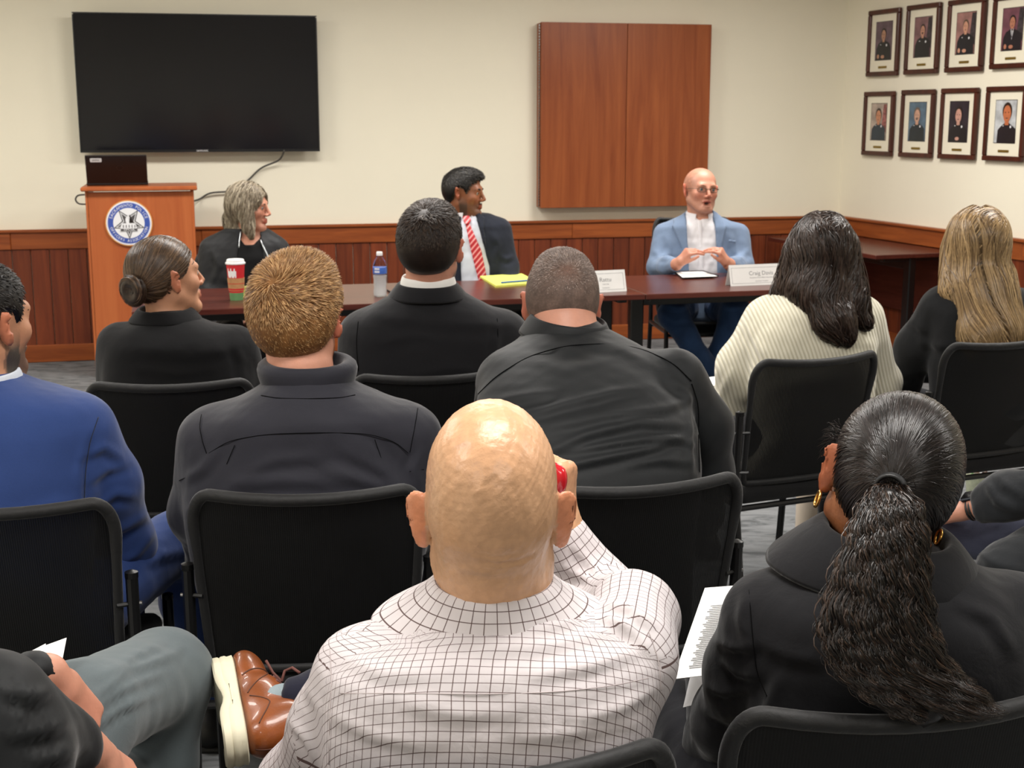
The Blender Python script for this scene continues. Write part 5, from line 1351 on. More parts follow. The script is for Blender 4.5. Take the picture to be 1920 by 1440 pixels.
# ---------------------------------------------------------------- G: broad man in a black shirt
def build_G():
    W = seatW('G'); root = person('broad man with cropped greying brown hair in a black dress shirt, leaning forward', W(0, 0, 0))
    h = Head(P(1053, 572, 3.22), 0, 0, 2, 1.05, 1.03, .25)
    rg = rings_px([(594, 1015, 1112, 3.16, .06), (612, 1000, 1128, 3.14, .075), (628, 978, 1160, 3.12, .09), (650, 950, 1205, 3.09, .105), (680, 922, 1245, 3.05, .12), (715, 902, 1275, 3.01, .13), (760, 890, 1298, 2.97, .14), (820, 880, 1314, 2.93, .15), (880, 880, 1318, 2.90, .155), (960, 890, 1312, 2.87, .16), (1060, 905, 1300, 2.85, .16)])
    rg = ext(rg, W, .2, .16); yaw = 10
    arms = [[(P(955, 720, 3.06), .075), (P(925, 860, 3.2), .065), (W(-.14, .30, .66), .048)], [(P(1262, 715, 3.06), .078), (P(1318, 800, 3.08), .064), (P(1326, 890, 3.12), .058), (P(1310, 960, 3.25), .055), (W(.12, .36, .66), .045)]]
    body(root, h, rg, yaw, P(1058, 625, 3.15), skinarms(arms), laphands(W, arms), SK_PINK, hfine=.009, colkw=dict(red=.45, stub=.3), neckr=(.064, .072))
    h.eyes(root)
    fl = [([(960, 785), (1050, 760), (1150, 735), (1210, 728)], .0045, 8), ([(1020, 850), (1100, 815), (1200, 790), (1290, 800)], .006, 9), ([(1030, 800), (1130, 780), (1250, 765), (1300, 745)], .004, 8), ([(1060, 845), (1160, 830), (1250, 820), (1310, 835)], .0055, 7), ([(1040, 880), (1120, 862), (1220, 840), (1300, 810)], .006, 8),
          ([(900, 760), (970, 745), (1040, 735)], .004, 9), ([(1240, 700), (1280, 730), (1305, 770)], .005, 9), ([(1000, 650), (1060, 672), (1130, 660)], -.004, 12), ([(1100, 640), (1170, 655), (1230, 690)], .003, 10), ([(1180, 870), (1240, 862), (1300, 868)], .004, 8), ([(1300, 740), (1306, 800), (1308, 880)], -.008, 7), ([(900, 820), (960, 800), (1000, 800)], .004, 9)]
    j, F = cloth(root, 'dress_shirt', M['blackshirt'], rg, yaw, arms, h=.0075, k=.04, wr=.0016, cuts=[(P(1055, 600, 3.155), (0, 0, 1))], fl=fl, n=2.3)
    seam(root, F, [[(893, 742), (930, 705), (990, 668), (1060, 648), (1130, 644), (1200, 652), (1262, 680), (1300, 718)], [(1296, 716), (1310, 760), (1310, 830), (1312, 890)]], 2.4, 3.3, .0013, M['seamdark'])
    neckband(root, 'shirt_collar', M['blackshirt'], P(1063, 622, 3.15), 0, (.082, .080), lambda t: [(-.002, -.025), (-.001, .01), (0, .030), (.005, .034), (.010, .026), (.022+.01*abs(math.sin(t)), -.014)], .003, yaw, .35, (6, 6))
    short_hair(h, root, hexc('6E5A50'), hexc('B4A298'), 12000, .010, .0012, .004, .55, (.006, -.075, .085), .3, seed=15, fade=.85, skin=SK_PINK, spread=.3, fadez=(-.085, .0), thin=[((.006, -.082, .082), .02, .2)], top=.006, mat='fuzz')
    lower(root, W, M['darktr'], .16, M['black_plastic'], knee=.50, feet=.55, rt=.09, sole=M['white'])
# ---------------------------------------------------------------- J: bald man in the checked shirt
def check_mat(name, c0, c1, sp=.0142, lw_=.055):
    m, N, L, b = newmat(name); uv = N.new('ShaderNodeUVMap'); uv.uv_map = 'UVMap'
    sx = N.new('ShaderNodeSeparateXYZ'); L.new(uv.outputs[0], sx.inputs[0]); outs = []
    for ax in (0, 1):
        a = N.new('ShaderNodeMath'); a.operation = 'DIVIDE'; L.new(sx.outputs[ax], a.inputs[0]); a.inputs[1].default_value = sp
        f = N.new('ShaderNodeMath'); f.operation = 'FRACT'; L.new(a.outputs[0], f.inputs[0])
        l = N.new('ShaderNodeMath'); l.operation = 'LESS_THAN'; L.new(f.outputs[0], l.inputs[0]); l.inputs[1].default_value = lw_*1.4; outs.append(l.outputs[0])
    mx = N.new('ShaderNodeMath'); mx.operation = 'MAXIMUM'; L.new(outs[0], mx.inputs[0]); L.new(outs[1], mx.inputs[1])
    v = coords(N, L); base = ramp(N, L, noise(N, L, 8, 3, v), [(.3, tuple(x*.96 for x in hexc(c0)[:3])+(1,)), (.7, hexc(c0))])
    L.new(mix_rgb(N, L, mx.outputs[0], base, hexc(c1)), b.inputs['Base Color']); b.inputs['Roughness'].default_value = .85; b.inputs['Specular IOR Level'].default_value = .25
    ad = noise(N, L, 24, 4, v, .5, 1.0); bump(N, L, b, ad, .3, .006); return m
def set_uv(o, Vw, Q, torso_c, yaw, rings, arms):
    """cloth coordinates: across/up on the torso, round/along on each sleeve"""
    segs = [(i, p0, p1, r0) for i, a in enumerate(arms) for (p0, r0), (p1, r1) in zip(a[:-1], a[1:])]
    fc = Vw[Q].mean(1); n_ = len(Q)
    R_ = np.array(sorted([tuple(r) for r in rings], key=lambda r: r[2]))
    def tdist(p):
        cx, cy, w_, d_ = [np.interp(p[:, 2], R_[:, 2], R_[:, i]) for i in (0, 1, 3, 4)]
        c_, s_ = math.cos(math.radians(yaw)), math.sin(math.radians(yaw)); x = (p[:, 0]-cx)*c_+(p[:, 1]-cy)*s_; y = -(p[:, 0]-cx)*s_+(p[:, 1]-cy)*c_
        return (np.hypot(x/w_, y/d_)-1)*np.minimum(w_, d_), x, y, w_
    dt, _, _, _ = tdist(fc); part = np.full(n_, -1); best = dt-.018
    cum = {}
    for i, a in enumerate(arms):
        L_ = 0
        for j, ((p0, r0), (p1, r1)) in enumerate(zip(a[:-1], a[1:])):
            p0 = np.array(p0); p1 = np.array(p1); ab = p1-p0; t = np.clip(((fc-p0) @ ab)/(ab @ ab), 0, 1)
            d = np.linalg.norm(fc-p0-t[:, None]*ab, axis=1)-(r0+(r1-r0)*t)
            m = d < best; best[m] = d[m]; part[m] = i*10+j; cum[i*10+j] = L_; L_ += np.linalg.norm(ab)
    UV = np.zeros((n_, 4, 2)); _, x, y, w_ = tdist(Vw); 
    u0 = w_*np.arcsin(np.clip(x/w_, -1, 1))*.95; v0 = Vw[:, 2]-torso_c[2]+(Vw[:, 1]-torso_c[1])*1.0
    for c in range(4): UV[:, c, 0] = u0[Q[:, c]]; UV[:, c, 1] = v0[Q[:, c]]
    for i, a in enumerate(arms):
        for j, ((p0, r0), (p1, r1)) in enumerate(zip(a[:-1], a[1:])):
            m = part == i*10+j
            if not m.any(): continue
            ab = unit(np.array(p1)-np.array(p0)); e1 = unit(np.cross(ab, V3(.2, 1, .1))); e2 = np.cross(ab, e1)
            rel = Vw[Q[m]]-np.array(p0); al = rel @ ab+cum[i*10+j]; an = np.arctan2(rel @ e2, rel @ e1)
            ref = an[:, :1]; an = ref+(an-ref+np.pi) % (2*np.pi)-np.pi
            UV[m, :, 0] = an*r0; UV[m, :, 1] = al
    l = o.data.uv_layers.new(name='UVMap'); l.data.foreach_set('uv', UV.reshape(-1).astype(np.float32))
def build_J():
    W = seatW('J'); root = person('bald man in a fine-checked white shirt, one hand raised to his face', W(0, 0, 0))
    h = Head(P(922, 966, 1.63), 0, -4, 0, 1.07, .98, .8, tall=1.13)
    rg = rings_px([(1118, 850, 1035, 1.615, .066), (1134, 838, 1048, 1.61, .075), (1152, 800, 1082, 1.605, .086), (1170, 742, 1128, 1.60, .097), (1192, 672, 1186, 1.595, .110), (1225, 622, 1225, 1.59, .12), (1280, 608, 1236, 1.585, .128), (1360, 606, 1226, 1.58, .13), (1440, 610, 1205, 1.575, .13), (1560, 640, 1180, 1.57, .13)])
    rg = ext(rg, W, .17); yaw = 6
    arms = [[(P(690, 1262, 1.60), .060), (P(632, 1365, 1.63), .055), (P(565, 1475, 1.70), .054), (W(-.16, .24, .66), .045)], [(P(1172, 1225, 1.61), .066), (P(1185, 1160, 1.74), .056), (P(1132, 1130, 1.90), .052), (P(1056, 1010, 1.90), .040)]]
    sk = [[(p, r*.7) for p, r in a] for a in arms]; sk[1].append((P(1051, 985, 1.90), .026))
    hands = [dict(w=W(-.15, .27, .66), d=W(.4, 1, -.2)-W(0, 0, 0), n=V3(0, 0, -1), side=1, curl=(25, 30, 20)),
             dict(w=P(1052, 978, 1.90), d=V3(.06, .0, 1), n=V3(-1, .35, 0), side=1, curls=[(62, 62, 25), (68, 60, 25), (70, 60, 25), (72, 60, 25)], thumb=(25, 12), sc=.92)]
    body(root, h, rg, yaw, P(930, 1115, 1.625), sk, hands, hexc('CFA07A'), 'bald', hh=.0035, hfine=.004, colkw=dict(red=.35, scalp=.16, stubcol=hexc('8C7C64')[:3]), neckr=(.062, .068), grow=-.012)
    h.eyes(root, '4A5A66'); h.brows(root, '5A4030')
    # nape creases
    bo = [c for c in root.children if c.name.startswith('body')][0]
    me = bo.data; n_ = len(me.vertices); V = np.zeros(n_*3); me.vertices.foreach_get('co', V); V = V.reshape(-1, 3)+parent_off(root)
    Nn = np.zeros(n_*3); me.vertices.foreach_get('normal', Nn); Nn = Nn.reshape(-1, 3)
    V = folds(V, Nn, [([(905, 1052), (940, 1058), (975, 1052), (1000, 1040)], -.0022, 4), ([(895, 1040), (930, 1046), (975, 1038)], -.0016, 4), ([(880, 1000), (930, 1012), (990, 1000)], -.001, 8), ([(860, 1066), (930, 1076), (1000, 1064)], .0012, 6)])
    V = V+Nn*(.0007*sinoise(V, 130, 5)+.0005*sinoise(V, 260, 6))[:, None]*(V[:, 2] > 1.0)[:, None]
    me.vertices.foreach_set('co', (V-parent_off(root)).ravel().astype(np.float32)); me.update()
    M['check_seam'] = plain('shirt_thread', 'B8ACAC', .9)
    M['check'] = check_mat('checked_cotton', 'CCC5C7', '5E4C4A')
    fl = [([(745, 1140), (760, 1165), (800, 1190), (880, 1205)], .004, 12), ([(1010, 1180), (1060, 1170), (1110, 1150)], .005, 11), ([(640, 1230), (720, 1262), (820, 1262)], .0035, 15), ([(900, 1215), (1000, 1212), (1100, 1190), (1180, 1170)], .004, 14), ([(1000, 1265), (1100, 1250), (1200, 1220)], .0045, 13),
          ([(760, 1320), (860, 1340), (960, 1335)], .003, 15), ([(1080, 1350), (1160, 1330), (1230, 1290)], .005, 13), ([(620, 1340), (700, 1380), (800, 1400)], .004, 14), ([(980, 1385), (1080, 1375), (1190, 1350)], .004, 12), ([(575, 1290), (600, 1330), (612, 1390)], .004, 9), ([(540, 1350), (575, 1385), (595, 1430)], .005, 9), ([(1075, 1020), (1100, 1050), (1130, 1080)], .004, 8), ([(1050, 1060), (1090, 1080), (1120, 1090)], .004, 8), ([(1130, 1130), (1180, 1140), (1220, 1170)], .006, 9), ([(1120, 1150), (1170, 1170), (1230, 1230)], .004, 10)]
    j, F = cloth(root, 'checked_shirt', M['check'], rg, yaw, arms, h=.0058, k=.035, wr=.0022, wf=20, n=2.5, cuts=[(P(930, 1112, 1.615), (0, 0, 1)), (P(1053, 985, 1.90), P(1048, 978, 1.90)-P(1110, 1090, 1.90))], fl=fl)
    me = j.data; V = np.zeros(len(me.vertices)*3); me.vertices.foreach_get('co', V); V = V.reshape(-1, 3)+parent_off(root)
    Q = np.zeros(len(me.loops), np.int32); me.loops.foreach_get('vertex_index', Q); Q = Q.reshape(-1, 4)
    set_uv(j, V, Q, P(930, 1300, 1.6), yaw, rg, arms)
    seam(root, F, [[(626, 1300), (760, 1300), (900, 1302), (1040, 1298), (1150, 1286), (1222, 1270)], [(618, 1205), (622, 1280), (618, 1360), (616, 1440)], [(1215, 1180), (1236, 1240), (1240, 1300)]], 1.3, 2.1, .0006, M['check_seam'], off=.0008)
    cu = P(1040, 975, 1.9)
    # collar
    m2 = check_mat('checked_collar', 'D2CBCD', '5E4C4A')
    o = neckband(root, 'shirt_collar', m2, P(926, 1134, 1.618), 0, (.068, .064), lambda t: [(.0, -.02), (.0, .01), (.001, .030), (.004, .036), (.009, .034), (.018+.006*abs(math.sin(t)), .016+.0*abs(t)), (.034+.034*min(1, abs(t)/1.7)**2, -.006-.006*min(1, abs(t)/2)), (.044+.046*min(1, abs(t)/1.7)**2, -.020-.006*min(1, abs(t)/2))], .0022, yaw-2, .55, (4, 0), n=64)
    UV = np.zeros((len(o.data.polygons), 4, 2)); mrow = 8
    for k_, p in enumerate(o.data.polygons):
        for c_, vi in enumerate(p.vertices): UV[k_, c_] = ((vi//mrow)*.0068*1.0, (0, .03, .05, .056, .062, .082, .11, .121)[vi % mrow])
    l = o.data.uv_layers.new(name='UVMap'); l.data.foreach_set('uv', UV.reshape(-1).astype(np.float32))
    # legs: right ankle crossed over the left knee
    kL = W(-.15, .45, .55); legs = [[(W(-.085, 0, .545), .09), (kL, .068), (W(-.15, .47, .12), .055)], [(W(.085, 0, .55), .09), (W(.30, .36, .62), .070), (W(.02, .52, .67), .055), (P(560, 1318, 2.08), .046)]]
    cuff = P(545, 1318, 2.08); cd = cuff-W(.02, .52, .67)
    M['navytr'] = fabric('navy_trousers', '1A1B2A', weave=1300, bmp=.2)
    cloth(root, 'trousers', M['navytr'], [], yaw, [], legs=legs, h=.0085, k=.03, wr=.003, cuts=[(P(530, 1318, 2.08), (-1, 0, 0))])
    shoe(root, W(-.15, .48, .085), V3(0, 1, 0), M['black_plastic'])
    # sock and the tan shoe
    b = MB(); b.tube([P(600, 1318, 2.08), P(530, 1322, 2.08), P(500, 1328, 2.07), P(470, 1338, 2.06)], .034, 20, rs=[.036, .035, .033, .028]); b.build('sock', plain('grey_sock', '8A979C', .95, bmp=.5, bscale=600), root, smooth=True)
    M['tan'] = plain('tan_leather', '8C4A20', .34, var=.14, scale=18, bmp=.12, bscale=300, coat=.3)
    M['rubber'] = plain('cream_rubber', 'D8D2B8', .6, var=.05)
    heel = P(462, 1408, 1.965); toe = P(432, 1250, 2.21); d = unit(toe-heel); up = unit(V3(1, -.10, .0)-d*np.dot(V3(1, -.10, 0), d)); sd = np.cross(up, d)
    R = np.stack([sd, d, up], 1); L0 = np.linalg.norm(toe-heel)*1.0
    pt = lambda x, y, z: heel+R @ V3(x, y, z)
    F = Field(heel-.33, heel+.36, .0048, )
    F = Field(np.minimum(heel, toe)-.11, np.maximum(heel, toe)+.13, .0045)
    F.cap(pt(0, .035, .030), pt(0, .13, .030), .033, .038, .02); F.cap(pt(0, .13, .028), pt(.003, L0-.045, .020), .040, .034, .02); F.ell(pt(.003, L0-.045, .022), (.041, .05, .026), R, .02)
    F.cap(pt(0, .035, .04), pt(0, .050, .078), .034, .036, .02); F.cap(pt(0, .06, .06), pt(0, .14, .045), .033, .028, .03)
    F.cap(pt(0, .052, .075), pt(0, .055, .13), .030, .034, .003, 's')
    F.box(pt(0, .12, -.055), (.3, .6, .12), R, .002, .003, 's')
    V, Q = F.nets(); V = relax(V, Q, 1, .4); sh = mesh_obj('dress_shoe', V, Q, M['tan'], root)
    V, Q = None, None
    # sole outline
    ol = []
    for y, w_ in ((-.006, .0), (.0, .022), (.015, .034), (.05, .038), (.10, .034), (.15, .042), (.19, .047), (L0-.06, .046), (L0-.03, .038), (L0-.008, .022), (L0+.002, .0)): ol.append((w_, y))
    ol2 = [(-w_, y) for w_, y in ol[::-1][1:-1]]; out = ol+ol2
    b = MB(); cx = .0
    prof = [(-.033, .97), (-.030, 1.04), (-.022, 1.05), (-.019, 1.01), (-.016, 1.05), (-.010, 1.06), (-.006, 1.02), (.002, 1.05), (.004, .96)]
    ym = L0/2; V = []; n_ = len(out)
    # dense outline
    t = np.linspace(0, n_, 72, endpoint=False); O = np.array(out+[out[0]]); ox = np.interp(t, range(n_+1), O[:, 0]); oy = np.interp(t, range(n_+1), O[:, 1])
    ker = np.ones(3)/3; ox = np.convolve(np.concatenate([ox[-1:], ox, ox[:1]]), ker, 'valid'); oy = np.convolve(np.concatenate([oy[-1:], oy, oy[:1]]), ker, 'valid')
    for z, s_ in prof: V += [pt(ox[i]*s_, ym+(oy[i]-ym)*(1+(s_-1)*.4), z-(.010*math.exp(-((oy[i]-.11)/.03)**2)*-1 if z < -.015 else 0)) for i in range(72)]
    Fq = [(j*72+i, j*72+(i+1) % 72, (j+1)*72+(i+1) % 72, (j+1)*72+i) for j in range(len(prof)-1) for i in range(72)]+[tuple(range(72))[::-1], tuple((len(prof)-1)*72+i for i in range(72))]
    o = mesh_obj('sole', np.array(V), Fq, M['rubber'], None, sharp=40); o.parent = sh; o.location = -parent_off(root)
    def surfline(pts, r, mt, nm, par=sh, off=.0):
        X = np.array([pt(*p) for p in pts]); tt = np.linspace(0, len(X)-1, len(X)*6); Y_ = np.stack([np.interp(tt, range(len(X)), X[:, i]) for i in range(3)], 1)
        Yp = np.pad(Y_, ((4, 4), (0, 0)), 'edge'); Y_ = np.stack([np.convolve(Yp[:, i], np.ones(9)/9, 'valid') for i in range(3)], 1)
        Y_ = F.project(Y_, off, 3); b = MB(); b.tube(Y_, r, 5); ob = b.build(nm, mt, None, smooth=True); ob.parent = par; ob.location = -parent_off(root)
    M['tan_dark'] = plain('tan_stitch', '4A2410', .6)
    for s_ in (-1, 1):
        surfline([(s_*.040, .10, .012), (s_*.038, .125, .035), (s_*.02, .15, .05), (s_*.015, .185, .045)], .0011, M['tan_dark'], 'stitching')
        surfline([(s_*.04, L0-.10, .010), (s_*.036, L0-.085, .030), (s_*.015, L0-.075, .042), (0, L0-.055, .044)], .0016, M['tan_dark'], 'wing_tip_edge')
        surfline([(s_*.036, .012, .02), (s_*.036, .05, .045), (s_*.036, .075, .05), (s_*.040, .1, .012)], .0011, M['tan_dark'], 'stitching')
        for k_ in range(9): pass
    surfline([(-.003, -.004, .005), (-.003, -.004, .04), (-.0, .0, .09)], .0012, M['tan_dark'], 'stitching')
    lace = plain('brown_lace', '6A4038', .8)
    for k_, pp in enumerate(([(0, .145, .050), (-.01, .20, .085), (-.02, .235, .105)], [(0, .14, .052), (.02, .18, .09), (.05, .2, .10), (.07, .19, .085)])):
        X = [pt(*p) for p in pp]; X = [P(528, 1278, 2.17), P(512, 1262, 2.19), P(499, 1239, 2.21)] if k_ == 0 else [P(528, 1278, 2.17), P(534, 1258, 2.19), P(548, 1252, 2.19), P(562, 1262, 2.18)]
        b = MB(); b.tube(X, .0028, 6); ob = b.build('lace', lace, None, smooth=True); ob.parent = sh; ob.location = -parent_off(root)
    for k_ in range(4):
        surfline([(-.018, .118+.016*k_, .05), (0, .12+.016*k_, .062), (.018, .118+.016*k_, .05)], .0026, lace, 'lace')
    # unidentified small red object in his raised hand, shaped as a plain case
    Fk = Field(P(1050, 893, 1.86)-.06, P(1050, 893, 1.86)+.06, .004); c_ = P(1050, 893, 1.868)
    Fk.cap(c_+V3(-.004, 0, -.016), c_+V3(-.010, 0, .014), .010, .008, .004); Fk.ell(c_+V3(0, 0, -.004), (.011, .012, .020), None, .006)
    V, Q = Fk.nets(); o = mesh_obj('red_piece', V, Q, plain('red_plastic', 'C8202A', .2, coat=.5), None, loc=c_-V3(0, 0, .03)); o.name = 'held_piece'; o.name = 'red_object'
    tag(o, "small glossy red object held in the bald man's raised hand", 'object')
# ---------------------------------------------------------------- K: woman with the ponytail
def build_K():
    W = seatW('K'); root = person('woman with a long wavy dark ponytail in a black wool coat, seen from behind', W(0, 0, 0))
    h = Head(P(1664, 907, 1.81), -4, -6, 17, 1.03, .96, .65)
    rg = rings_px([(1015, 1610, 1740, 1.79, .06), (1035, 1575, 1775, 1.785, .075), (1055, 1530, 1820, 1.78, .09), (1078, 1470, 1862, 1.775, .105), (1105, 1422, 1905, 1.77, .115), (1145, 1404, 1935, 1.765, .125), (1220, 1395, 1955, 1.76, .13), (1320, 1395, 1960, 1.755, .13), (1440, 1400, 1955, 1.75, .13)])
    rg = ext(rg, W, .19); yaw = 8
    arms = [[(P(1446, 1168, 1.78), .068), (P(1408, 1260, 1.84), .060), (P(1376, 1350, 1.93), .056), (P(1350, 1400, 2.05), .05), (W(-.06, .40, .66), .045)], [(P(1905, 1165, 1.79), .070), (P(1955, 1330, 1.85), .06), (W(.12, .34, .66), .045)]]
    SKK = hexc('8A5636')
    body(root, h, rg, yaw, P(1660, 1020, 1.79), skinarms(arms), laphands(W, arms, .9), SKK, hh=.004, hfine=.008, neckr=(.050, .054), colkw=dict(red=.25))
    h.eyes(root); h.brows(root, '1A120E')
    fl = [([(1400, 1110), (1390, 1160), (1405, 1220)], .004, 12), ([(1360, 1240), (1385, 1262), (1415, 1270)], .007, 9), ([(1330, 1290), (1360, 1300), (1400, 1290)], .006, 9), ([(1340, 1200), (1375, 1215), (1410, 1215)], .006, 9), ([(1320, 1330), (1360, 1345), (1390, 1340)], .006, 9), ([(1420, 1200), (1480, 1230), (1540, 1240)], .004, 14), ([(1800, 1130), (1860, 1160), (1900, 1220)], .004, 12), ([(1460, 1270), (1440, 1330), (1440, 1400)], .004, 12)]
    j, F = cloth(root, 'coat', M['coat'], rg, yaw, arms, h=.0068, k=.04, wr=.0022, cuts=[(P(1660, 1012, 1.79), (0, 0, 1))], fl=fl)
    seam(root, F, [[(1404, 1100), (1410, 1180), (1418, 1260), (1440, 1310)]], 1.4, 2.1, .0007, M['seamdark'])
    neckband(root, 'coat_collar', M['coat'], P(1655, 1045, 1.785), 0, (.076, .074), lambda t: [(-.004, -.03), (-.002, .01), (.004, .036), (.012, .042), (.020, .036), (.032+.012*min(1, abs(t)), .012), (.048+.034*min(1, abs(t)/1.6)**1.5, -.022-.006*abs(math.sin(t)))], .005, yaw-6, .6, (4, 6), n=56)
    # scalp hair pulled to the tie
    Fh = Field(h.c-.17, h.c+.17, .0045); hair_volume(Fh, h, .0065)
    V, Q = Fh.nets(); q = h.loc(V); L_ = np.interp(q[:, 1], *HL_SLEEK); Vk, Qk = region_faces(V, Q, q[:, 2] > L_)
    tie = P(1668, 918, 1.68); r = surf_samples(Vk, Qk, 7000, 33); n = len(r); S = 18; s = np.linspace(0, 1, S)[None, :, None]
    tgt = Fh.project(tie[None, :], .004, 3)[0]
    # strands first run back over the crown, then gather
    Pp = r[:, None, :]*(1-s)+tgt*s+h.dirw((0, 0, 1))*(.02*np.sin(np.pi*s))
    X_ = Fh.project(Pp.reshape(-1, 3), np.repeat(.0005+.0028*rng.random(n)**1.5, S), 3); Pp = X_.reshape(n, S, 3); Nn = unitn(Fh.grad(X_)).reshape(n, S, 3)
    ribbons('hair', Pp, Nn+rng.normal(size=(n, 1, 3))*.3, .0013, haircols(n, hexc('080606'), hexc('2C2422'), 4, 2.4, r, 70, .3), M['sleek'], root, taper=False, extra=(Vk, Qk, haircols(len(Vk), hexc('090707'), hexc('1A1412'), 6, 2, Vk, 80, .4)))
    # tie
    out = unit(Fh.grad(tgt[None, :])[0]); e1 = unit(np.cross(out, V3(0, 0, 1))); e2 = np.cross(out, e1)
    b = MB(); 
    for k_ in (0, 1, 2): b.tube([tgt+out*(.004+.005*k_)+(e1*math.cos(a)+e2*math.sin(a))*.0185 for a in np.linspace(0, 2*math.pi, 25)], .0030, 6, cap=False)
    b.build('hair_tie', M['black_plastic'], root, smooth=True)
    # ponytail
    G = [tgt, tgt+out*.030+V3(0, 0, .004), P(1668, 950, 1.635), P(1662, 1010, 1.615), P(1648, 1090, 1.60), P(1642, 1170, 1.592), P(1662, 1240, 1.585), P(1700, 1290, 1.572), P(1738, 1335, 1.555)]
    Rd = [.014, .022, .042, .053, .066, .078, .080, .072, .050]
    Fb = Field(np.min(G, 0)-.12, np.max(G, 0)+.12, .009)
    for i in range(2, len(G)-1): Fb.cap(G[i]+V3(0, .012 if i > 1 else 0, 0), G[i+1]+V3(0, .012, 0), Rd[i]*(.5 if i > 1 else .38), Rd[i+1]*.5, .02)
    Vb, Qb = Fb.nets(); Vb = Vb+vnormals(Vb, Qb)*(.004*sinoise(Vb*np.array([1, 1, .4]), 90, 3))[:, None]
    n = 8500; S = 46; t = np.linspace(0, 1, S); GA = np.array(G); seg = np.linspace(0, 1, len(G))
    cl = 210; ca = rng.random(cl)*6.28; cr = np.sqrt(rng.random(cl))*.95; cph = rng.random(cl)*6.28; cfr = 6+7*rng.random(cl); clen = .78+.3*rng.random(cl)
    ci = rng.integers(0, cl, n); a_ = ca[ci]+rng.normal(size=n)*.07; rr = np.clip(cr[ci]+rng.normal(size=n)*.035, 0, 1.08); ph = cph[ci]+rng.normal(size=n)*.25; fr_ = cfr[ci]
    ln = clen[ci]*(.85+.2*rng.random(n)); T = np.clip(t[None, :]*ln[:, None], 0, 1.04)
    C = np.stack([np.interp(T, seg, GA[:, i]) for i in range(3)], -1); Rr = np.interp(T, seg, Rd)
    ker = np.ones(5)/5
    X1 = V3(1, .1, 0); Y1 = V3(0, -1, 0.1)
    side = Rr*rr[:, None]
    px_ = side*np.cos(a_)[:, None]; py_ = side*(np.abs(np.sin(a_))*1.15-.25)[:, None]*.75
    amp = (.0052+.001*rng.random((n, 1)))*np.clip(T*3-.15, 0, 1); wv = amp*np.sin(T*fr_[:, None]*6.28*.9+ph[:, None]); wv2 = amp*.8*np.cos(T*fr_[:, None]*6.28*.9+ph[:, None]+.6)
    # ends fan toward the right
    fan = np.clip((T-.72)/.3, 0, 1)**1.5*(np.cos(a_)[:, None] > -.2)*(.055*rr[:, None])
    Pp = C+X1*(px_+wv+fan)[:, :, None]+Y1*(py_+wv2)[:, :, None]+rng.normal(size=(n, 1, 3))*.0022
    Nn = X1*np.cos(a_)[:, None, None]+Y1*(np.abs(np.sin(a_))[:, None, None]+.4)+np.zeros((n, S, 1))
    ribbons('ponytail', Pp, Nn+rng.normal(size=(n, 1, 3))*.35, .0014, haircols(n, hexc('0A0707'), hexc('453429'), 14, 2.2)*(.45+.9*rng.random(cl))[ci][:, None], M['sleek'], root, extra=(Vb, Qb, haircols(len(Vb), hexc('0A0707'), hexc('150F0D'), 3)))
    # wisps by the temples
    w0 = [h.p(-.078, .03, .03+.02*rng.random()) for _ in range(40)]
    pw = []
    for p in w0:
        dd = h.dirw(unit(V3(-1, .3+rng.normal()*.3, .3+rng.normal()*.8)))
        pw.append([p+dd*x*.03+V3(0, 0, -.015*x*x)+rng.normal(size=3)*.001 for x in np.linspace(0, 1, 8)])
    ribbons('hair_wisps', np.array(pw), np.array([[V3(0, -1, .2)]*8]*40), .0006, haircols(40, hexc('0A0707'), hexc('2A201C'), 5), M['sleek'], root)
    for s_ in (-1, 1):
        e = h.p(s_*.083, -.012, -.036); b = MB(); b.tube([e+h.dirw((s_*.004, .011*math.cos(a), -.011+.011*math.sin(a))) for a in np.linspace(0, 2*math.pi, 20)], .0022, 8, cap=False); b.build('earring', M['gold'], root, smooth=True)
    lower(root, W, M['darktr'], .12, M['black_plastic'])
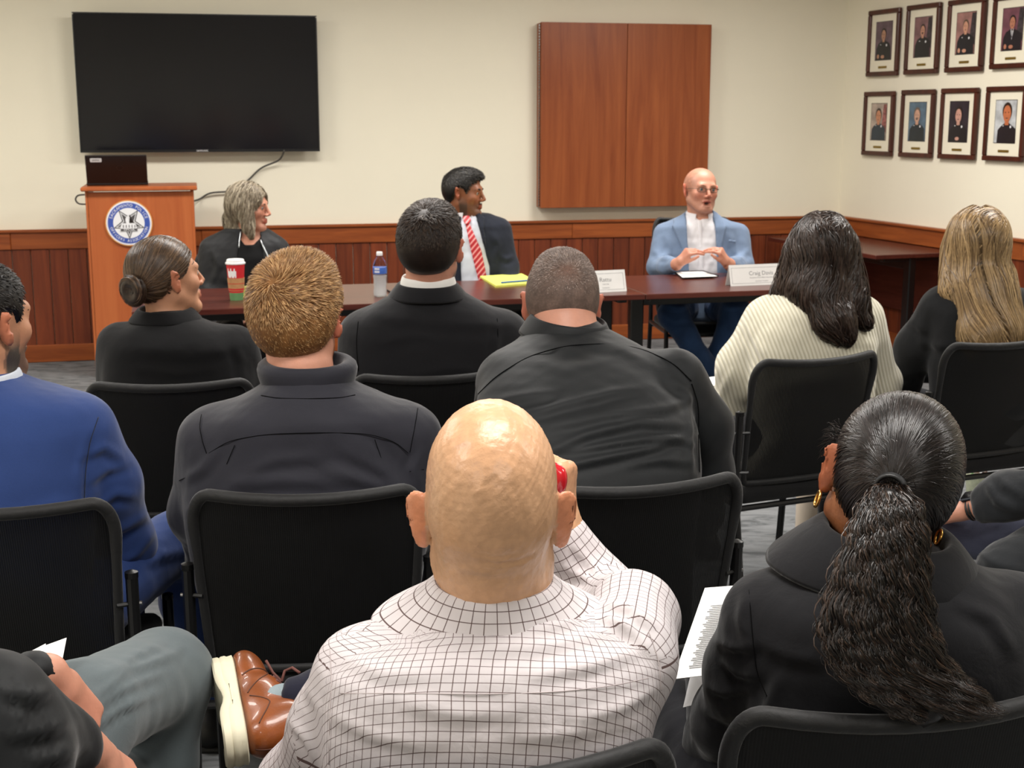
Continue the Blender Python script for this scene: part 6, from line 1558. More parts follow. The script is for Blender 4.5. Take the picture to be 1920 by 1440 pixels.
# ---------------------------------------------------------------- I: man with grey trousers, cut by the picture edge
def build_I():
    W = seatW('I'); root = person('person in a black jacket and grey trousers, legs crossed, holding folded papers', W(0, 0, 0))
    h = Head(P(-330, 760, 1.50), -10, 0, 0, 1.05)
    c = W(0, -.05, 0)
    rg = [(c[0], c[1], .47, .18, .13), (c[0], c[1], .70, .19, .13), (c[0], c[1]+.01, .86, .21, .13), (c[0], c[1]+.02, .92, .19, .12), (c[0], c[1]+.03, .97, .14, .09), (c[0], c[1]+.03, 1.0, .07, .07)]
    yaw = 4; h.c = V3(c[0], c[1]+.05, 1.13)
    e1_ = P(-20, 1335, 1.47)
    arms = [[(V3(c[0]-.18, c[1], .94), .07), (W(-.25, .12, .70), .055), (W(-.1, .30, .70), .045), (P(62, 1266, 1.71), .036)], [(V3(c[0]+.18, c[1]+.02, .86), .065), (e1_, .060), (P(122, 1398, 1.58), .046)]]
    sk = [[(p, r*.7) for p, r in a] for a in arms]; sk[0][-1] = (sk[0][-1][0], .028); sk[1].append((P(162, 1418, 1.60), .027))
    hands = [dict(w=P(105, 1282, 1.73), d=P(160, 1372, 1.76)-P(105, 1282, 1.73), n=V3(-.55, .45, -.5), side=-1, curls=[(30, 55, 30)]*4, thumb=(30, 20), sc=1.05), dict(w=P(178, 1420, 1.61), d=P(240, 1470, 1.66)-P(178, 1420, 1.61), n=V3(-.5, .2, -.8), side=1, curl=(30, 40, 25), sc=1.05)]
    body(root, h, rg, yaw, V3(c[0], c[1]+.03, 1.0), sk, hands, SK_PINK, hfine=.004, hh=.008, colkw=dict(red=.4))
    h.eyes(root)
    fl = [([(0, 1290), (60, 1310), (110, 1290)], .006, 12), ([(20, 1380), (90, 1370), (140, 1350)], .006, 12), ([(60, 1430), (110, 1420), (160, 1400)], .006, 10), ([(30, 1260), (50, 1300), (40, 1350)], .004, 10)]
    cloth(root, 'jacket', M['blackshirt'], rg, yaw, arms, h=.008, k=.04, wr=.003, cuts=[(V3(c[0], c[1]+.03, .99), (0, 0, 1)), (P(84, 1270, 1.72), hands[0]['d']), (P(146, 1412, 1.60), P(146, 1412, 1.60)-e1_)], fl=fl)
    short_hair(h, root, hexc('2A2018'), hexc('5A4838'), 1500, .018, .003, .008, .4, seed=4)
    knee = P(305, 1268, 2.14)
    legs = [[(W(.085, 0, .55), .088), (P(150, 1345, 1.86), .080), (knee, .076), (P(292, 1440, 2.12), .064), (P(262, 1560, 2.06), .05)], [(W(-.085, 0, .55), .088), (P(70, 1460, 1.9), .075), (P(200, 1500, 2.0), .07), (V3(P(200, 1500, 2.0)[0], 2.02, .12), .05)]]
    cloth(root, 'trousers', M['greytr'], [], yaw, [], legs=legs, h=.0075, k=.03, wr=.0025, wf=18, fl=[([(175, 1310), (240, 1255), (330, 1225)], .007, 9), ([(170, 1335), (230, 1290), (300, 1262)], .006, 9), ([(150, 1390), (220, 1330), (300, 1300)], .005, 8), ([(190, 1270), (250, 1230), (300, 1208)], .006, 9)])
    # papers
    pa = MB()
    def sheetq(pts): 
        v = [np.array(p) for p in pts]; nn = unit(np.cross(v[1]-v[0], v[2]-v[0]))*.0006; pa.add(v+[x+nn for x in v], [(0, 1, 2, 3), (7, 6, 5, 4), (0, 4, 5, 1), (1, 5, 6, 2), (2, 6, 7, 3), (3, 7, 4, 0)])
    sheetq([P(125, 1196, 1.86), P(84, 1211, 1.85), P(60, 1300, 1.78), P(105, 1300, 1.78)])
    o = pa.build('folded_paper', M['paper'], smooth=False, loc=P(85, 1290, 1.80)); tag(o, 'taller pointed white sheet held in the fist above the grey trousers', 'paper')
    pa = MB(); sheetq([P(86, 1207, 1.87), P(36, 1233, 1.86), P(30, 1310, 1.79), P(84, 1310, 1.79)])
    o = pa.build('folded_paper', M['paper'], smooth=False, loc=P(60, 1290, 1.81)); tag(o, 'lower white sheet behind the pointed one, nearer the black sleeve', 'paper')
# ---------------------------------------------------------------- H: person cut by the picture edge with a watch
def build_H():
    W = seatW('H'); root = person('person in a dark grey sweater wearing a black smartwatch, mostly outside the picture', W(0, 0, 0))
    c = W(0, -.05, 0); h = Head(V3(c[0], c[1]+.05, 1.19), -10, 0, 0, 1.03)
    rg = [(c[0], c[1], .47, .18, .13), (c[0], c[1], .70, .18, .13), (c[0], c[1]+.01, .90, .21, .13), (c[0], c[1]+.02, .98, .19, .12), (c[0], c[1]+.03, 1.03, .13, .09), (c[0], c[1]+.03, 1.06, .07, .07)]
    yaw = 12
    wr = P(1832, 952, 3.22)
    arms = [[(V3(c[0]-.17, c[1], .88), .062), (P(2010, 915, 3.10), .060), (P(1885, 930, 3.18), .055), (wr, .042)], [(V3(c[0]+.17, c[1], .93), .068), (W(.25, .1, .7), .055), (W(.1, .32, .66), .045)]]
    sk = [[(p, r*.7) for p, r in a] for a in arms]
    hd = unit(P(1768, 966, 3.28)-wr)
    hands = [dict(w=wr+hd*.03, d=hd, n=V3(.1, .3, -1), side=-1, curls=[(35, 45, 30), (38, 48, 30), (42, 50, 30), (46, 50, 30)], thumb=(35, 15)), laphands(W, arms)[1]]
    body(root, h, rg, yaw, V3(c[0], c[1]+.03, 1.07), sk, hands, SK_PINK, hfine=.0055, hh=.009, colkw=dict(red=.3)); h.eyes(root)
    cloth(root, 'sweater', M['greysweat'], rg, yaw, arms, h=.009, k=.04, wr=.004, cuts=[(V3(c[0], c[1]+.03, 1.05), (0, 0, 1)), (wr, hd)], fl=[([(1850, 905), (1870, 940), (1900, 955)], .008, 9), ([(1870, 890), (1885, 910), (1920, 930)], .007, 8), ([(1830, 970), (1870, 980), (1915, 975)], .006, 8)])
    short_hair(h, root, hexc('2A2018'), hexc('5A4838'), 1500, .018, .003, .008, .4, seed=4)
    X_ = hd; Zt = unit(V3(0, -.35, 1)-X_*np.dot(V3(0, -.35, 1), X_)); Yt = np.cross(Zt, X_); R = np.stack([X_, Yt, Zt], 1); wc = wr+hd*.006
    b = MB(); b.tube([wc+(Yt*math.cos(a)*.030+Zt*math.sin(a)*.026) for a in np.linspace(0, 2*math.pi, 25)], .0035, 8, cap=False); b.tube([wc+X_*.008+(Yt*math.cos(a)*.030+Zt*math.sin(a)*.026) for a in np.linspace(0, 2*math.pi, 25)], .0035, 8, cap=False)
    wst = b.build('watch_strap', M['black_plastic'], root, smooth=True)
    b = MB(); b.box(wc+X_*.004+Zt*.031-Yt*.006, (.034, .040, .011), R, .004); o = b.build('watch_case', plain('watch_case', '23262B', .2, metal=.7), None); o.parent = wst; o.location = -parent_off(root)
    b = MB(); b.box(wc+X_*.004+Zt*.0368-Yt*.006, (.028, .034, .0012), R, .0); o = b.build('watch_glass', plain('watch_glass', '08090B', .05, spec=.7), None); o.parent = wst; o.location = -parent_off(root)
    M['lav'] = fabric('faded_grey_jeans', '55586C', weave=900, bmp=.3)
    legs = [[(W(-.085, 0, .55), .088), (P(1765, 985, 3.42), .068), (V3(P(1765, 985, 3.42)[0], 3.48, .12), .05)], [(W(.085, 0, .55), .088), (W(.15, .46, .54), .066), (W(.15, .5, .11), .05)]]
    cloth(root, 'trousers', M['lav'], [], yaw, [], legs=legs, h=.011, k=.03, wr=.003)
    # sweater hem over the lap
    cloth(root, 'sweater_hem', M['greysweat'], [], yaw, [], legs=[[(W(-.06, 0, .60), .11), (P(1885, 1080, 3.05), .075)]], h=.011, k=.03, wr=.005, wf=26, fl=[([(1820, 1030), (1870, 1060), (1920, 1070)], .008, 9)])
    for x in (-.0, .15):
        pass
    shoe(root, V3(P(1765, 985, 3.42)[0], 3.48, .085), V3(0, 1, 0), M['black_plastic']); shoe(root, W(.15, .5, .085), V3(0, 1, 0), M['black_plastic'])
# ---------------------------------------------------------------- L: grey-haired woman
def build_L():
    W = seatW('L'); root = person('woman with chin-length wavy grey hair in an open black zip jacket, behind the table', W(0, 0, 0))
    h = Head(P(466, 387, 7.20), -98, -6, 2, 1.03, 1.0, 0)
    rg = rings_px([(428, 425, 500, 7.22, .06), (436, 408, 514, 7.22, .08), (444, 394, 524, 7.22, .095), (455, 384, 532, 7.21, .11), (480, 378, 537, 7.2, .125), (520, 378, 537, 7.2, .135), (580, 380, 535, 7.2, .145)])
    b0 = rg[0]; rg = [(rg[0][0], 7.18, .47, .21, .16)]+rg; yaw = 4
    arms = [[(P(398, 470, 7.2), .066), (P(388, 540, 7.15), .060), (P(420, 590, 7.0), .052), (P(462, 612, 6.86), .036)], [(P(520, 470, 7.2), .066), (P(535, 545, 7.15), .058), (P(520, 600, 7.0), .05), (P(500, 618, 6.86), .036)]]
    sk = skinarms(arms); 
    hands = [dict(w=P(470, 612, 6.84), d=V3(.35, -.3, -.85), n=V3(.55, .8, -.1), side=1, curl=(12, 22, 14), sc=.92, spread=.2), dict(w=P(500, 612, 6.83), d=V3(-.25, -.25, -.9), n=V3(-.55, .8, 0), side=-1, curl=(15, 25, 15), sc=.92, spread=.2)]
    body(root, h, rg, yaw, P(466, 430, 7.22), sk, hands, SK_PINK, hh=.0042, hfine=.0045, neckr=(.050, .054), colkw=dict(red=.35), h0=.01)
    h.eyes(root, '3A4A5A'); h.brows(root, '5A4A40', .8)
    def opsj(F): vcut(F, [(450, 424), (478, 424), (492, 470), (500, 560), (440, 560), (447, 470)], 7.1, 7.22)
    def opst(F): vcut(F, [(440, 415), (488, 415), (484, 448), (474, 460), (458, 460), (447, 448)], 7.1, 7.24)
    M['satin'] = fabric('black_satin', '17181B', rough=.6, weave=1500, bmp=.3, sheen=.1, spec=.3)
    cloth(root, 'top', M['blackknit'], [(a, b_, c_, d_-.006, e_-.006) for a, b_, c_, d_, e_ in rg], yaw, [], h=.0065, wr=.001, cuts=[(P(466, 424, 7.22), (0, 0, 1))], ops=opst)
    j, F = cloth(root, 'zip_jacket', M['satin'], rg, yaw, arms, h=.0065, k=.03, wr=.0035, wf=26, cuts=[(P(466, 422, 7.22), (0, 0, 1)), (arms[0][-1][0], V3(.4, -.4, -.6)), (arms[1][-1][0], V3(-.3, -.4, -.6))], ops=opsj, fl=[([(400, 470), (410, 500), (395, 540)], .006, 6), ([(420, 520), (440, 535), (450, 560)], .006, 6), ([(385, 540), (400, 550), (420, 552)], .006, 5)])
    zm = plain('silver_zip', 'C4C8CC', .3, metal=.8)
    for pl in ([(452, 432), (448, 460), (446, 490), (444, 520)], [(484, 432), (490, 455), (500, 475), (506, 490)]):
        seam(root, F, [pl], 6.7, 7.3, .004, zm, 'zip')
    mass = [(P(462, 385, 7.24), P(444, 414, 7.26), .088, .070, .04), (P(447, 418, 7.26), P(452, 436, 7.20), .055, .03, .03), (P(460, 390, 7.14), P(466, 428, 7.12), .042, .024, .03), (P(466, 428, 7.12), P(472, 442, 7.11), .020, .012, .02)]
    wid = wpx([(335, 462, 4), (350, 462, 20), (380, 457, 32), (410, 450, 36), (440, 455, 34), (455, 458, 28)], 7.2)
    longhair_profile(root, h, mass, hexc('5A4C3A'), hexc('C4B8A0'), 41, P(450, 446, 7.2)[2])
    lower(root, W, M['darktr'], .10, M['black_plastic'], rt=.08)
def longhair_profile(root, h, mass, dark, light, seed, zend):
    pts = [np.array(p) for a in mass for p in a[:2]]; lo = np.minimum.reduce(pts+[h.c-.13])-.08; hi = np.maximum.reduce(pts+[h.c+.13])+.08
    F = Field(lo, hi, .006); hair_volume(F, h, .010, mass); face_cut(F, h, .060, .062, -.03, .088)
    V, Q = F.nets(); V = relax(V, Q, 1, .4); N0 = vnormals(V, Q); V = V-N0*.003
    C2 = haircols(len(V), dark, light, seed, 1.5, V*np.array([1, 1, .3]), 50, .5)
    n = 2600; roots = surf_samples(V, Q, n, seed); up = roots[:, 2] > h.c[2]-.02; roots = F.project(roots, 0, 2)
    q = h.loc(roots); fw = h.dirw((0, 1, 0))
    outw = np.sign(q[:, 0])[:, None]*h.dirw((1, 0, 0))[None, :]
    flow = lambda p, i: np.array([0, 0, -1.])[None, :]+max(0, 1-i/6)*.8*outw-.35*max(0, 1-i/8)*fw[None, :]
    ze = zend+rng.random(n)**1.5*.05
    Pp, Nn = surf_strands(F, roots, flow, 22, .009, -.002+.008*rng.random(n)**1.5, lambda p: p[:, 2] < ze, .15, seed, .009, 42)
    ribbons('hair', Pp, Nn+rng.normal(size=(n, 1, 3))*.3, .005*(.6+.6*rng.random(n)), haircols(n, dark, light, seed+1, 1.2, Pp[:, 8]*np.array([1, 1, .3]), 45, .5), M['hair'], root, extra=(V, Q, C2))
# ---------------------------------------------------------------- M: man in dark suit and red tie
def build_M():
    W = seatW('M'); root = person('man with dark greying hair in a navy suit and red striped tie, looking aside', W(0, 0, 0))
    h = Head(P(870, 361, 7.48), -106, -4, 0, 1.05, 1.0, .3)
    rg = rings_px([(396, 852, 905, 7.5, .06), (402, 842, 924, 7.5, .08), (409, 830, 938, 7.5, .095), (420, 818, 950, 7.49, .11), (445, 812, 956, 7.48, .125), (490, 812, 958, 7.47, .13), (560, 815, 955, 7.46, .14)])
    rg = [(rg[0][0], 7.45, .47, .2, .15)]+rg; yaw = -4
    arms = [[(P(836, 432, 7.48), .068), (P(825, 500, 7.44), .058), (P(850, 560, 7.34), .045)], [(P(935, 432, 7.48), .068), (P(952, 500, 7.42), .058), (P(958, 535, 7.35), .05), (P(930, 565, 7.30), .04)]]
    hands = [dict(w=P(855, 562, 7.30), d=V3(.5, -.8, 0), n=V3(0, 0, -1), side=1, curl=(15, 20, 15)), dict(w=P(925, 566, 7.27), d=V3(-.8, -.5, 0), n=V3(0, 0, -1), side=-1, curl=(15, 20, 15))]
    body(root, h, rg, yaw, P(878, 408, 7.5), skinarms(arms), hands, SK_BR, hh=.0042, hfine=.0055, neckr=(.056, .062), colkw=dict(red=.25, stub=.5, stubcol=hexc('4A4038')[:3]), h0=.01, grow=-.022)
    h.eyes(root, '241810'); h.brows(root, '1C1612', 1.3)
    s_rg = [(a, b_, c_, d_-.010, e_-.010) for a, b_, c_, d_, e_ in rg]
    s_, Fs = cloth(root, 'dress_shirt', M['ltshirt'], s_rg, yaw, [], h=.0065, wr=.003, wf=30, cuts=[(P(876, 404, 7.5), (0, 0, 1))])
    def ops(F): vcut(F, [(866, 396), (888, 396), (918, 500), (918, 540), (866, 540), (862, 440)], 7.36, 7.5)
    j, F = cloth(root, 'suit_jacket', M['navysuit'], rg, yaw, arms, h=.0065, k=.03, wr=.002, cuts=[(P(876, 400, 7.5), (0, 0, 1))], ops=ops, fl=[([(925, 440), (935, 460), (930, 485)], .006, 6), ([(940, 480), (950, 486), (962, 480)], .006, 5), ([(880, 470), (905, 480), (912, 500)], .004, 6)])
    patch(root, 'lapel', M['navysuit'], F, [[(889, 398), (905, 410), (909, 440), (919, 500), (903, 440)], [(897, 400), (909, 410), (908, 430), (893, 415)]], 7.36, 7.5, .008)
    neckband(root, 'shirt_collar', M['wshirt'], P(876, 407, 7.5), 0, (.066, .066), lambda t: [(0, -.01), (0, .012), (.001, .034), (.005, .038), (.010, .030), (.016, .002)], .0025, 182, .30, (-6, 0))
    # striped tie
    m, N, L, b = newmat('red_striped_tie'); v = coords(N, L, (1, 1, 1), rot=(0, -.7, 0)); wv = N.new('ShaderNodeTexWave'); wv.inputs['Scale'].default_value = 14; L.new(v, wv.inputs['Vector'])
    L.new(ramp(N, L, wv.outputs['Fac'], [(.0, hexc('B01824')), (.70, hexc('C42A36')), (.8, hexc('E8A0A0')), (1, hexc('E8A0A0'))]), b.inputs['Base Color']); b.inputs['Roughness'].default_value = .5
    patch(root, 'tie', m, Fs, [[(867, 407), (879, 405), (883, 414), (879, 421), (871, 421), (868, 414)]], 7.36, 7.5, .022)
    patch(root, 'tie', m, Fs, [[(870, 420), (880, 420), (903, 470), (915, 530), (896, 530), (883, 470)]], 7.36, 7.5, .012)
    short_hair(h, root, hexc('121010'), hexc('5A5650'), 4500, .020, .0025, .009, .3, (0, -.08, .08), .2, seed=28, spread=.25, top=.006, fade=.3, skin=hexc('4A4440'), fadez=(-.085, -.03))
    # goatee
    b = MB(); pts = [h.p(x, y, z) for x, y, z in ((-.020, .092, -.052), (0, .099, -.049), (.020, .092, -.052))]; b.tube(pts, .003, 6, rs=[.002, .0035, .002]); b.build('moustache', plain('moustache', '2A211C', .8), root, smooth=True)
    lower(root, W, M['darktr'], .12, M['black_plastic'])
# ---------------------------------------------------------------- N: man in the light blue blazer
def build_N():
    W = seatW('N'); root = person('bald man with glasses in a light blue blazer, gesturing with both hands', W(0, 0, 0))
    h = Head(P(1314, 357, 7.72), -164, 3, -3, 1.07, 1.06, .35, jaw=1.12)
    rg = rings_px([(396, 1288, 1338, 7.75, .06), (404, 1280, 1345, 7.75, .08), (411, 1262, 1364, 7.75, .10), (422, 1240, 1386, 7.74, .115), (450, 1232, 1394, 7.74, .13), (490, 1236, 1392, 7.73, .135), (540, 1236, 1390, 7.72, .145), (600, 1232, 1392, 7.7, .15)])
    rg = [(rg[0][0], 7.68, .47, .21, .16)]+rg; yaw = -2
    w1 = P(1268, 496, 7.42); w2 = P(1368, 496, 7.42)
    arms = [[(P(1247, 442, 7.74), .070), (P(1233, 500, 7.66), .056), (P(1252, 498, 7.52), .048), (w1, .040)], [(P(1382, 442, 7.74), .070), (P(1394, 498, 7.66), .056), (P(1380, 498, 7.52), .048), (w2, .040)]]
    sk = skinarms(arms, .68); sk[0].append((P(1277, 489, 7.39), .026)); sk[1].append((P(1359, 489, 7.39), .026))
    hands = [dict(w=P(1274, 492, 7.39), d=V3(.45, -.25, .62), n=V3(.6, .45, -.55), side=-1, curls=[(48, 20, 10), (52, 24, 10), (56, 26, 12), (60, 30, 12)], thumb=(30, 12), sc=.92), dict(w=P(1362, 492, 7.39), d=V3(-.40, -.25, .68), n=V3(-.6, .45, -.5), side=1, curls=[(48, 20, 10), (52, 24, 10), (56, 26, 12), (60, 30, 12)], thumb=(30, 12), sc=.92)]
    body(root, h, rg, yaw, P(1313, 402, 7.74), sk, hands, SK_PINK, hh=.0040, hfine=.0042, mouth=1, neckr=(.062, .068), colkw=dict(red=.6, scalp=.25, stub=.15, stubcol=hexc('8A7264')[:3], lip=hexc('A8584C')[:3]), h0=.01, grow=-.022)
    h.eyes(root, '4A5A60'); h.brows(root, '8A6248', .8)
    bk = MB(); bk.tube([h.p(-.013, .078, -.066), h.p(0, .084, -.068), h.p(.013, .078, -.066)], .005, 6, rs=[.003, .0065, .003]); bk.build('mouth_opening', plain('mouth_dark', '3A1512', .6), root, smooth=True)
    s_rg = [(a, b_, c_, d_-.010, e_-.010) for a, b_, c_, d_, e_ in rg]
    s_, Fs = cloth(root, 'dress_shirt', M['wshirt'], s_rg, yaw, [], h=.0065, wr=.004, wf=34, cuts=[(P(1313, 398, 7.75), (0, 0, 1))], ops=lambda F: vcut(F, [(1300, 394), (1326, 394), (1314, 416)], 7.62, 7.75), fl=[([(1300, 450), (1315, 470), (1310, 500)], .005, 6), ([(1325, 470), (1330, 490), (1320, 515)], .005, 6)])
    def ops(F): vcut(F, [(1292, 392), (1337, 392), (1343, 430), (1345, 518), (1316, 534), (1292, 518), (1289, 430)], 7.6, 7.75)
    j, F = cloth(root, 'blazer', M['lightblue'], rg, yaw, arms, h=.0065, k=.03, wr=.0025, cuts=[(P(1313, 394, 7.75), (0, 0, 1)), (w1, w1-P(1255, 498, 7.5)), (w2, w2-P(1378, 498, 7.5))], ops=ops,
        fl=[([(1225, 470), (1240, 480), (1262, 478)], .007, 6), ([(1218, 500), (1240, 510), (1260, 512)], .006, 6), ([(1375, 470), (1390, 480), (1402, 470)], .007, 6), ([(1368, 440), (1376, 465), (1368, 490)], .005, 6), ([(1250, 440), (1256, 465), (1250, 485)], .005, 6)])
    patch(root, 'lapel', M['lightblue'], F, [[(1288, 396), (1268, 408), (1265, 425), (1291, 490)], [(1262, 424), (1272, 420), (1290, 460), (1291, 496)]], 7.6, 7.75, .009)
    patch(root, 'lapel', M['lightblue'], F, [[(1341, 396), (1358, 406), (1360, 425), (1345, 490)], [(1364, 424), (1354, 420), (1344, 460), (1345, 496)]], 7.6, 7.75, .009)
    patch(root, 'breast_pocket', M['lightblue'], F, [[(1368, 449), (1382, 452), (1381, 457), (1367, 454)]], 7.6, 7.75, .005)
    patch(root, 'placket', M['wshirt'], Fs, [[(1311, 414), (1318, 414), (1319, 520), (1311, 520)]], 7.6, 7.75, .004)
    neckband(root, 'shirt_collar', M['wshirt'], P(1313, 409, 7.745), 0, (.072, .070), lambda t: [(0, -.01), (0, .012), (.001, .036), (.005, .040), (.011, .030), (.020, -.006)], .0025, 180, .42, (-8, 0))
    # glasses
    g = MB()
    for s_ in (-1, 1):
        pts = [h.p(s_*.032+.021*math.copysign(abs(math.cos(a))**.7, math.cos(a)), .098-.012*abs(s_*.032+.021*math.cos(a))/.05, .002+.0115*math.copysign(abs(math.sin(a))**.7, math.sin(a))) for a in np.linspace(0, 2*math.pi, 28)]
        g.tube(pts, .0017, 6, cap=False); g.tube([h.p(s_*.054, .086, .008), h.p(s_*.076, .05, .007), h.p(s_*.082, .005, .006), h.p(s_*.082, -.01, -.004)], .0016, 6)
    g.tube([h.p(-.011, .1, .006), h.p(0, .106, .008), h.p(.011, .1, .006)], .0015, 6)
    g.build('glasses', plain('glasses_frame', '5A4A3C', .3, metal=.5), root, smooth=True)
    short_hair(h, root, SK_PINK, SK_PINK, 60, .002, .001, .0006, .3, seed=6, fade=1, skin=SK_PINK, line=([-.12, -.085, -.06, -.035, -.015, .02, .035, .055, .08, .105], [-.07, -.07, -.06, -.03, .03, .03, .01, .3, .3, .3]), thin=[((0, -.02, .12), .085, 1.0)], mat='skin', fadez=(-.08, .1))
    # jeans: knees apart, ankles crossed under the seat
    kL = P(1262, 590, 7.34); kR = P(1378, 582, 7.34)
    legs = [[(P(1290, 575, 7.66), .088), (kL, .078), (P(1310, 668, 7.28), .058), (P(1345, 700, 7.3), .05)], [(P(1335, 575, 7.66), .088), (kR, .078), (P(1350, 660, 7.38), .056), (P(1300, 700, 7.4), .05)]]
    cloth(root, 'jeans', M['jeans'], [], yaw, [], legs=legs, h=.0085, k=.03, wr=.004, wf=26, fl=[([(1240, 570), (1270, 578), (1300, 570)], .008, 5), ([(1245, 590), (1265, 600), (1290, 600)], .008, 5), ([(1350, 570), (1370, 578), (1390, 575)], .008, 5), ([(1270, 630), (1285, 640), (1300, 640)], .006, 5)])
    shoe(root, P(1348, 712, 7.28), V3(.3, -1, 0), M['black_plastic']); shoe(root, P(1300, 712, 7.38), V3(-.3, -1, 0), M['black_plastic'])
# ---------------------------------------------------------------- small things
def build_small():
    TZ = .7405
    # paper cup
    c = PZ(444, 562, TZ); t = empty('paper_cup', c, 0, 'red paper coffee cup with a white lid and brown sleeve on the table', 'cup')
    hgt = .175; r0, r1 = .031, .043
    def lz(nm, prof, mat, lab=None):
        b = MB(); b.lathe(prof, (0, 0, 0), 28); o = b.build(nm, mat, None, smooth=False, loc=(0, 0, 0)); o.parent = t
        if lab: o['label'] = lab
        return o
    rr = lambda z: r0+(r1-r0)*z/hgt
    red = plain('cup_red', 'C8242C', .45, var=.04); grn = plain('cup_green', '5E8A5A', .45); kraft = plain('kraft_sleeve', 'B98A5C', .8, var=.1, scale=40); cupw = plain('cup_white', 'EDEDED', .4, var=.01)
    lz('cup_wall', [(.0001, .001), (rr(0), 0), (rr(.036), .036), (rr(.036), .037)], grn, 'green lower band')
    lz('cup_wall', [(rr(.036), .036), (rr(hgt), hgt), (.0001, hgt)], red, 'red upper wall')
    lz('sleeve', [(rr(.045)+.0006, .045), (rr(.045)+.002, .045), (rr(.105)+.002, .105), (rr(.105)+.0006, .105)], kraft)
    lz('sleeve_band', [(rr(.048)+.0022, .048), (rr(.056)+.0026, .056)], red); lz('sleeve_band', [(rr(.078)+.0022, .078), (rr(.081)+.0026, .081)], red)
    lz('lid', [(r1+.001, hgt-.006), (r1+.004, hgt-.004), (r1+.004, hgt+.002), (r1, hgt+.004), (r1-.003, hgt+.016), (r1-.006, hgt+.018), (.0001, hgt+.016)], cupw)
    b = MB()
    for i in range(8):
        a0 = math.radians(-140+i*8); a1 = math.radians(-140+(i+1)*8)
        for z0, z1 in ((.108, .140),): b.add([(math.cos(a)*(rr(z)+.0008), math.sin(a)*(rr(z)+.0008), z+(.012 if k_ and i % 3 == 0 else 0)) for k_, (a, z) in enumerate(((a0, z0), (a1, z0), (a1, z1), (a0, z1)))], [(0, 1, 2, 3)])
    o = b.build('printed_patch', cupw, None, loc=(0, 0, 0)); o.parent = t
    # tea tag hanging at the cup
    c2 = PZ(466, 559, TZ); tg = empty('tea_tag', c2, .2, 'small yellow-green tea bag tag standing beside the paper cup', 'tag')
    lbox(tg, 'tag_card', plain('tea_tag', 'D5E07A', .7), (0, 0, .030), (.05, .004, .056), .001); lbox(tg, 'tag_print', M['print'], (0, -.0025, .034), (.026, .0006, .008), 0)
    # water bottle
    m, N, L, b_ = newmat('clear_plastic'); b_.inputs['Transmission Weight'].default_value = 1; b_.inputs['Roughness'].default_value = .04; b_.inputs['IOR'].default_value = 1.15; b_.inputs['Base Color'].default_value = (.96, .98, .99, 1)
    m2, N, L, bw_ = newmat('water'); bw_.inputs['Transmission Weight'].default_value = .45; bw_.inputs['Roughness'].default_value = .12; bw_.inputs['IOR'].default_value = 1.2; bw_.inputs['Base Color'].default_value = (.93, .95, .96, 1)
    c = PZ(713, 556, TZ); t = empty('water_bottle', c, 0, 'clear plastic water bottle with a blue label on the panel tables', 'bottle')
    prof = [(.0001, .002), (.026, .0), (.031, .006), (.032, .03), (.029, .045), (.031, .06), (.0305, .085), (.0315, .09), (.033, .10), (.033, .145), (.031, .155), (.026, .172), (.018, .186), (.0135, .194), (.013, .205)]
    lz('bottle_wall', prof, m); lz('water', [(max(.0001, r-.002), z+.001) for r, z in prof if z <= .125]+[(.0001, .127)], m2)
    lz('bottle_label', [(.0335, .112), (.0337, .113), (.0337, .141), (.0335, .142)], plain('blue_label', '3F66B8', .4, var=.1, scale=50))
    b = MB(); 
    for k_ in range(5):
        for z_ in (.118, .132):
            a0 = -2.3+k_*.16
            b.add([(math.cos(a)*.0342, math.sin(a)*.0342, z) for a, z in ((a0, z_), (a0+.12, z_), (a0+.12, z_+.009), (a0, z_+.009))], [(0, 1, 2, 3)])
    o = b.build('label_print', M['label_white'], None, loc=(0, 0, 0)); o.parent = t
    lz('cap', [(.0145, .198), (.0150, .199), (.0150, .213), (.013, .216), (.0001, .216)], cupw)
    # yellow notepad + pen
    q = [PZ(900, 521, TZ), PZ(978, 516, TZ), PZ(1012, 533, TZ), PZ(930, 539, TZ)]
    def slab(nm, q, th, mat, lab, cat, z=0):
        b = MB(); v = [np.array(x)+V3(0, 0, z) for x in q]; b.add(v+[x+V3(0, 0, th) for x in v], [(3, 2, 1, 0), (4, 5, 6, 7), (0, 1, 5, 4), (1, 2, 6, 5), (2, 3, 7, 6), (3, 0, 4, 7)])
        cc = sum(v)/4; o = b.build(nm, mat, loc=cc); v0 = o.data.vertices
        if sum((o.data.polygons[1].normal[i]*(0, 0, 1)[i]) for i in range(3)) < 0: o.data.flip_normals()
        return tag(o, lab, cat)
    nb = slab('notepad', q, .010, plain('yellow_paper', 'DFE268', .8, var=.02), 'yellow legal notepad lying on the table before the man in the red tie', 'notepad')
    b = MB(); mm = [(np.array(q[i])+np.array(q[(i+1) % 4]))/2 for i in range(4)]
    tb = MB(); tb.tube([PZ(940, 530, TZ+.016), PZ(988, 526, TZ+.016)], .0045, 8); tb.tube([PZ(988, 526, TZ+.016), PZ(993, 525.6, TZ+.016)], .003, 8); tag(tb.build('pen', plain('blue_pen', '2F5FA8', .3), loc=PZ(965, 528, TZ+.011)), 'blue pen lying on the yellow notepad', 'pen')
    # tablet / folder before the speaker
    q = [PZ(1263, 511, TZ), PZ(1318, 510, TZ), PZ(1347, 519, TZ), PZ(1278, 522, TZ)]
    slab('folder', q, .010, plain('dark_folder', '2A2024', .5), 'dark folder lying under the white sheet before the man in the light blue blazer', 'folder')
    q2 = [PZ(1267, 510.5, TZ+.011), PZ(1317, 509.5, TZ+.011), PZ(1345, 518, TZ+.011), PZ(1280, 520.5, TZ+.011)]
    slab('paper_sheet', q2, .0012, M['paper'], 'white sheet lying on the dark folder before the man in the light blue blazer', 'paper')
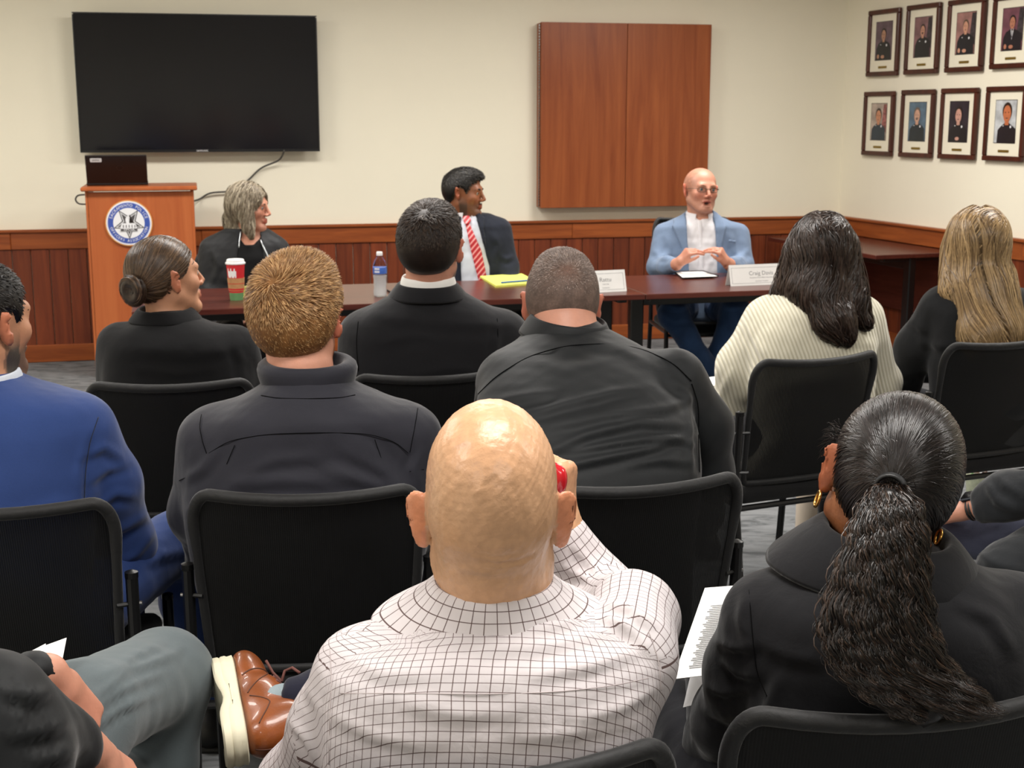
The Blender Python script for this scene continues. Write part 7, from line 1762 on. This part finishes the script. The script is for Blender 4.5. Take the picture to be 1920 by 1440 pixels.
    # name cards
    def tent(a, b_, tl, tr, text, lab, back=.10):
        """a,b_: px of the near bottom corners; tl,tr: top edge px"""
        A = PZ(*a, TZ); B = PZ(*b_, TZ); ux = unit(B-A); n = V3(-ux[1], ux[0], 0); w_ = np.linalg.norm(B-A)
        hh_ = .105; rt = empty('name_card', (A+B)/2+n*.03, math.atan2(ux[1], ux[0]), lab, 'name card')
        b = MB(); ca = V3(0, .035, hh_)
        def face(y0, y1):
            v = [V3(-w_/2, y0, 0), V3(w_/2, y0, 0), V3(w_/2, y1, hh_), V3(-w_/2, y1, hh_)]; nn = unit(np.cross(v[1]-v[0], v[3]-v[0]))*.0012
            b.add(v+[x+nn for x in v], [(3, 2, 1, 0), (4, 5, 6, 7), (0, 1, 5, 4), (1, 2, 6, 5), (2, 3, 7, 6), (3, 0, 4, 7)])
        face(-.03, .0); face(.03, .0)
        o = b.build('card', M['paper'], None, loc=(0, 0, 0)); o.parent = rt
        up = unit(V3(0, .03, hh_)); R = np.stack([V3(1, 0, 0), up, np.cross(V3(1, 0, 0), up)], 1); bse = V3(0, -.03, 0)-np.cross(V3(1, 0, 0), up)*-.0016
        LVs = []; LFs = []
        for s_, size, yy, xx in text:
            v, f = text_mesh(s_, size, R, bse+up*yy+V3(xx, 0, 0), .0002); o_ = sum(len(x) for x in LVs); LVs.append(v); LFs += [tuple(i+o_ for i in q_) for q_ in f]
        o = mesh_obj('card_lettering', np.concatenate(LVs), LFs, M['print'], None, smooth=False); o.parent = rt
        b = MB(); m_ = .012
        for x0, y0, x1, y1 in ((-w_/2+m_, m_, w_/2-m_, m_), (-w_/2+m_, hh_-m_, w_/2-m_, hh_-m_), (-w_/2+m_, m_, -w_/2+m_, hh_-m_), (w_/2-m_, m_, w_/2-m_, hh_-m_)):
            b.tube([bse+V3(x0, 0, 0)+up*y0, bse+V3(x1, 0, 0)+up*y1], .0008, 4)
        o = b.build('card_border', M['print'], None, loc=(0, 0, 0)); o.parent = rt
        return rt
    tent((1370, 537), (1487, 532), 0, 0, [('Craig Davis', .030, .062, .0), ('Sacramento Police Officers Association', .0085, .040, 0), ('Association President', .0085, .022, 0)], 'white folded name card reading Craig Davis on the table end')
    tent((1078, 551), (1175, 546), 0, 0, [('Rattu', .030, .062, .03), ('Attorney', .009, .040, .03), ('Sacramento', .0085, .022, .03)], 'white folded name card partly behind the cropped-haired head, reading Rattu')
    # tumbler
    c = PZ(1510, 1012, 0.001); t = empty('tumbler', c, 0, 'tall cream insulated tumbler standing on the carpet under the cream sweater chair', 'bottle')
    cream = plain('tumbler_cream', 'CDBFAE', .4, var=.03); cop = plain('tumbler_base', 'B98E74', .3, metal=.4)
    lz('tumbler_wall', [(.0001, .0), (.036, 0), (.039, .004), (.040, .03), (.041, .19), (.037, .20), (.035, .205)], cream); lz('lid', [(.036, .203), (.037, .204), (.037, .235), (.033, .24), (.0001, .24)], cop)
    # iced drink cup
    c = PZ(1826, 935, 0.001); t = empty('plastic_cup', c, 0, 'clear plastic cup with a green straw standing on the carpet', 'cup')
    m3 = plain('pale_drink', 'C8CDB0', .3, var=.1, scale=50)
    lz('cup_wall', [(.0001, .001), (.030, 0), (.044, .115), (.046, .118), (.046, .122), (.0445, .122), (.044, .118)], m); lz('drink', [(.0001, .003), (.028, .003), (.0405, .105), (.0001, .107)], m3); lz('lid', [(.045, .120), (.047, .121), (.046, .128), (.030, .138), (.0001, .140)], m)
    b = MB(); b.tube([(-.010, 0, .01), (-.016, -.004, .21)], .0045, 8); o = b.build('straw', plain('green_straw', '4FBF4A', .4), None, loc=(0, 0, 0)); o.parent = t
    # handout papers held by the woman with the ponytail
    def handout(tl, tr, br, bl, lab, lines, mat):
        v = [P(*tl), P(*tr), P(*br), P(*bl)]; nn = unit(np.cross(v[1]-v[0], v[3]-v[0])); 
        if nn.dot(V3(0, 0, ZC)-v[0]) < 0: nn = -nn
        b = MB(); b.add(v+[x+nn*.001 for x in v], [(0, 1, 2, 3), (7, 6, 5, 4), (0, 4, 5, 1), (1, 5, 6, 2), (2, 6, 7, 3), (3, 7, 4, 0)])
        cc = sum(v)/4; o = empty('handout', cc, 0, lab, 'paper'); s_ = b.build('sheet', mat, o, smooth=False)
        b = MB()
        for k_ in range(lines):
            t_ = .22+.70*k_/lines; a = v[0]+(v[3]-v[0])*t_; c_ = v[1]+(v[2]-v[1])*t_; x0 = .26+.04*math.sin(k_*1.7); 
            p0_ = a+(c_-a)*x0+nn*.0016; p1_ = a+(c_-a)*.92+nn*.0016; dv = unit(v[3]-v[0])*.0018
            b.add([p0_, p1_, p1_+dv, p0_+dv], [(0, 1, 2, 3)])
        if lines: b.build('printed_lines', M['print'], o, smooth=False)
    handout((1322, 1103, 2.10), (1412, 1096, 2.06), (1368, 1262, 1.90), (1262, 1274, 1.94), 'white printed handout held beside the black coat sleeve', 34, M['paper'])
    handout((1296, 1262, 2.02), (1372, 1250, 2.0), (1352, 1310, 1.95), (1281, 1327, 1.97), 'second white sheet hanging below the printed handout at the coat sleeve', 0, plain('translucent_sheet', 'D4D4D6', .6))
    # papers on the lap of the cream sweater woman
    slab('paper_sheet', [P(1300, 712, 4.75), P(1345, 706, 4.75), P(1350, 722, 4.6), P(1308, 728, 4.6)], .0015, M['paper'], 'white paper edge at the elbow of the cream sweater', 'paper')
    cable([PZ(715, 540, TZ+.004), PZ(728, 545, TZ+.004), PZ(738, 551, TZ+.004), PZ(742, 554, TZ+.004)], .004, 'thin black cable lying on the table beside the water bottle', M['black_plastic'], 12)
for _f in [v for k, v in list(globals().items()) if k.startswith('build_')]: _f()
